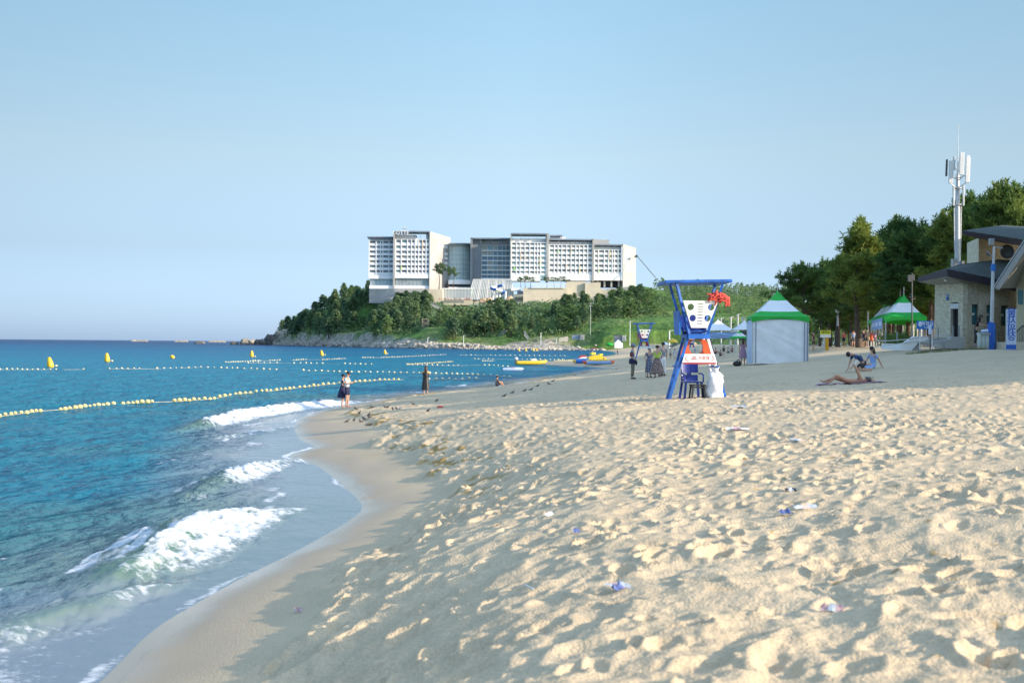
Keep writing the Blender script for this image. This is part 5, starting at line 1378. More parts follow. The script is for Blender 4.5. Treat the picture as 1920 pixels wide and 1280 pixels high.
mb = MB(); mb.box((-.22, -.18, .40), (.22, .18, .44)); mb.build('seat', 'black', t, bevel=.015)
for sx_, sy_ in ((-1, -1), (1, -1), (1, 1), (-1, 1)):
    mb = MB(); mb.bar((sx_ * .17, sy_ * .13, .40), (sx_ * .21, sy_ * .16, -.01), .05, .04); mb.build('leg', 'black', t)
mb = MB(); mb.box((-.18, -.14, .33), (.18, .14, .37)); mb.build('stretcher', 'black', t)
sk0 = sp3(.52, -.45)
mb = MB(); n = 34; prof = [(.02, .03), (.19, .0), (.235, .06), (.25, .14), (.23, .22), (.245, .32), (.225, .42), (.235, .52), (.205, .60), (.215, .68), (.16, .76), (.07, .82), (.09, .88), (.12, .93)]
vs = []
for i, (r_, h) in enumerate(prof):
    for k in range(n):
        a = 6.283 * k / n; f = 1 + .10 * math.sin(3 * a + i) + .08 * math.sin(7 * a + i * 2.1) + .05 * math.sin(13 * a - i * 1.3)
        cr_ = .03 * float(fbm(a * 2.3 + 5, h * 7, 3, 7)); vs.append(sk0 + Vector(((r_ * f + cr_) * math.cos(a) + .05 * h - .10 * max(0, h - .6), (r_ * .8 * f + cr_) * math.sin(a), h + .04 * math.sin(a * 2 + 1))))
mb.add(vs, [(i * n + k, i * n + (k + 1) % n, (i + 1) * n + (k + 1) % n, (i + 1) * n + k) for i in range(len(prof) - 1) for k in range(n)], True)
mb.add(vs[-n:], [tuple(range(n))])
tag(mb.build('white_sack', 'whitecloth'), 'full white sack standing against the right leg of the big lifeguard chair', 'sack')
# black bag by the pink woman
q = at_ground(1382, 687); mb = MB(); mb.ell(q + Vector((0, 0, .13)), (.24, .16, .15), 12, 8); mb.tube([q + Vector((-.1, 0, .2)), q + Vector((0.08, 0, .36)), q + Vector((.2, 0, .2))], .03, 6); tag(mb.build('black_bag', 'black'), 'black bag left on the sand beside the woman in pink', 'bag')

# ================================================================ tents
def strip_tent(name, base, rz, w_, dpt, eave, peak, bands, label, walls=None, valance=.32, finial=.35, arch=.14, parent_posts=True, group=None):
    """peaked canopy: bands = [(fraction from the top, colour)], concave sides"""
    t = thing(name, base, label, 'tent', rz, group)
    prof = lambda q: peak - (peak - eave) * (1 - (1 - q) ** 1.38)      # q 0 top .. 1 eave
    qs = [0, .12, .25, .38, .52, .66, .8, .9, 1.0]
    allq = sorted(set(qs + [b_[0] for b_ in bands if b_[0] < 1]))
    q0 = 0
    for bi, (q1, mt) in enumerate(bands):
        mb = MB(); seq = [q for q in allq if q0 <= q <= q1]
        if q1 not in seq: seq.append(q1)
        n = 9
        for side in range(4):
            T = Matrix.Rotation(side * math.pi / 2, 3, 'Z')
            hw, hd = (w_ / 2, dpt / 2) if side % 2 == 0 else (dpt / 2, w_ / 2)
            for i in range(len(seq) - 1):
                for k in range(n - 1):
                    vs = []
                    for q, kk in ((seq[i], k), (seq[i], k + 1), (seq[i + 1], k + 1), (seq[i + 1], k)):
                        u_ = -1 + 2 * kk / (n - 1); dip = -.03 * (1 - u_ * u_) * math.sin(q * math.pi)
                        vs.append(T @ Vector((u_ * hw * q, -hd * q, prof(q) + dip)))
                    mb.add(vs, [(3, 2, 1, 0)], True)
        if q1 >= 1:
            for side in range(4):
                T = Matrix.Rotation(side * math.pi / 2, 3, 'Z'); hw, hd = (w_ / 2, dpt / 2) if side % 2 == 0 else (dpt / 2, w_ / 2); n = 13
                for k in range(n - 1):
                    u0, u1 = -1 + 2 * k / (n - 1), -1 + 2 * (k + 1) / (n - 1)
                    b0, b1 = eave - valance + arch * (1 - u0 * u0) * 1.3, eave - valance + arch * (1 - u1 * u1) * 1.3
                    mb.add([T @ Vector(v) for v in ((u0 * hw, -hd, b0), (u1 * hw, -hd, b1), (u1 * hw, -hd, eave), (u0 * hw, -hd, eave))], [(0, 1, 2, 3)])
        mb.build('canopy_band' if len(bands) > 1 else 'canopy', mt, t); q0 = q1
    mb = MB(); mb.tube([(0, 0, peak - .1), (0, 0, peak + finial)], .03, 6); mb.build('finial', 'lgrey', t)
    for sx_, sy_ in ((-1, -1), (1, -1), (1, 1), (-1, 1)):
        mb = MB(); mb.tube([(sx_ * (w_ / 2 - .05), sy_ * (dpt / 2 - .05), -.15), (sx_ * (w_ / 2 - .05), sy_ * (dpt / 2 - .05), eave - .05)], .032, 8); mb.build('post', 'lgrey', t)
    return t
q = Vector((px(1457, 77.5), 77.5, 0)); q.z = sand_z(q.x, q.y) - .02
E_ = q.z
t = strip_tent('canopy_tent', q, R(-4), 3.05, 3.05, 2.52, 3.95, [(.29, 'green'), (.69, 'whitecloth'), (1, 'green')], 'closed green and white striped tent with white walls on the sand')
def cloth_wall(name, a, b_, z0, z1, mt, par, amp=.05, seed=0, arch=.0):
    a = Vector(a); b_ = Vector(b_); nrm = (b_ - a).cross(Vector((0, 0, 1))).normalized(); nx_, nz_ = 40, 26
    vs = []
    for j in range(nz_ + 1):
        for i in range(nx_ + 1):
            u_, v_ = i / nx_, j / nz_; top_ = z1 + arch * (1 - (2 * u_ - 1) ** 2)
            f = amp * float(fbm(u_ * 3.2 + v_ * 3.8 + seed, (v_ * 1.1 - u_ * .6) * 1.2 + seed, 2, seed)) * math.sin(math.pi * min(1, max(0, u_))) ** .5
            f += amp * .5 * math.exp(-((v_ - .35 - .5 * (1 - u_)) / .035) ** 2) + amp * .4 * math.exp(-((v_ - .1 - .75 * (1 - u_)) / .03) ** 2)
            p_ = a.lerp(b_, u_) + nrm * f; vs.append((p_.x, p_.y, z0 + (top_ - z0) * v_))
    mb = MB(); mb.add(vs, [(j * (nx_ + 1) + i, j * (nx_ + 1) + i + 1, (j + 1) * (nx_ + 1) + i + 1, (j + 1) * (nx_ + 1) + i) for j in range(nz_) for i in range(nx_)], True)
    return mb.build(name, mt, par)
hw = 1.46
cloth_wall('wall_sheet', (-hw, -hw, 0), (hw, -hw, 0), -.02, 2.30, 'whitecloth', t, .06, 3, .05)
cloth_wall('wall_sheet', (-hw - .02, hw, 0), (-hw - .02, -hw, 0), -.02, 2.34, 'banner', t, .05, 7)
cloth_wall('wall_sheet', (hw + .02, -hw, 0), (hw + .02, hw, 0), -.02, 2.34, 'banner', t, .05, 9)
cloth_wall('wall_sheet', (hw, hw, 0), (-hw, hw, 0), -.02, 2.34, 'whitecloth', t, .05, 11)
for x_ in (-1.30, 1.27, 1.42):
    mb = MB(); mb.box((x_ - .022, -hw - .085, 0), (x_ + .022, -hw - .07, 2.2)); mb.build('zip_seam', 'greyblue', t)
# white peaked tents beyond
def far_tent(X, Yp, d, w_, zb, lab, col='whitecloth', eave=2.35, sx=1):
    pk = pz(X, Yp, d) - zb
    return strip_tent('peaked_tent', (px(X, d), d, zb), R(3), w_, w_, eave, pk, [(1, col)] if col == 'whitecloth' else [(.29, 'green'), (.69, 'whitecloth'), (1, 'green')], lab, valance=.2, finial=.25)
t = far_tent(1346, 599, 170, 3.7, 2.55, 'white peaked tent with a blue cloth skirt right of the big lifeguard chair')
cloth_wall('skirt_cloth', (-2.0, -1.9, 0), (2.4, -1.9, 0), 1.35, 2.1, 'lblue', t, .12, 5)
t = far_tent(1396, 600, 158, 2.6, 2.55, 'smaller white peaked tent half hidden by the striped tent')
mb = MB(); mb.prism([(-.9, -1.0, 1.1), (1.1, -1.0, 1.1), (1.1, -1.0, 2.2), (-.9, -1.0, 2.2)], (0, .06, 0)); mb.build('dark_panel', 'dgrey', t)
strip_tent('small_canopy', (px(1386, 150), 150, 2.5), R(10), 1.7, 1.7, 1.45, 2.2, [(.29, 'green'), (.69, 'white'), (1, 'green')], 'little green and white canopy under the second white peaked tent', valance=.25, finial=.1)
t = strip_tent('booth_tent', (px(1159, 560), 560, 1.6), R(4), 3.4, 3.4, 1.9, 3.4, [(1, 'whitecloth')], 'tiny white booth tent on the far beach', valance=.2, finial=.1)
cloth_wall('wall_sheet', (-1.65, -1.65, 0), (1.65, -1.65, 0), 0, 1.9, 'whitecloth', t, .02, 2)
# row of six canopies by the pines
for i in range(6):
    d = 107 + 3.05 * i; X = 1694.5 - 9.3 * i if False else 960 + F_PX * (29.45 + .56 * i) / d
    zb = 3.02
    strip_tent('row_canopy', (29.45 + .56 * i, d, zb), R(-9), 3.0, 3.0, 2.35, 4.05, [(.29, 'green'), (.69, 'whitecloth'), (1, 'green')],
               ['nearest green and white canopy of the row beside the pines', 'second green and white canopy from the front of the row', 'third green and white canopy from the front of the row', 'fourth green and white canopy from the front of the row', 'fifth green and white canopy from the front of the row', 'rearmost green and white canopy of the row'][i], group='row of canopies', valance=.42, finial=.55)
for i, (ya, X) in enumerate(((108.6, 0), (112.4, 0), (116.2, 0))):
    xx = 27.95 + (ya - 107) * .184 - .12
    t = thing('canopy_banner', (xx, ya, 3.02), ['pale blue banner hung on the canopy row, nearest of three', 'pale blue banner hung on the canopy row, middle of three', 'pale blue banner hung on the canopy row, farthest of three'][i], 'banner', R(-10))
    mb = MB(); mb.prism([(0, -1.7, 1.45), (0, 1.7, 1.45), (0, 1.7, 2.25), (0, -1.7, 2.25)], (-.03, 0, 0)); mb.build('cloth', 'lblue', t)
    mb = MB(); mb.prism([(-.034, -1.3, 1.7), (-.034, 1.2, 1.7), (-.034, 1.2, 2.0), (-.034, -1.3, 2.0)], (-.01, 0, 0)); mb.build('printed_band', 'banner', t)
# clothes drying under the canopies
for X, Y, c, lb in ((1628, 628, 'tan', 'pale yellow cloth hanging in the sun under the canopy row'), (1634, 630, 'orange', 'orange life vest hanging in the sun under the canopy row'), (1640, 629, 'pink', 'pink cloth hanging at the right end under the canopy row')):
    p_ = P(X, Y, 111); mb = MB(); mb.ell(p_, (.14, .08, .28), 8, 7); mb.ell(p_ + Vector((.03, 0, -.25)), (.1, .06, .2), 8, 6); tag(mb.build('hanging_cloth', c), lb, 'cloth')
# ================================================================ beach building
m, nt, b = nodes_mat('stone_wall'); M['stone'] = m
tc = N(nt, 'ShaderNodeTexCoord')
mp = N(nt, 'ShaderNodeMapping'); mp.inputs['Scale'].default_value = (7, 7, 11); nt.links.new(tc.outputs['Object'], mp.inputs[0])
vo = N(nt, 'ShaderNodeTexVoronoi', feature='DISTANCE_TO_EDGE', Scale=1.0); nt.links.new(mp.outputs[0], vo.inputs['Vector'])
v2 = N(nt, 'ShaderNodeTexVoronoi', Scale=1.0); nt.links.new(mp.outputs[0], v2.inputs['Vector'])
bw = N(nt, 'ShaderNodeRGBToBW'); nt.links.new(v2.outputs['Color'], bw.inputs[0])
st = ramp(nt, bw.outputs[0], [(.15, (.56, .49, .35)), (.5, (.66, .60, .45)), (.85, (.74, .68, .53))])
ed = ramp(nt, vo.outputs[0], [(.0, (.70, .70, .70)), (.10, (1, 1, 1))])
cc = mixc(nt, 1.0, st.outputs[0], ed.outputs[0], 'MULTIPLY'); nt.links.new(cc, b.inputs['Base Color']); b.inputs['Roughness'].default_value = .9
bp = N(nt, 'ShaderNodeBump', Strength=.6, Distance=.03); nt.links.new(vo.outputs[0], bp.inputs['Height']); nt.links.new(bp.outputs[0], b.inputs['Normal'])
M['plaster'] = mat('cream_plaster', (.56, .50, .34), .85, .05, .6)
GB = 3.03
C0 = Vector((24.4, 77, GB)); C1 = Vector((23.55, 79.3, GB)); C2 = Vector((28.6, 80.2, GB)); C3 = Vector((28.4, 86, GB))
bd = thing('beach_house', C0, 'cream stone beach building with a dark shingled roof beside the pines', 'building')
def L3(p): return Vector(p) - C0
HT = 3.55
def wallq(name, a, b_, h0, h1, mt, th=.25, holes=(), hb_=None):
    """wall between two ground points; holes: (s0, s1, z0, z1) real openings"""
    a = Vector(a); b_ = Vector(b_); Lw = (b_ - a).length; d_ = (b_ - a).normalized(); nrm = d_.cross(Vector((0, 0, 1)))
    cuts = sorted({0, Lw} | {h[0] for h in holes} | {h[1] for h in holes}); mb = MB()
    for i in range(len(cuts) - 1):
        s0, s1 = cuts[i], cuts[i + 1]; mid = (s0 + s1) / 2
        hs_ = [h for h in holes if h[0] <= mid <= h[1]]
        spans = [(h0, h1)] if not hs_ else [(h0, hs_[0][2]), (hs_[0][3], h1)]
        for z0, z1 in spans:
            if z1 - z0 < .01: continue
            p0 = a + d_ * s0; p1 = a + d_ * s1
            mb.prism([L3(p0) + Vector((0, 0, z0)), L3(p1) + Vector((0, 0, z0)), L3(p1) + Vector((0, 0, z1)), L3(p0) + Vector((0, 0, z1))], -nrm * th)
    return mb.build(name, mt, bd)
# walls seen from the beach: outward normal to the left/front
Lr = (C2 - C0).length
def s_of(X, a, b_):
    """distance along the wall where photograph column X falls"""
    best = 0; bd_ = 1e9
    for i in range(400):
        p_ = a.lerp(b_, i / 399); e = abs(960 + F_PX * p_.x / p_.y - X)
        if e < bd_: bd_ = e; best = (b_ - a).length * i / 399
    return best
wins = [(s_of(1822, C0, C2), s_of(1834.5, C0, C2)), (s_of(1849.5, C0, C2), s_of(1861, C0, C2)), (s_of(1876.5, C0, C2), s_of(1889, C0, C2))]
wallq('wall', C0, C2, -.3, HT, 'stone', .3, [(a, b_, 1.32, 2.45) for a, b_ in wins])
d0, d1 = s_of(1803.5, C0, C1), s_of(1782, C0, C1)
o_ = wallq('wall', C1, C0, -.3, HT, 'stone', .3, [((C1 - C0).length - d1, (C1 - C0).length - d0, .35, 2.55)])
wallq('wall', C2, C3, -.3, HT, 'stone', .3); wallq('wall', C3, C1, -.3, HT, 'stone', .3)
dirr = (C2 - C0).normalized(); nr_ = dirr.cross(Vector((0, 0, 1)))
for a, b_ in wins:
    p0, p1 = L3(C0 + dirr * a), L3(C0 + dirr * b_)
    mb = MB(); mb.prism([p0 - nr_ * .16 + Vector((0, 0, 1.32)), p1 - nr_ * .16 + Vector((0, 0, 1.32)), p1 - nr_ * .16 + Vector((0, 0, 2.45)), p0 - nr_ * .16 + Vector((0, 0, 2.45))], -nr_ * .03)
    w_ = mb.build('window', 'teal', bd)
    mb = MB()
    for q0, q1 in ((p0 + Vector((0, 0, 1.32)), p0 + Vector((0, 0, 2.45))), (p1 + Vector((0, 0, 1.32)), p1 + Vector((0, 0, 2.45))), (p0 + Vector((0, 0, 1.35)), p1 + Vector((0, 0, 1.35))), (p0 + Vector((0, 0, 2.42)), p1 + Vector((0, 0, 2.42)))):
        mb.bar(q0 - nr_ * .1, q1 - nr_ * .1, .06, .06)
    f_ = mb.build('frame', 'dgrey', w_)
    mb = MB(); m0, m1 = p0.lerp(p1, .3), p0.lerp(p1, .7)
    mb.prism([m0 - nr_ * .15 + Vector((0, 0, 1.86)), m1 - nr_ * .15 + Vector((0, 0, 1.86)), m1 - nr_ * .15 + Vector((0, 0, 1.98)), m0 - nr_ * .15 + Vector((0, 0, 1.98))], nr_ * .01); mb.build('notice', 'white', w_)
dirl = (C1 - C0).normalized(); nl_ = -dirl.cross(Vector((0, 0, 1)))
e0, e1 = L3(C0 + dirl * d0), L3(C0 + dirl * d1)
mb = MB(); mb.prism([e0 - nl_ * .26 + Vector((0, 0, .35)), e1 - nl_ * .26 + Vector((0, 0, .35)), e1 - nl_ * .26 + Vector((0, 0, 2.5)), e0 - nl_ * .26 + Vector((0, 0, 2.5))], -nl_ * .03)
dr_ = mb.build('door', 'black', bd)
mb = MB()
for t_ in (0.02, .5, .98): q0 = e0.lerp(e1, t_) - nl_ * .2; mb.bar(q0 + Vector((0, 0, .35)), q0 + Vector((0, 0, 2.5)), .09, .06)
mb.build('frame', 'dgrey', dr_)
mb = MB(); mb.prism([e0 + nl_ * .02 + Vector((0, 0, 2.2)), e1 + nl_ * .02 + Vector((0, 0, 2.2)), e1 + nl_ * .02 + Vector((0, 0, 2.48)), e0 + nl_ * .02 + Vector((0, 0, 2.48))], -nl_ * .05); mb.build('shutter_box', 'lgrey', bd)
# door sign facing the beach
def sign_plane(c, nrm):
    nrm = Vector(nrm).normalized(); right = Vector((0, 0, 1)).cross(nrm).normalized()
    return Matrix((right, Vector((0, 0, 1)), nrm)).transposed().to_4x4()
bs_ = thing('door_sign', P(1789, 563, 78.2), 'small blue and white sign board above the dark doorway', 'sign')
mb = MB(); mb.box((-.42, -.06, 0), (.42, .06, .16)); mb.build('board_lower', 'signblue', bs_); mb = MB(); mb.box((-.42, -.06, .161), (.42, .06, .33)); mb.build('board_upper', 'lblue', bs_)
mb = MB(); mb.box((.421, -.06, 0), (.46, .5, .33)); mb.build('bracket', 'black', bs_)
text_obj('lettering', '바다여름', .13, 'signblue', bs_, facing(-.08, -.063, .245)); text_obj('lettering', 'BEACH', .09, 'white', bs_, facing(-.08, -.063, .08))
mb = MB(); mb.lathe((.3, -.062, .2), [(0, 0), (.07, 0), (.07, .006)], 14, ax=Matrix.Rotation(R(90), 3, 'X')); mb.build('emblem', 'green', bs_)
q = thing('wall_notice', P(1773.5, 591, 79.8), 'little blue and white notice on the stone wall left of the doorway', 'notice'); mb = MB(); mb.box((-.12, -.03, .05), (.12, 0, .24)); mb.build('panel', 'banner', q); mb = MB(); mb.box((-.12, -.031, 0), (.12, 0, .048)); mb.build('panel_base', 'signblue', q)
# roof: sloping planes with deep fascia
E0 = P(1776, 506, 75.6); E1 = P(1722, 521, 79.5); E2 = P(1905, 533, 79.3); R0 = P(1800, 497, 79.5); R1 = P(1872, 488, 83); R2 = P(1915, 489, 84)
def poly(name, pts, mt, off=None, par=bd, base=C0):
    mb = MB(); pts = [Vector(p_) - base for p_ in pts]
    if off is None: mb.quad(*pts)
    else: mb.prism(pts, off)
    return mb.build(name, mt, par)
poly('roof', [E0, E2, R2, R1, R0], 'roofg', (0, 0, .05)); poly('roof', [E1, E0 , R0], 'roofg', (0, 0, .05))
dn = Vector((0, 0, -.42))
E1d = P(1722, 528.5, 79.5); E0d = P(1776, 518, 75.6); E2d = P(1905, 546, 79.3)
mb = MB()
for a, ad, b_, bdn in ((E1, E1d, E0, E0d), (E0, E0d, E2, E2d)):
    mb.prism([ad - C0, bdn - C0, b_ - C0 + Vector((0, 0, .06)), a - C0 + Vector((0, 0, .06))], (0, .12, 0))
mb.build('fascia', 'fascia', bd)
poly('soffit', [E1d, E0d, E2d, C2 + Vector((0, 0, HT)), C0 + Vector((.1, .1, HT - .02)), C1 + Vector((0, 0, HT))], 'soffit')
# upper block with a mono-pitch roof
u0, u1 = P(1835, 497, 83), P(1912, 497, 86); ut0, ut1 = P(1835, 446, 83), P(1912, 458, 86)
poly('upper_wall', [u0, u1, ut1, ut0], 'stone', (.6, 4, 0))
poly('upper_roof', [P(1806, 434, 80), P(1925, 452, 82), P(1990, 430, 92), P(1880, 424, 92)], 'roofg', (0, 0, .06))
poly('upper_fascia', [P(1806, 439, 80), P(1806, 433, 80), P(1925, 450, 82), P(1925, 462, 82), P(1840, 448, 81)], 'fascia', (0, .2, 0))
mb = MB(); c = P(1888, 472, 82.4) - C0; mb.lathe(c, [(0, 0), (.40, 0), (.42, .05), (.36, .1)], 20, ax=Matrix.Rotation(R(90), 3, 'X')); mb.build('round_vent', 'dgrey', bd)
mb = MB(); mb.ell(P(1773, 525.5, 76.5) - C0, (.10, .10, .06), 10, 6); mb.build('eave_lamp', 'white', bd)
# neighbouring gabled house at the frame edge
g2 = thing('gabled_house', P(1905, 655, 70), 'cream gabled house cut by the right edge of the photograph', 'house'); g20 = P(1905, 655, 70)
def pg(name, pts, mt, off=None): return poly(name, pts, mt, off, g2, g20)
pg('wall', [P(1906, 651, 74), P(2100, 656, 70), P(2100, 470, 70), P(1960, 440, 72), P(1906, 512, 74)], 'plaster', (2.7, 6, 0))
pg('roof_beam', [P(1866, 538, 71), P(1874, 543, 71), P(2015, 330, 71), P(2007, 322, 71)], 'concrete', (0, .35, 0))
pg('soffit', [P(1873, 541, 71.3), P(1906, 540, 74.2), P(1996, 395, 74.2), P(2014, 332, 71.3)], 'soffit', (0, 0, .04))
pg('roof', [P(1866, 537, 71), P(2007, 320, 71), P(2007, 316, 80), P(1866, 533, 80)], 'roofg', (0, 0, .05))
pg('window', [P(1911, 570, 73.6), P(1950, 571, 73.2), P(1950, 544, 73.2), P(1911, 543, 73.6)], 'teal', (0, .2, 0))
# terrace block and railing at the edge
t = thing('stair_terrace', P(1918, 660, 68), 'pale stepped terrace with dark railings right of the banner', 'terrace'); tb = P(1918, 660, 68)
mb = MB(); mb.prism([P(1906, 661, 68) - tb, P(2010, 664, 68) - tb, P(2010, 640, 68) - tb, P(1906, 641, 68) - tb], (0, 4, 0)); mb.build('block', 'cream', t)
mb = MB()
for X in np.arange(1905, 1990, 3.2):
    Yt = 622 - (X - 1905) * .8 if X < 1917 else 610; mb.bar(P(X, 641, 68.1) - tb, P(X, Yt, 68.1) - tb, .025, .025)
mb.bar(P(1904, 623, 68.1) - tb, P(1917, 611, 68.1) - tb, .06, .06); mb.bar(P(1917, 611, 68.1) - tb, P(1990, 611, 68.1) - tb, .06, .06); mb.build('railing', 'dgrey', t)
# banner
t = thing('standing_banner', P(1896, 660, 66), 'tall pale banner with mirrored blue letters on a stone foot', 'banner', R(2))
k_ = 66 / F_PX
mb = MB(); mb.box((-9.6 * k_, -.01, 5 * k_), (9.2 * k_, .01, 80 * k_)); mb.build('cloth', 'banner', t)
mb = MB(); mb.box((-9.6 * k_, -.016, 4 * k_), (9.2 * k_, .016, 14 * k_)); mb.build('lower_band', 'bannerblue', t)
for x_ in (-9.8, 9.4):
    mb = MB(); mb.tube([(x_ * k_, .03, 0), (x_ * k_, .03, 81 * k_)], .015, 6); mb.build('pole', 'lgrey', t)
for i, ch in enumerate('물샤워장'): text_obj('letter', ch, .46, 'bannerblue', t, facing(0, -.018, (72.5 - 14.6 * i) * k_), mirror=True)
mb = MB(); mb.prism([(-.42, -.25, -.12), (.5, -.25, -.12), (.3, -.1, .12), (-.2, -.1, .14)], (0, .5, 0)); mb.build('foot', 'concrete', t)
# lamp post with cameras
t = thing('camera_pole', P(1863, 655, 71), 'grey pole with blue foot, cameras and a box near the building', 'pole'); b0 = P(1863, 655, 71)
def PZ(X, Y, d=71): return P(X, Y, d) - b0
mb = MB(); mb.tube([PZ(1859, 655), PZ(1859, 606)], .19, 12); mb.tube([PZ(1859, 606), PZ(1859.5, 604)], [.19, .1], 12); mb.build('foot', 'bannerblue', t)
mb = MB(); mb.tube([PZ(1859.5, 606), PZ(1862, 505)], [.10, .08], 10); mb.tube([PZ(1862, 505), PZ(1864, 462)], [.07, .06], 10); mb.build('pole', 'lgrey', t)
mb = MB(); mb.tube([PZ(1862, 508), PZ(1862.5, 495)], .12, 10); mb.build('control_box', 'signblue', t)
mb = MB(); a = PZ(1863, 463); mb.bar(a, PZ(1880, 465), .06); mb.bar(PZ(1864, 486), PZ(1850, 470), .05); mb.build('arm', 'grey', t)
mb = MB(); mb.box(PZ(1857, 459) + Vector((-.06, -.1, 0)), PZ(1861, 447) + Vector((.06, .1, 0))); mb.build('floodlight', 'grey', t); mb = MB(); mb.bar(PZ(1850, 474), PZ(1855, 480), .1); mb.build('camera', 'dgrey', t)
# antenna mast behind the building
t = thing('antenna_mast', P(1796, 640, 92), 'tall white cell tower mast with panel antennas above the pines', 'antenna mast'); b0 = P(1796, 640, 92)
def PM(X, Y, dy=0): return P(X, Y, 92) - b0 + Vector((0, dy, 0))
mb = MB(); mb.tube([PM(1795.5, 660), PM(1795.5, 384)], [.22, .17], 12); mb.tube([PM(1795.5, 384), PM(1796, 325)], [.15, .10], 10); mb.lathe(PM(1795.5, 384), [(.17, -.03), (.27, -.03), (.27, .03), (.17, .03)], 12); mb.lathe(PM(1795.5, 353), [(.12, -.03), (.3, -.03), (.3, .03), (.12, .03)], 12); mb.build('pole', 'lgrey', t)
mb = MB(); mb.tube([PM(1796, 325), PM(1796.5, 236)], [.035, .012], 6); mb.bar(PM(1794, 238), PM(1799, 238), .05); mb.build('lightning_rod', 'lgrey', t)
for X, Y0, Y1, w_, dy, mt in ((1777, 304, 346, 8, -.7, 'white'), (1770.5, 301, 332, 3, -.5, 'dgrey'), (1794, 290, 331, 8, -1.0, 'white'), (1787, 294, 320, 4, -.2, 'lgrey'), (1803.5, 294, 316, 6, .4, 'white'), (1809.5, 294, 344, 7, -.5, 'white'), (1815, 297, 342, 3, -.2, 'lgrey')):
    mb = MB(); k2 = 92 / F_PX; a = PM(X, Y1, dy); mb.prism([a + Vector((-w_ * k2 / 2, 0, 0)), a + Vector((w_ * k2 / 2, 0, 0)), a + Vector((w_ * k2 / 2, -.12, (Y1 - Y0) * k2)), a + Vector((-w_ * k2 / 2, -.12, (Y1 - Y0) * k2))], (0, .16, 0)); mb.build('panel_antenna', mt, t, bevel=.02)
mb = MB()
for X, Y in ((1777, 345), (1809, 343), (1787, 330), (1803, 330)):
    mb.bar(PM(1796, Y + 10), PM(X, Y, -.5), .05); mb.bar(PM(1796, Y - 8), PM(X, Y - 14, -.5), .05)
for X in (1786, 1804.5): mb.tube([PM(X, 386, -.2), PM(X, 348, -.2)], .06, 6)
mb.tube([PM(1788, 390, -.1), PM(1789, 470, -.1)], .03, 5); mb.tube([PM(1802, 380, -.1), PM(1800, 480, -.1)], .03, 5)
mb.build('brackets', 'lgrey', t)
mb = MB(); mb.box(PM(1782, 500, -.6), PM(1789, 486, -.1)); mb.box(PM(1799, 498, -.5), PM(1804, 490, -.1)); mb.lathe(PM(1795.5, 498), [(.22, 0), (.45, 0), (.45, .1), (.2, .25)], 10); mb.build('equipment_box', 'grey', t)
# ramp, steps and walls before the door
t = thing('entrance_ramp', P(1725, 655, 74), 'white ramp and steps with sloping side walls below the doorway', 'ramp'); b0 = P(1725, 655, 74)
def PR(X, Y, d=74): return P(X, Y, d) - b0
mb = MB(); mb.prism([PR(1692, 657), PR(1709, 657), PR(1722, 642), PR(1740, 637), PR(1740, 630), PR(1713, 631), PR(1692, 645)], (0, .35, 0)); mb.build('side_wall', 'white', t)
mb = MB(); mb.prism([PR(1773, 653), PR(1801, 653), PR(1809, 652), PR(1809, 632), PR(1786, 630.5), PR(1773, 639)], (0, .4, 0)); mb.build('side_wall', 'concrete', t)
mb = MB()
for i in range(5): mb.prism([PR(1709.2 + 3 * i, 656.5, 74.3), PR(1724, 656.5, 74.3), PR(1724, 654 - 3.4 * i, 74.3), PR(1709.2 + 3 * i, 654 - 3.4 * i, 74.3)], (0, .34 + .3 * i, 0)) if False else mb.prism([PR(1709.2 + 3 * i, 657 - 3 * i, 74.2), PR(1726, 657 - 3 * i, 74.2), PR(1726, 654 - 3 * i, 74.2), PR(1709.2 + 3 * i, 654 - 3 * i, 74.2)], (0, 1.2, 0))
mb.build('steps', 'concrete', t)
mb = MB(); mb.prism([PR(1724, 645, 76), PR(1775, 645, 76), PR(1803, 640, 76), PR(1803, 633, 76), PR(1760, 633.5, 76), PR(1724, 640, 76)], (0, 2.5, 0)); mb.build('ramp_deck', 'concrete', t)
mb = MB(); mb.prism([PR(1655, 655, 82), PR(1693, 657, 80), PR(1693, 644, 80), PR(1655, 644, 82)], (0, .3, 0)); mb.build('planter_wall', 'hwhite', t)
t = thing('ramp_railing', P(1740, 640, 75.5), 'metal two-bar railing along the ramp up to the doorway', 'railing'); b0 = P(1740, 640, 75.5)
mb = MB()
pr2 = [(1660, 624, 645), (1682, 624, 640), (1710, 622, 634), (1731, 619, 633), (1759, 616, 634), (1787, 613, 632), (1798, 612, 631)]
for (Xa, Ya, Yb), (Xc, Yc, Yd) in zip(pr2, pr2[1:]):
    for f in (0, .5): mb.bar(PR(Xa, Ya + (Yb - Ya) * f, 75.5) + P(1725, 655, 74) - b0, PR(Xc, Yc + (Yd - Yc) * f, 75.5) + P(1725, 655, 74) - b0, .045)
mb.build('rail', 'lgrey', t)
for Xa, Ya, Yb in pr2:
    mb = MB(); mb.bar(P(Xa, Yb, 75.6) - b0, P(Xa, Ya - 2, 75.6) - b0, .06); mb.build('post', 'grey', t)
t = thing('low_fence', P(1750, 652, 74.5), 'low grey picket fence between the steps and the ramp wall', 'fence'); b0 = P(1750, 652, 74.5)
mb = MB()
for X in np.arange(1727, 1773, 2.2): mb.bar(P(X, 652, 74.5) - b0, P(X, 640.5, 74.5) - b0, .03)
mb.bar(P(1726, 641.5, 74.5) - b0, P(1773, 641.5, 74.5) - b0, .04); mb.build('pickets', 'lgrey', t)
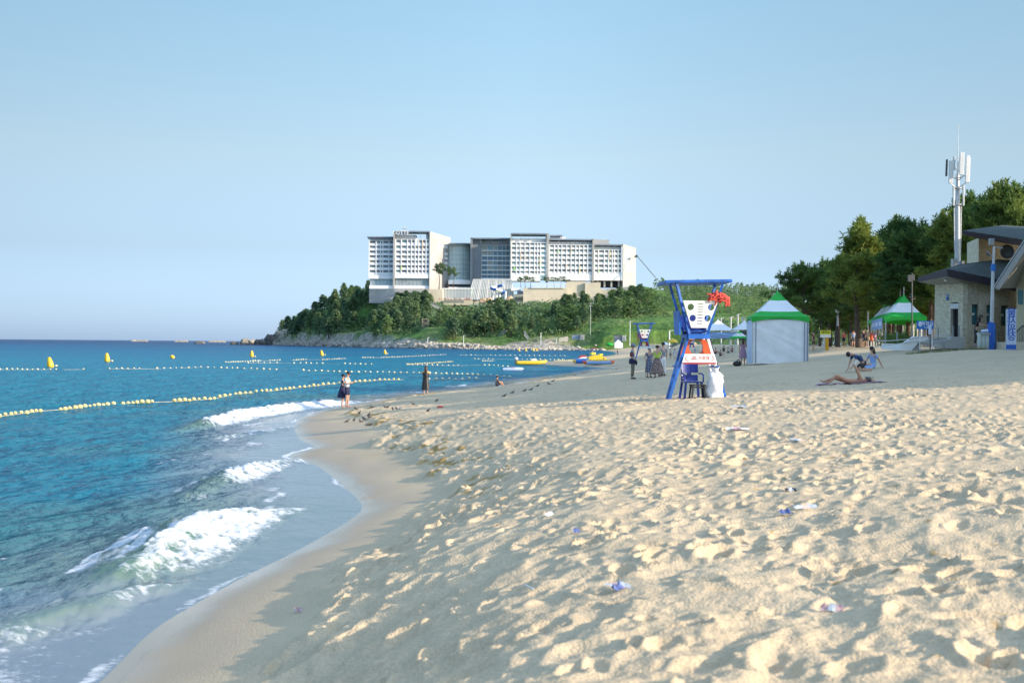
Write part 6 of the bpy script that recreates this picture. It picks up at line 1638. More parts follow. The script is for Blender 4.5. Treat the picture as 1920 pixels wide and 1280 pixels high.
# blue sign on posts
t = thing('blue_sign', P(1737, 655, 72), 'blue information sign on white posts beside the steps', 'sign'); b0 = P(1737, 655, 72)
mb = MB(); mb.box(P(1719, 617, 72) - b0, P(1751, 601.5, 72) - b0 + Vector((0, .06, 0))); mb.build('board', 'signblue', t)
text_obj('lettering', '화장실', .22, 'white', t, facing(*(P(1739, 607, 71.99) - b0))); text_obj('lettering', 'Toilet', .12, 'white', t, facing(*(P(1737, 613.5, 71.99) - b0)))
mb = MB(); mb.ell(P(1725.5, 607.5, 71.98) - b0, (.11, .01, .14), 12, 8); mb.build('emblem', 'banner', t)
for X in (1725, 1748): mb = MB(); mb.box(P(X - .8, 655, 72.1) - b0, P(X + .8, 617, 72.1) - b0 + Vector((0, .05, 0))); mb.build('post', 'white', t)
t = thing('white_notice', P(1744, 655, 70), 'narrow white notice on a dark post in front of the blue sign', 'notice'); b0 = P(1744, 655, 70)
mb = MB(); mb.box(P(1741, 626.5, 70) - b0, P(1746.5, 609, 70) - b0 + Vector((0, .04, 0))); mb.build('board', 'banner', t); mb = MB(); mb.bar(P(1744, 655, 70.03) - b0, P(1744, 626, 70.03) - b0, .05); mb.build('post', 'dgrey', t)
# bin bags in a frame, pallets, hydrant-like post
t = thing('bag_frame', P(1842, 652, 70.5), 'row of pale rubbish bags hung in a round frame beside the blue pole foot', 'rubbish bags'); b0 = P(1842, 652, 70.5)
for X in (1836.5, 1843.5, 1850): mb = MB(); c = P(X, 653, 70.5) - b0; mb.lathe(c, [(.05, 0), (.11, .03), (.12, .3), (.115, .6), (.13, .78)], 10); mb.build('bag', 'bin', t)
mb = MB(); mb.lathe(P(1844, 626, 70.6) - b0, [(.33, -.05), (.35, 0), (.33, .04)], 16); mb.build('ring', 'grey', t)
mb = MB(); c = P(1846, 621, 70.6) - b0; mb.ell(c, (.2, .14, .09)); mb.ell(c + Vector((.1, 0, .04)), (.1, .1, .07)); mb.build('rubbish', 'banner', t)
t = thing('wooden_rack', P(1877, 651, 71.5), 'stack of dark wooden pallets between the pole and the banner', 'pallets'); b0 = P(1877, 651, 71.5)
for i in range(6):
    mb = MB(); a = P(1871, 650 - 5.0 * i, 71.5) - b0; mb.box(a, a + Vector((12 * 71.5 / F_PX, .7, .035))); mb.build('shelf', 'wood', t)
for X in (1871.5, 1882.5): mb = MB(); mb.bar(P(X, 651, 71.6) - b0, P(X, 621, 71.6) - b0, .05); mb.build('upright', 'wood', t)
mb = MB(); a = P(1867.5, 651, 71.2); mb.tube([a, P(1867.5, 622, 71.2)], .085, 8); mb.ell(P(1867.5, 619, 71.2), .09); tag(mb.build('fire_post', 'olive'), 'short olive post standing between the blue pole foot and the pallets', 'post')
# woman at the bags
person('woman with long black hair in dark clothes leaning over the rubbish bags', P(1829, 648.5, 72), 1.62, R(70), dict(chest=(0, -.14, 1.24), neckb=(0, -.2, 1.38), neck=(0, -.23, 1.45), headc=(0, -.27, 1.54), top=(0, -.28, 1.61), shl=(-.165, -.13, 1.35), shr=(.165, -.13, 1.35), ell=(-.2, -.25, 1.1), wrl=(-.12, -.48, 1.1), hal=(-.1, -.55, 1.1), elr=(.2, -.25, 1.1), wrr=(.12, -.48, 1.08), har=(.1, -.55, 1.08), waist=(0, -.05, 1.07)), hair=('hair', 'long'), top=('black', 'short'), bottom=('black', 'trousers'), extra=shoes('pink'))
# yellow sign
t = thing('yellow_sign', P(1550, 657, 112), 'yellow and white notice board on an ochre post under the pines', 'sign'); b0 = P(1550, 657, 112)
mb = MB(); mb.box(P(1538, 627, 112) - b0, P(1558, 619, 112) - b0 + Vector((0, .05, 0))); mb.build('board_upper', 'signyellow', t); mb = MB(); mb.box(P(1538, 632.5, 112) - b0, P(1558, 627.03, 112) - b0 + Vector((0, .05, 0))); mb.build('board_lower', 'white', t)
text_obj('lettering', '대여소', .26, 'textgreen', t, facing(*(P(1548, 623, 111.98) - b0)))
mb = MB(); mb.box(P(1547.5, 657, 112.1) - b0, P(1554, 632, 112.1) - b0 + Vector((0, .2, 0))); mb.build('post', 'ochre', t); mb = MB(); mb.box(P(1544, 655, 112.1) - b0, P(1546.5, 632, 112.1) - b0 + Vector((0, .1, 0))); mb.build('side_post', 'lgrey', t)

# ================================================================ pine forest on the right
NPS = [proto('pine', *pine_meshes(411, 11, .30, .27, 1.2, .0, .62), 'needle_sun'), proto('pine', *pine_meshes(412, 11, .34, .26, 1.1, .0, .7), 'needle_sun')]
NP = [proto('pine', *pine_meshes(401, 11, .30, .30, 1.35, .0, .55), 'needle'), proto('pine', *pine_meshes(402, 11, .38, .34, 1.2, .2, .5), 'needle'),
      proto('pine', *pine_meshes(403, 11, .45, .36, 1.1, .4, .42), 'needle'), proto('pine', *pine_meshes(404, 11, .34, .27, 1.25, .1, .7), 'needle')]
def pine(X, d, Yt, var, rz, lab, grp='pines behind the canopies', w_=1.0, NP=None):
    NP = NP or globals()['NP']
    x, y = px(X, d), d; zb = min(3.25, hbs(x, y)) ; H = pz(X, Yt, d) - zb; s_ = H / 11.6
    place_tree(NP[var], 'black_pine', (x, y, zb), (s_ * w_, s_ * w_, s_), rz, lab, grp)
edge_ = [(1506, 128, 499, 2, .3, 'low wide pine at the left end of the pine grove', 1.1), (1553, 150, 492, 1, 2.2, 'dark pine rising between the low wide pine and the tall sunlit pine', 1.0), (1607, 118, 414, 1, 1.1, 'tallest sunlit pine left of the dark pines with forked top', 1.15),
         (1648, 142, 438, 3, 3.0, 'dark pine just right of the tall sunlit pine', 1.1), (1698, 112, 414, 0, 4.0, 'dark pointed pine above the canopy row', 1.15), (1742, 126, 440, 2, 5.0, 'broad dark pine left of the antenna mast', 1.15),
         (1780, 108, 405, 0, .9, 'pine with a sunlit crown directly left of the mast', 1.0), (1822, 112, 378, 3, 1.7, 'pine right of the mast above the upper roof', 1.1), (1858, 105, 350, 1, 2.8, 'highest pine on the right above the mono-pitch roof', 1.1), (1840, 119, 366, 3, 5.2, 'dark pine filling the gap right of the mast', 1.15), (1762, 118, 424, 1, 2.6, 'dark pine filling the gap left of the mast', 1.15), (1672, 124, 440, 2, .7, 'dark pine between the two tall pines above the canopies', 1.15), (1575, 135, 470, 3, 1.9, 'dark pine close left of the tall sunlit pine', 1.1),
         (1898, 103, 358, 0, 3.6, 'pointed pine at the right edge of the photograph', 1.0), (1935, 108, 352, 2, 4.4, 'pine half cut by the right edge', 1.0)]
for X, d, Yt, v, rz, lb, w_ in edge_:
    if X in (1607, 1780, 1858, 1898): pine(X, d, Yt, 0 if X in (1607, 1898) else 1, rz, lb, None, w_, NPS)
    else: pine(X, d, Yt, v, rz, lb, None, w_)
pr_ = random.Random(21)
for i in range(58):
    X = pr_.uniform(1525, 1990); d = pr_.uniform(125, 215)
    if X < 1600: d = max(d, 150)
    if d < 128 and 1600 < X < 1740: d += 14
    top = np.interp(X, [1500, 1560, 1610, 1700, 1780, 1850, 2000], [555, 520, 462, 452, 445, 418, 405]) + pr_.uniform(0, 50)
    pine(X, d, top, pr_.randrange(4), pr_.random() * 6.28, 'dark pine standing deeper in the grove behind the canopies', 'pines deeper in the grove', pr_.uniform(.95, 1.3))
for i in range(14):
    X = 1470 + i * 11 + pr_.uniform(-6, 6); d = pr_.uniform(215, 300)
    pine(X, d, pr_.uniform(565, 600), pr_.randrange(4), pr_.random() * 6.28, 'distant pine closing the view behind the low wide pine', 'pines closing the view', 1.3)
# trees standing beside the beach out of the picture
off_ = random.Random(31)
for i in range(46):
    for _ in range(60):
        x = off_.uniform(27, 58); y = off_.uniform(24, 68)
        if x > .36 * y + 5.5 and y > 45 - .42 * (x - 15): break
    H = off_.uniform(8.5, 11.8) * (.85 if x < 34 else 1)
    place_tree(NP[i % 4], 'black_pine', (x, y, min(3.25, hbs(x, y))), (H / 11.2 * 1.25, H / 11.2 * 1.25, H / 11.2), i * 1.3, 'unseen pine added to cast shade', 'pines beside the beach')
for i, (x, y, H, v) in enumerate(((36, 79, 13, 0), (40, 76, 13, 1), (38, 84, 13, 3), (44, 80, 14, 0), (33, -1, 7.5, 3))):  # unseen pines added to shade the upper block and the foreground sand
    place_tree(NP[v], 'black_pine', (x, y, min(3.25, hbs(x, y))), H / 11.2, i * 1.3, 'unseen pine added to cast shade', 'pines beside the beach')
# understory: shrubs near the ramp
mb = MB(); sg_ = random.Random(8)
for i in range(60):
    X = sg_.uniform(1655, 1700); c = P(X, sg_.uniform(630, 645), sg_.uniform(84, 88))
    for k in range(4): tuft(mb, c + Vector((sg_.gauss(0, .2), sg_.gauss(0, .2), sg_.gauss(0, .12))), .22, 6, sg_)
tag(mb.build('shrub', 'grassleaf'), 'dark green shrubs behind the white planter wall', 'shrub', kind='stuff')
mb = MB()
for i in range(500):
    X = sg_.uniform(1700, 1900); d = 71 + sg_.random() * 2; c = P(X, 655, d); c.z = sand_z(c.x, c.y) - .02
    if sg_.random() < .5: X = sg_.uniform(1712, 1775)
    tuft(mb, c, .09, 3, sg_, 1.6)
tag(mb.build('grass_tufts', 'grassleaf'), 'thin grass tufts at the foot of the ramp', 'grass', kind='stuff')
# people and lamps among the trees
for X, Yf, d, rz, tp, bt, lb in ((1568, 653, 150, 20, 'lblue', 'navy', 'person in a pale blue top standing among the pine trunks'), (1582, 652, 145, -30, 'red', 'navy', 'person in a red top walking among the pine trunks'), (1600, 653, 140, 0, 'lblue', 'dgrey', 'person in a light top at the right end of the walkers in the pines'),
        (1525, 655, 118, 60, 'maroon', 'black', 'person in dark clothes just right of the striped tent'), (1596, 651, 150, 90, 'black', 'black', 'person in black behind the light-topped walker in the pines'), (1619, 652, 128, 30, 'navy', 'navy', 'person in navy at the far end of the canopy row'), (1626, 652, 126, -60, 'maroon', 'dgrey', 'person in maroon under the rear canopy')):
    p_ = P(X, Yf, d); p_.z = min(3.25, hbs(p_.x, p_.y)); person(lb, p_, 1.68, R(rz), top=(tp, 'short'), bottom=(bt, 'shorts'), hands=False)
def lamp(X, Yb, Yt, d, lab, kind='globe', r_=.06):
    p0 = P(X, Yb, d); t_ = thing('street_lamp', p0, lab, 'street lamp'); h = (Yb - Yt) * d / F_PX
    mb = MB(); mb.tube([(0, 0, -.3), (0, 0, h)], [r_ * 1.3, r_], 8); mb.build('pole', 'lgrey', t_)
    mb = MB()
    if kind == 'globe': mb.ell((0, 0, h + r_ * 2.4), r_ * 3, 10, 8)
    else: mb.bar((0, 0, h), (d * .0022, 0, h + .05), r_ * 1.6, r_); mb.bar((0, 0, h - .25), (-d * .0012, 0, h - .2), r_, r_)
    mb.build('lamp_head', 'white' if kind == 'globe' else 'lgrey', t_); return t_
lamp(1571, 605, 586, 135, 'short white lamp glowing pale among the trunks above the yellow sign', 'globe', .09).location.z -= 0
lamp(1627, 652, 559, 128, 'tall grey lamp post with round head left of the canopy row')
lamp(1711, 600, 562, 118, 'pale lamp post half hidden behind the nearest canopy', 'globe', .1)
for i, (X, Yt, d) in enumerate(((1370, 594, 240), (1383, 589, 235), (1352, 596, 300), (1420, 586, 220), (1392, 594, 210))):
    lamp(X, 652, Yt, d, ['white lamp post between the two white peaked tents', 'taller white lamp post left of the second white tent', 'white lamp post behind the top of the first white tent', 'white lamp post showing left of the striped tent roof', 'thin pole behind the second white tent'][i], 'arm', .11)
t = thing('speaker_pole', P(1709, 575, 100), 'dark pole with loudspeakers left of the stone building', 'pole'); b0 = P(1709, 575, 100)
mb = MB(); mb.tube([P(1710, 652, 100) - b0, P(1710, 512, 100) - b0], .05, 8); mb.build('pole', 'dgrey', t); mb = MB(); mb.bar(P(1706, 515, 100) - b0, P(1706, 528, 100) - b0, .25, .2); mb.bar(P(1712, 515, 100) - b0, P(1712, 526, 100) - b0, .2, .2); mb.build('loudspeaker', 'dgrey', t)
# bench frames and tilted ladders near the rear canopies
mb = MB(); mb.bar(P(1604, 650, 118), P(1617, 628, 118), .06); mb.bar(P(1607, 650, 118), P(1619, 634, 118), .06); mb.bar(P(1612, 637, 118), P(1615, 641, 118), .05)
tag(mb.build('leaning_ladder', 'grey'), 'grey ladder leaning against the rear of the canopy row', 'ladder')
mb = MB(); g_ = P(1540, 659, 95)
mb.bar(at_ground(1537, 661), at_ground(1545, 658), .05); tag(mb.build('fallen_board', 'lgrey'), 'thin pale board lying on the sand left of the yellow sign', 'board')

# ================================================================ floats and buoys
fl = MB(); fl.lathe((0, 0, 0), [(.02, -.16), (.10, -.11), (.14, 0), (.10, .11), (.02, .16)], 10, ax=Matrix.Rotation(R(90), 3, 'Y')); M['float'] = mat('float_yellow', (.84, .66, .27), .45, .08, 6); FM = fl.mesh('float', 'float')
M['floatw'] = mat('float_cream', (.85, .76, .48), .45, .08, 6); fl2 = MB(); fl2.lathe((0, 0, 0), [(.02, -.16), (.10, -.11), (.14, 0), (.10, .11), (.02, .16)], 10, ax=Matrix.Rotation(R(90), 3, 'Y')); FM2 = fl2.mesh('float', 'floatw')
M['rope'] = mat('rope', (.55, .50, .38), .9, .2, 8)
def floatline(pts, step, label, gaps=(), sc_=1.0, me=None):
    w_ = [W(X, Y, .05) for X, Y in pts]
    t_ = thing('float_line', w_[0], label, 'float line'); o0 = w_[0]
    segs = []; mb = MB(); q = [p - o0 + Vector((0, 0, -.02)) for p in w_]
    mb.tube(q, .012 * sc_, 5); mb.build('rope', 'rope', t_)
    X = pts[0][0]; k_ = 0
    xsn = [p[0] for p in pts]; ysn = [p[1] for p in pts]
    while X <= pts[-1][0] and k_ < 98:
        if not any(a < X < b_ for a, b_ in gaps):
            Y = float(np.interp(X, xsn, ysn)); p = W(X, Y, .05)
            o_ = link('float', me or FM, t_, p - o0 + Vector((0, 0, .03 + rnd.uniform(-.03, .03))), rnd.uniform(-.4, .4), sc_ * (.68 if sc_ < 1.2 else .58) * rnd.uniform(.7, 1.12)); k_ += 1
        X += step * rnd.uniform(.82, 1.18)
floatline([(-60, 786), (5, 779), (50, 773), (82, 769), (112, 767), (170, 762), (240, 755), (290, 753), (328, 752), (400, 747), (440, 738), (500, 733), (580, 724), (650, 716), (710, 712), (757, 711)], 9.5, 'near yellow float line curving in from the left towards the couple', [(84, 108), (218, 228), (291, 326)], 1.15)
floatline([(-40, 692), (110, 692.5), (160, 692)], 10.5, 'cream float line at the far left below the leaning buoy', [(112, 150)], 1.25, FM2)
floatline([(205, 691), (290, 691), (380, 688), (470, 691), (560, 694), (660, 697), (760, 698), (850, 701), (905, 702), (965, 707)], 11.2, 'long cream float line crossing behind the couple and the woman in black', [(262, 286), (525, 560)], 1.3, FM2)
floatline([(423, 679), (490, 676), (526, 675)], 4.6, 'dense far float string between the second and fourth buoys', [(491, 506)], 1.5, FM2)
floatline([(550, 675), (576, 673.5), (605, 674), (650, 671.5)], 4.6, 'dense far float string right of the fourth buoy', [(577, 604)], 1.5, FM2)
floatline([(680, 670), (714, 670), (744, 669), (775, 667.5), (836, 664.5)], 5, 'rising far float string near the headland boulders', [(700, 712)], 1.6, FM2)
floatline([(465, 680), (520, 680), (600, 681), (700, 682.5)], 11, 'sparse float line just under the dense far strings', [(525, 545), (612, 645)], 1.5, FM2)
floatline([(763, 683), (800, 681), (823, 679.5), (851, 677.5)], 4.2, 'yellowish float string left of the yellow boat', [], 1.4, FM)
floatline([(764, 683.5), (850, 685), (905, 684), (960, 687)], 10, 'sparse float line running to the yellow boat', [(862, 900)], 1.4, FM2)
floatline([(804, 711), (862, 710), (905, 709)], 13, 'short float line right of the woman in black', [], 1.25, FM2)
floatline([(864, 665.5), (960, 666), (1062, 667)], 9, 'farthest float line in front of the far beach', [(897, 915)], 1.8, FM2)
floatline([(890, 672.5), (928, 672.8), (1000, 673.5), (1060, 674)], 8.5, 'float line passing behind the yellow boat', [(930, 972)], 1.6, FM2)
floatline([(1040, 676), (1070, 675.5), (1098, 674)], 3.6, 'dense float string leading ashore to the moored boats', [], 1.4, FM)
floatline([(905, 676.5), (928, 676)], 5, 'tiny float string above the end of the sparse line', [], 1.4, FM2)
def buoy(X, Yb, Yt, lab, lean=0, ball=False):
    w_ = W(X, Yb, 0); s_ = (Yb - Yt) / F_PX * w_.y; t_ = thing('buoy', w_, lab, 'buoy'); t_.rotation_euler = (0, lean, 0)
    mb = MB()
    if ball: mb.ell((0, 0, .35 * s_), (.62 * s_, .5 * s_, .5 * s_), 14, 10)
    else: mb.lathe((0, 0, 0), [(.05, -.15 * s_), (.30 * s_, -.1 * s_), (.33 * s_, .1 * s_), (.30 * s_, .45 * s_), (.20 * s_, .8 * s_), (.14 * s_, .97 * s_), (0, s_)], 16)
    mb.build('hull', 'yellow', t_)
    mb = MB(); mb.ell((.55 * s_, 0, .05), (.16 * s_, .12 * s_, .1 * s_), 8, 6); mb.tube([(.3 * s_, 0, .02), (.5 * s_, 0, .03)], .02 * s_, 5); mb.build('tether_float', 'floatw', t_)
buoy(95, 688, 669, 'largest leaning yellow buoy at the far left', R(-10)); buoy(201, 677.5, 661.5, 'second upright yellow buoy from the left', R(-4)); buoy(322, 671.5, 664, 'round tilted yellow buoy, third from the left', R(25), True)
buoy(472, 668.5, 657, 'fourth yellow buoy from the left'); buoy(604, 666.5, 656, 'yellow buoy below the cliffs of the headland', R(-12)); buoy(722, 663.5, 655, 'small yellow buoy off the green slope', R(-5))
for X, lb in ((973, 'tiny yellow buoy by the far shore, leftmost of four'), (986, 'tiny yellow buoy by the far shore, second of four'), (1000, 'tiny yellow buoy by the far shore, third of four'), (1006, 'tiny yellow buoy by the far shore, rightmost of four')): buoy(X, 658, 652.5, lb)

# ================================================================ boats
def inflatable(X, Y, d, L, label, rz, tube='yellow', deck='yellow', top=True, name='inflatable_boat'):
    w_ = P(X, Y, d); w_.z = 0 if d > 225 and X < 1040 else max(0, hbs(w_.x, w_.y)); t_ = thing(name, w_, label, 'boat', rz)
    for sy in (-1, 1):
        mb = MB(); mb.tube([(-L / 2, sy * .75, .35), (L * .2, sy * .75, .38), (L * .42, sy * .45, .5), (L / 2, 0, .62)], [.28, .30, .26, .18], 10); mb.ell((-L / 2, sy * .75, .35), .28); mb.build('side_tube', tube, t_)
    mb = MB(); mb.prism([(-L * .48, -.7, .2), (L * .4, -.45, .25), (L * .4, .45, .25), (-L * .48, .7, .2)], (0, 0, .12)); mb.build('floor', deck, t_)
    mb = MB(); mb.box((-L / 2 - .35, -.2, .2), (-L / 2 + .05, .2, .75)); mb.build('outboard_motor', 'dgrey', t_)
    mb = MB(); mb.ell((-L / 2 - .15, 0, .92), (.28, .22, .25), 10, 7); mb.build('motor_cover', 'white', t_)
    if top: mb = MB(); mb.prism([(-.2, -.5, .55), (.9, -.5, .6), (.55, -.5, 1.02), (.1, -.5, .95)], (0, 1.0, 0)); mb.build('console', 'white', t_)
    return t_
inflatable(997, 687.5, 205, 4.2, 'yellow inflatable boat with a white console floating left of the sandbar', R(4))
def banana(X, Y, d, L, label, rz, c1, c2, tip):
    w_ = P(X, Y, d); w_.z = max(0, hbs(w_.x, w_.y)) + .05; t_ = thing('banana_boat', w_, label, 'towed float', rz)
    for sy in (-1, 1):
        mb = MB(); mb.tube([(-L * .42, sy * .32, .25), (0, sy * .32, .25), (L * .40, sy * .32, .3)], .26, 10); mb.build('tube', c1, t_)
        for e, z in ((-1, .27), (1, .36)):
            mb = MB(); mb.tube([(e * L * .40, sy * .32, z - .02), (e * L * .47, sy * .3, z + .06), (e * L * .53, sy * .25, z + .16)], [.262, .20, .06], 10); mb.build('tip', tip, t_)
    mb = MB(); mb.tube([(-L * .4, 0, .45), (0, 0, .5), (L * .4, 0, .52)], [.22, .28, .22], 10); mb.build('seat_tube', c2, t_)
    return t_
banana(1122, 686.5, 200, 4.3, 'blue and yellow towed float with orange tips lying on the sandbar', R(8), 'lblue', 'yellow', 'orange')
banana(1092, 683.5, 212, 2.6, 'short blue float with a yellow nose left of the orange tipped float', R(6), 'bannerblue', 'lblue', 'yellow')
t = thing('pedal_boat', P(1118, 679, 216), 'yellow pedal boat pulled up behind the towed floats', 'pedal boat', R(10))
mb = MB(); mb.prism([(-1.7, -.7, .3), (-1.2, -.7, .9), (.2, -.7, 1.1), (1.2, -.7, .8), (1.7, -.7, .3)], (0, 1.4, 0)); mb.build('hull', 'yellow', t, bevel=.1)
mb = MB(); mb.box((-.9, -.6, 1.12), (-.2, .6, 1.5)); mb.box((.4, -.6, 1.0), (.9, .6, 1.3)); mb.build('seat_block', 'signyellow', t, bevel=.06)
mb = MB(); mb.prism([(-2.2, -1.2, .12), (2.0, -1.2, .12), (2.3, -1.2, .32), (-2.4, -1.2, .32)], (0, 2.4, 0)); mb.build('float_base', 'lblue', t, bevel=.06)
sit(1131, 682.5, 'person in dark clothes sitting on the yellow pedal boat', R(80), ('olive', 'short'), ('dgrey', 'trousers'))
COL.objects[-1]
t = thing('jet_ski', P(1099, 678, 222), 'white jet ski with red seat behind the short blue float', 'jet ski', R(15))
mb = MB(); mb.tube([(-1.2, 0, .35), (0, 0, .4), (.9, 0, .45), (1.4, 0, .6)], [.38, .42, .34, .08], 10); mb.build('hull', 'white', t); mb = MB(); mb.tube([(-1.0, 0, .8), (0, 0, .85)], .2, 8); mb.ell((-1.0, 0, .62), .3); mb.build('seat', 'darkred', t); mb = MB(); mb.bar((.3, -.35, 1.15), (.3, .35, 1.15), .07); mb.bar((.2, 0, .6), (.3, 0, 1.15), .12); mb.build('handlebar', 'black', t)
p_ = P(1111, 671, 330); p_.z = max(hbs(p_.x, p_.y), .1)
def brolly(mt, r_=.75):
    def f(root, J):
        mb = MB(); mb.tube([(.12, -.25, 1.0), (.12, -.2, 2.15)], .018, 5); mb.lathe((.12, -.2, 2.0), [(0, .3), (r_ * .5, .22), (r_ * .85, .08), (r_, -.05)], 12); mb.build('umbrella', mt, root)
    return f
person('person in blue under a dark umbrella at the far end of the sandbar', p_, 1.65, R(20), top=('bannerblue', 'short'), bottom=('lgrey', 'shorts'), hands=False, extra=brolly('maroon', .95))
p_ = P(1158, 668, 420); p_.z = hbs(p_.x, p_.y); person('person in black standing on the far curve of the beach', p_, 1.7, 0, top=('black', 'short'), bottom=('black', 'trousers'), hands=False)
# bather crouching in the shallows, rider on a small board
SQ = dict(SIT); w_ = W(931, 724, 0)
person('bather crouching in the shallow water just off the wet sand', Vector((w_.x, w_.y, -.05)), 1.6, R(120), SQ, skin='skin2', top=('dgrey', 'short'), bottom=('black', 'shorts'), hands=False)
w_ = W(961, 694, 0); t = thing('paddle_board', w_, 'small pale inflatable board floating left of the yellow boat', 'board', R(-4)); mb = MB(); mb.tube([(-1.1, 0, .06), (0, 0, .08), (1.0, 0, .12), (1.3, 0, .2)], [.2, .28, .22, .06], 10); mb.build('hull', 'banner', t)
mb = MB(); mb.ell((.1, 0, .25), (.5, .2, .14)); mb.build('deck_bag', 'pink', t)
# far beach things
def umb(X, Yb, Yt, d, w2, mt, lab):
    b_ = P(X, Yb, d); h = (Yb - Yt) * d / F_PX; t_ = thing('parasol', b_, lab, 'parasol'); r_ = w2 * d / F_PX
    mb = MB(); mb.tube([(0, 0, -.5), (0, 0, h)], .03, 6); mb.build('pole', 'lgrey', t_); mb = MB(); mb.lathe((0, 0, h), [(0, .02), (r_ * .6, -.28 * r_), (r_, -.62 * r_), (r_ * .98, -.72 * r_)], 10, sm=False); mb.build('canopy', mt, t_)
umb(1261, 655, 634, 230, 11, 'yellow', 'yellow parasol on the beach left of the big lifeguard chair')
umb(1247, 656, 641, 260, 6, 'lblue', 'small light blue parasol left of the yellow one'); umb(1300, 655, 640, 300, 7, 'tan', 'tan parasol seen through the round hole of the rescue board')
t = thing('shade_tarp', P(1266, 652, 190), 'grey shade tarp sloping under the yellow parasol', 'tarp'); mb = MB(); k2 = 190 / F_PX
mb.prism([(-12 * k2, 0, 3 * k2), (4 * k2, 0, 9 * k2), (10 * k2, 1.5, 7 * k2), (-4 * k2, 1.5, 1 * k2)], (0, 0, .05)); mb.build('sheet', 'greyblue', t); mb = MB(); mb.bar((4 * k2, 0, -.3), (4 * k2, 0, 9 * k2), .05); mb.bar((-11 * k2, 0, -.3), (-11 * k2, 0, 3 * k2), .05); mb.build('pole', 'lgrey', t)
def shed(X0, X1, Y0, Y1, d, dep, wall, roof, lab, door=None):
    b_ = P(X0, Y1, d); t_ = thing('shed', b_, lab, 'shed'); mb = MB(); mb.prism([P(X0, Y1, d) - b_, P(X1, Y1, d) - b_, P(X1, Y0, d) - b_, P(X0, Y0, d) - b_], (0, dep, 0)); mb.build('wall', wall, t_)
    mb = MB(); k2 = d / F_PX; mb.box(((-1) * k2, -.3, (Y1 - Y0) * k2 + .01), ((X1 - X0 + 1) * k2, dep + .3, (Y1 - Y0) * k2 + .25)); mb.build('roof', roof, t_)
    mb = MB()
    for f in (.15, .4, .65): mb.box(((X1 - X0) * k2 * f, -.06, .1), ((X1 - X0) * k2 * (f + .14), -.01, (Y1 - Y0) * k2 * .75))
    mb.build('door', 'grey', t_)
    return t_
shed(1073, 1088, 628.5, 636.5, 662, 3, 'lgrey', 'grey', 'long grey shed on the grass above the far beach'); shed(1088.5, 1095.5, 628.5, 637, 660, 3, 'cream', 'lgrey', 'small cream shed joined right of the long grey shed')
shed(1152, 1166, 629, 641, 640, 3, 'grey', 'dgrey', 'dark grey hut partly behind the tiny white booth tent'); shed(1167, 1174, 630, 639, 638, 3, 'lgrey', 'lgrey', 'small pale hut right of the dark grey hut')
wall_box('low_wall', 1048, 1065, 634, 640, 672, 2, 'cream', 'low pale wall sloping above the boulders of the far beach', Y0r=630)
mb = MB(); c = P(1143, 646, 600); mb.ell(c, (1.7, 1, .55), 12, 6); mb.tube([c + Vector((-1.5, 0, .1)), c + Vector((-.5, 0, .65)), c + Vector((1.2, 0, .3))], [.2, .35, .2], 6); tag(mb.build('green_tarp', 'green'), 'green tarpaulin heap left of the tiny white booth tent', 'tarp')
# poles on the headland
def pole(X, Yb, Yt, d, lab, cross=False, w_=.14):
    b_ = P(X, Yb, d); t_ = thing('utility_pole' if cross else 'lamp_post', b_, lab, 'pole'); h = (Yb - Yt) * d / F_PX
    mb = MB(); mb.tube([(0, 0, -1.5), (0, 0, h)], [w_ * 1.2, w_], 6); mb.build('shaft', 'white' if not cross else 'lgrey', t_)
    mb = MB()
    if cross:
        for f in (.97, .88): mb.bar((-1.1, 0, h * f), (1.1, 0, h * f), .14)
    else: mb.bar((0, 0, h), (.9, 0, h + .1), .2)
    mb.build('crossarm' if cross else 'lamp_head', 'lgrey', t_)
for X, Yb, Yt, d, lb in ((534, 622, 608, 1190, 'white lamp post on top of the pale tan cliff'), (712, 617, 606, 880, 'short white lamp post at the left end of the green slope'), (802, 644, 632, 735, 'white lamp post at the shore below the lookout'), (869, 644, 629, 722, 'white lamp post standing on the green slope shore'), (892, 613, 594, 770, 'pale pole at the right end of the tree row above the grass'), (1014, 640, 624, 700, 'white lamp post left of the long grey shed'), (1043, 638, 634, 690, 'short white post by the low pale wall'), (1181, 642, 602, 600, 'tall white pole on the right part of the grass terraces'), (1255, 652, 620, 330, 'slanting pale pole left of the yellow parasol')): pole(X, Yb, Yt, d, lb)
pole(1107, 622, 567, 700, 'tall utility pole with crossarms on the hillside, left of a pair', True, .09); pole(1113, 600, 545, 790, 'taller utility pole behind the first on the hillside', True, .09)
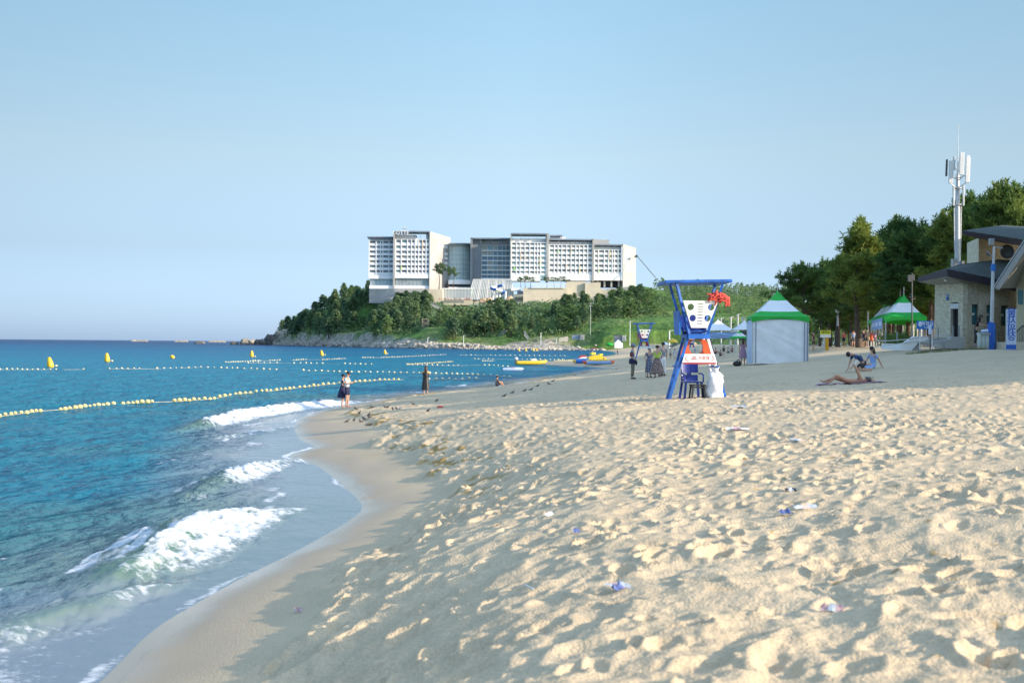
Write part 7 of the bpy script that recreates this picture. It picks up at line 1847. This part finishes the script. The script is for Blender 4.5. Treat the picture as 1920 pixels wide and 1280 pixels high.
# lookout tower
t = thing('lookout_tower', P(797, 620, 800), 'small pale lookout tower of posts and decks at the edge of the trees', 'lookout tower'); b0 = P(797, 620, 800)
for sx_ in (-1, 1):
    for sy_ in (0, 1): mb = MB(); mb.bar((sx_ * 1.5, sy_ * 3, -2), (sx_ * 1.5, sy_ * 3, 6.4), .25); mb.build('post', 'cream', t)
for z in (1.6, 4.0, 6.4): mb = MB(); mb.box((-2, -.4, z), (2, 3.4, z + .25)); mb.build('deck' if z < 6 else 'roof', 'cream', t)
for z in (2.7, 5.1): mb = MB(); mb.bar((-1.9, -.3, z), (1.9, -.3, z), .2); mb.bar((-1.9, -.3, z - .5), (1.9, -.3, z - .5), .12); mb.build('railing', 'pink', t)
mb = MB(); mb.bar((0, 1.5, -2), (.9, 1.2, 1.6), .5, .2); mb.build('ladder', 'cream', t)
for X0, Y0, X1, Y1, d, lb in ((933, 633, 951, 616, 740, 'concrete stairway climbing the green bank before the tall clump'), (983, 624, 992, 636, 720, 'short stairway running down right of the tall clump'), (806, 568, 828, 578, 860, 'pale stair path dropping from the pool terrace')):
    t = thing('stairway', P(X0, Y0, d), lb, 'stairway'); mb = MB(); a, b_ = P(X0, Y0, d), P(X1, Y1, d); n = 14
    for i in range(n):
        p0 = (b_ - a) * (i / n); p1 = (b_ - a) * ((i + 1) / n); z = max(p0.z, p1.z); mb.box((min(p0.x, p1.x), -.9, z - 1.4), (max(p0.x, p1.x), .9, z))
    mb.build('steps', 'concrete', t)
    mb = MB()
    for i in range(0, n + 1, 2): p0 = (b_ - a) * (i / n); mb.bar(p0 + Vector((0, -.95, -.4)), p0 + Vector((0, -.95, 1.1)), .1)
    mb.bar(Vector((0, -.95, 1.1)), b_ - a + Vector((0, -.95, 1.1)), .12); mb.build('handrail', 'lgrey', t)
# bathers on the hotel terraces
bath = []
for c_, tp in (('skin', 'white'), ('skin2', 'navy'), ('skin', 'orange')):
    mb = MB(); mb.tube([(0, 0, .0), (0, 0, .8)], [.10, .16], 6); mb.tube([(0, 0, .8), (0, 0, 1.45)], [.17, .2], 6); mb.ell((0, 0, 1.62), .12, 7, 5)
    mb2 = MB(); mb2.tube([(-.1, 0, 0), (-.1, 0, .82)], [.06, .09], 6); mb2.tube([(.1, 0, 0), (.1, 0, .82)], [.06, .09], 6); mb2.tube([(0, 0, .78), (0, 0, 1.1), (0, 0, 1.42), (0, 0, 1.5)], [.15, .14, .19, .07], 8); mb2.tube([(-.2, 0, 1.4), (-.27, -.05, .85)], [.055, .04], 5); mb2.tube([(.2, 0, 1.4), (.27, -.05, .85)], [.055, .04], 5); mb2.ell((0, 0, 1.62), (.09, .1, .12), 8, 6)
    b1 = mb2.mesh('bather_body', c_); mb3 = MB(); mb3.tube([(0, 0, .75), (0, 0, 1.1), (0, 0, 1.3)], [.18, .16, .2], 8); bath.append((b1, mb3.mesh('bather_suit', tp)))
br_ = random.Random(9)
for i in range(44):
    if i < 26: X, Y, d = 822 + i * 2.45 + br_.uniform(-.8, .8), 562.5, 903; lb, gp = 'tiny bather lined up along the low cream pool terrace', 'bathers on the pool terrace'
    else: X = 985 + (i - 26) * 2.6 + br_.uniform(-1, 1); Y = 566 - (i - 26) * .35; d = 880; lb, gp = 'tiny bather on the sloping cream terrace under the long wall', 'bathers on the sloping terrace'
    t = thing('person', P(X, Y + .5, d) if i < 26 else Vector((px(X, d), d, hhs(px(X, d), d))), lb, 'person', br_.random() * 6, gp); a_, b_ = br_.choice(bath); link('body', a_, t); link('swimsuit', b_, t)

# ================================================================ litter on the sand
M['litred'] = mat('faded_red_print', (.42, .16, .15), .6, c2=(.62, .55, .55), scale=26)
M['litblue'] = mat('faded_blue_print', (.10, .14, .34), .6, .3, 20)
M['litor'] = mat('faded_orange_print', (.62, .36, .26), .6, c2=(.66, .6, .56), scale=22)
def litter(X, Y, f, lab, name='litter', cat='litter'):
    g = at_ground(X, Y); mb = MB(); f(mb, g); return tag(mb.build(name, f.m), lab, cat)
def crumple(w_, h, ang, mats_, seed=0):
    def f(mb, g):
        T = Matrix.Rotation(ang, 3, 'Z'); r_ = random.Random(seed); n = 6
        vs = [g + T @ Vector(((i / n - .5) * w_, (j / 4 - .5) * h, .012 + abs(r_.gauss(0, .014)) + .03 * (j / 4))) for j in range(5) for i in range(n + 1)]
        for j in range(4):
            for i in range(n):
                mb.cur = (i // 2) % len(mats_); k = j * (n + 1) + i
                mb.add([vs[k], vs[k + 1], vs[k + n + 2], vs[k + n + 1]], [(0, 1, 2, 3)], True)
    f.m = mats_; return f
litter(1160, 1119, crumple(.20, .14, .5, ['lgrey', 'litred', 'lgrey'], 1), 'crumpled white wrapper with red print lying lowest in the shaded foreground')
litter(1158, 1127, crumple(.10, .05, .2, ['litblue'], 2), 'blue corner of wrapper under the crumpled white one')
litter(1560, 1148, crumple(.16, .06, -.2, ['litred', 'lgrey'], 3), 'small red and white wrapper half buried in the foreground lumps')
litter(1510, 960, crumple(.30, .09, .35, ['lgrey', 'litor', 'lgrey'], 4), 'long white and orange wrapper on the lit slope')
litter(1473, 970, crumple(.14, .10, .3, ['litblue'], 5), 'dark blue scrap touching the long white and orange wrapper')
litter(1482, 931, crumple(.14, .09, .1, ['black', 'white'], 6), 'black scrap with a white edge in the shaded hollow')
litter(1498, 832, crumple(.34, .22, .9, ['lgrey', 'litor', 'tan'], 7), 'crumpled snack packet in white and orange on the middle sand')
litter(1382, 806, crumple(.5, .14, .3, ['white', 'pink'], 8), 'pale pink wrapper left of the snack packet')
litter(1385, 765, crumple(.4, .2, .1, ['lgrey'], 9), 'grey plastic scrap below the lifeguard chair')
litter(1030, 978, crumple(.12, .04, .6, ['white'], 10), 'thin white scrap curled on the shaded slope')
litter(935, 999, crumple(.07, .05, .6, ['tan'], 11), 'tiny tan shell-like scrap on the shaded slope')
litter(1080, 1012, crumple(.07, .05, .2, ['litblue'], 12), 'tiny blue bottle cap on the shaded slope')
litter(559, 1148, crumple(.08, .07, .2, ['litred'], 13), 'small red scrap by the swash line in the shade')
g = at_ground(983, 1127); g2_ = at_ground(1000, 1135); mb = MB(); mb.tube([g + Vector((0, 0, .04)), g2_ + Vector((0, 0, .06))], .006, 6); tag(mb.build('straw', 'white'), 'white drinking straw in the shaded foreground', 'straw')
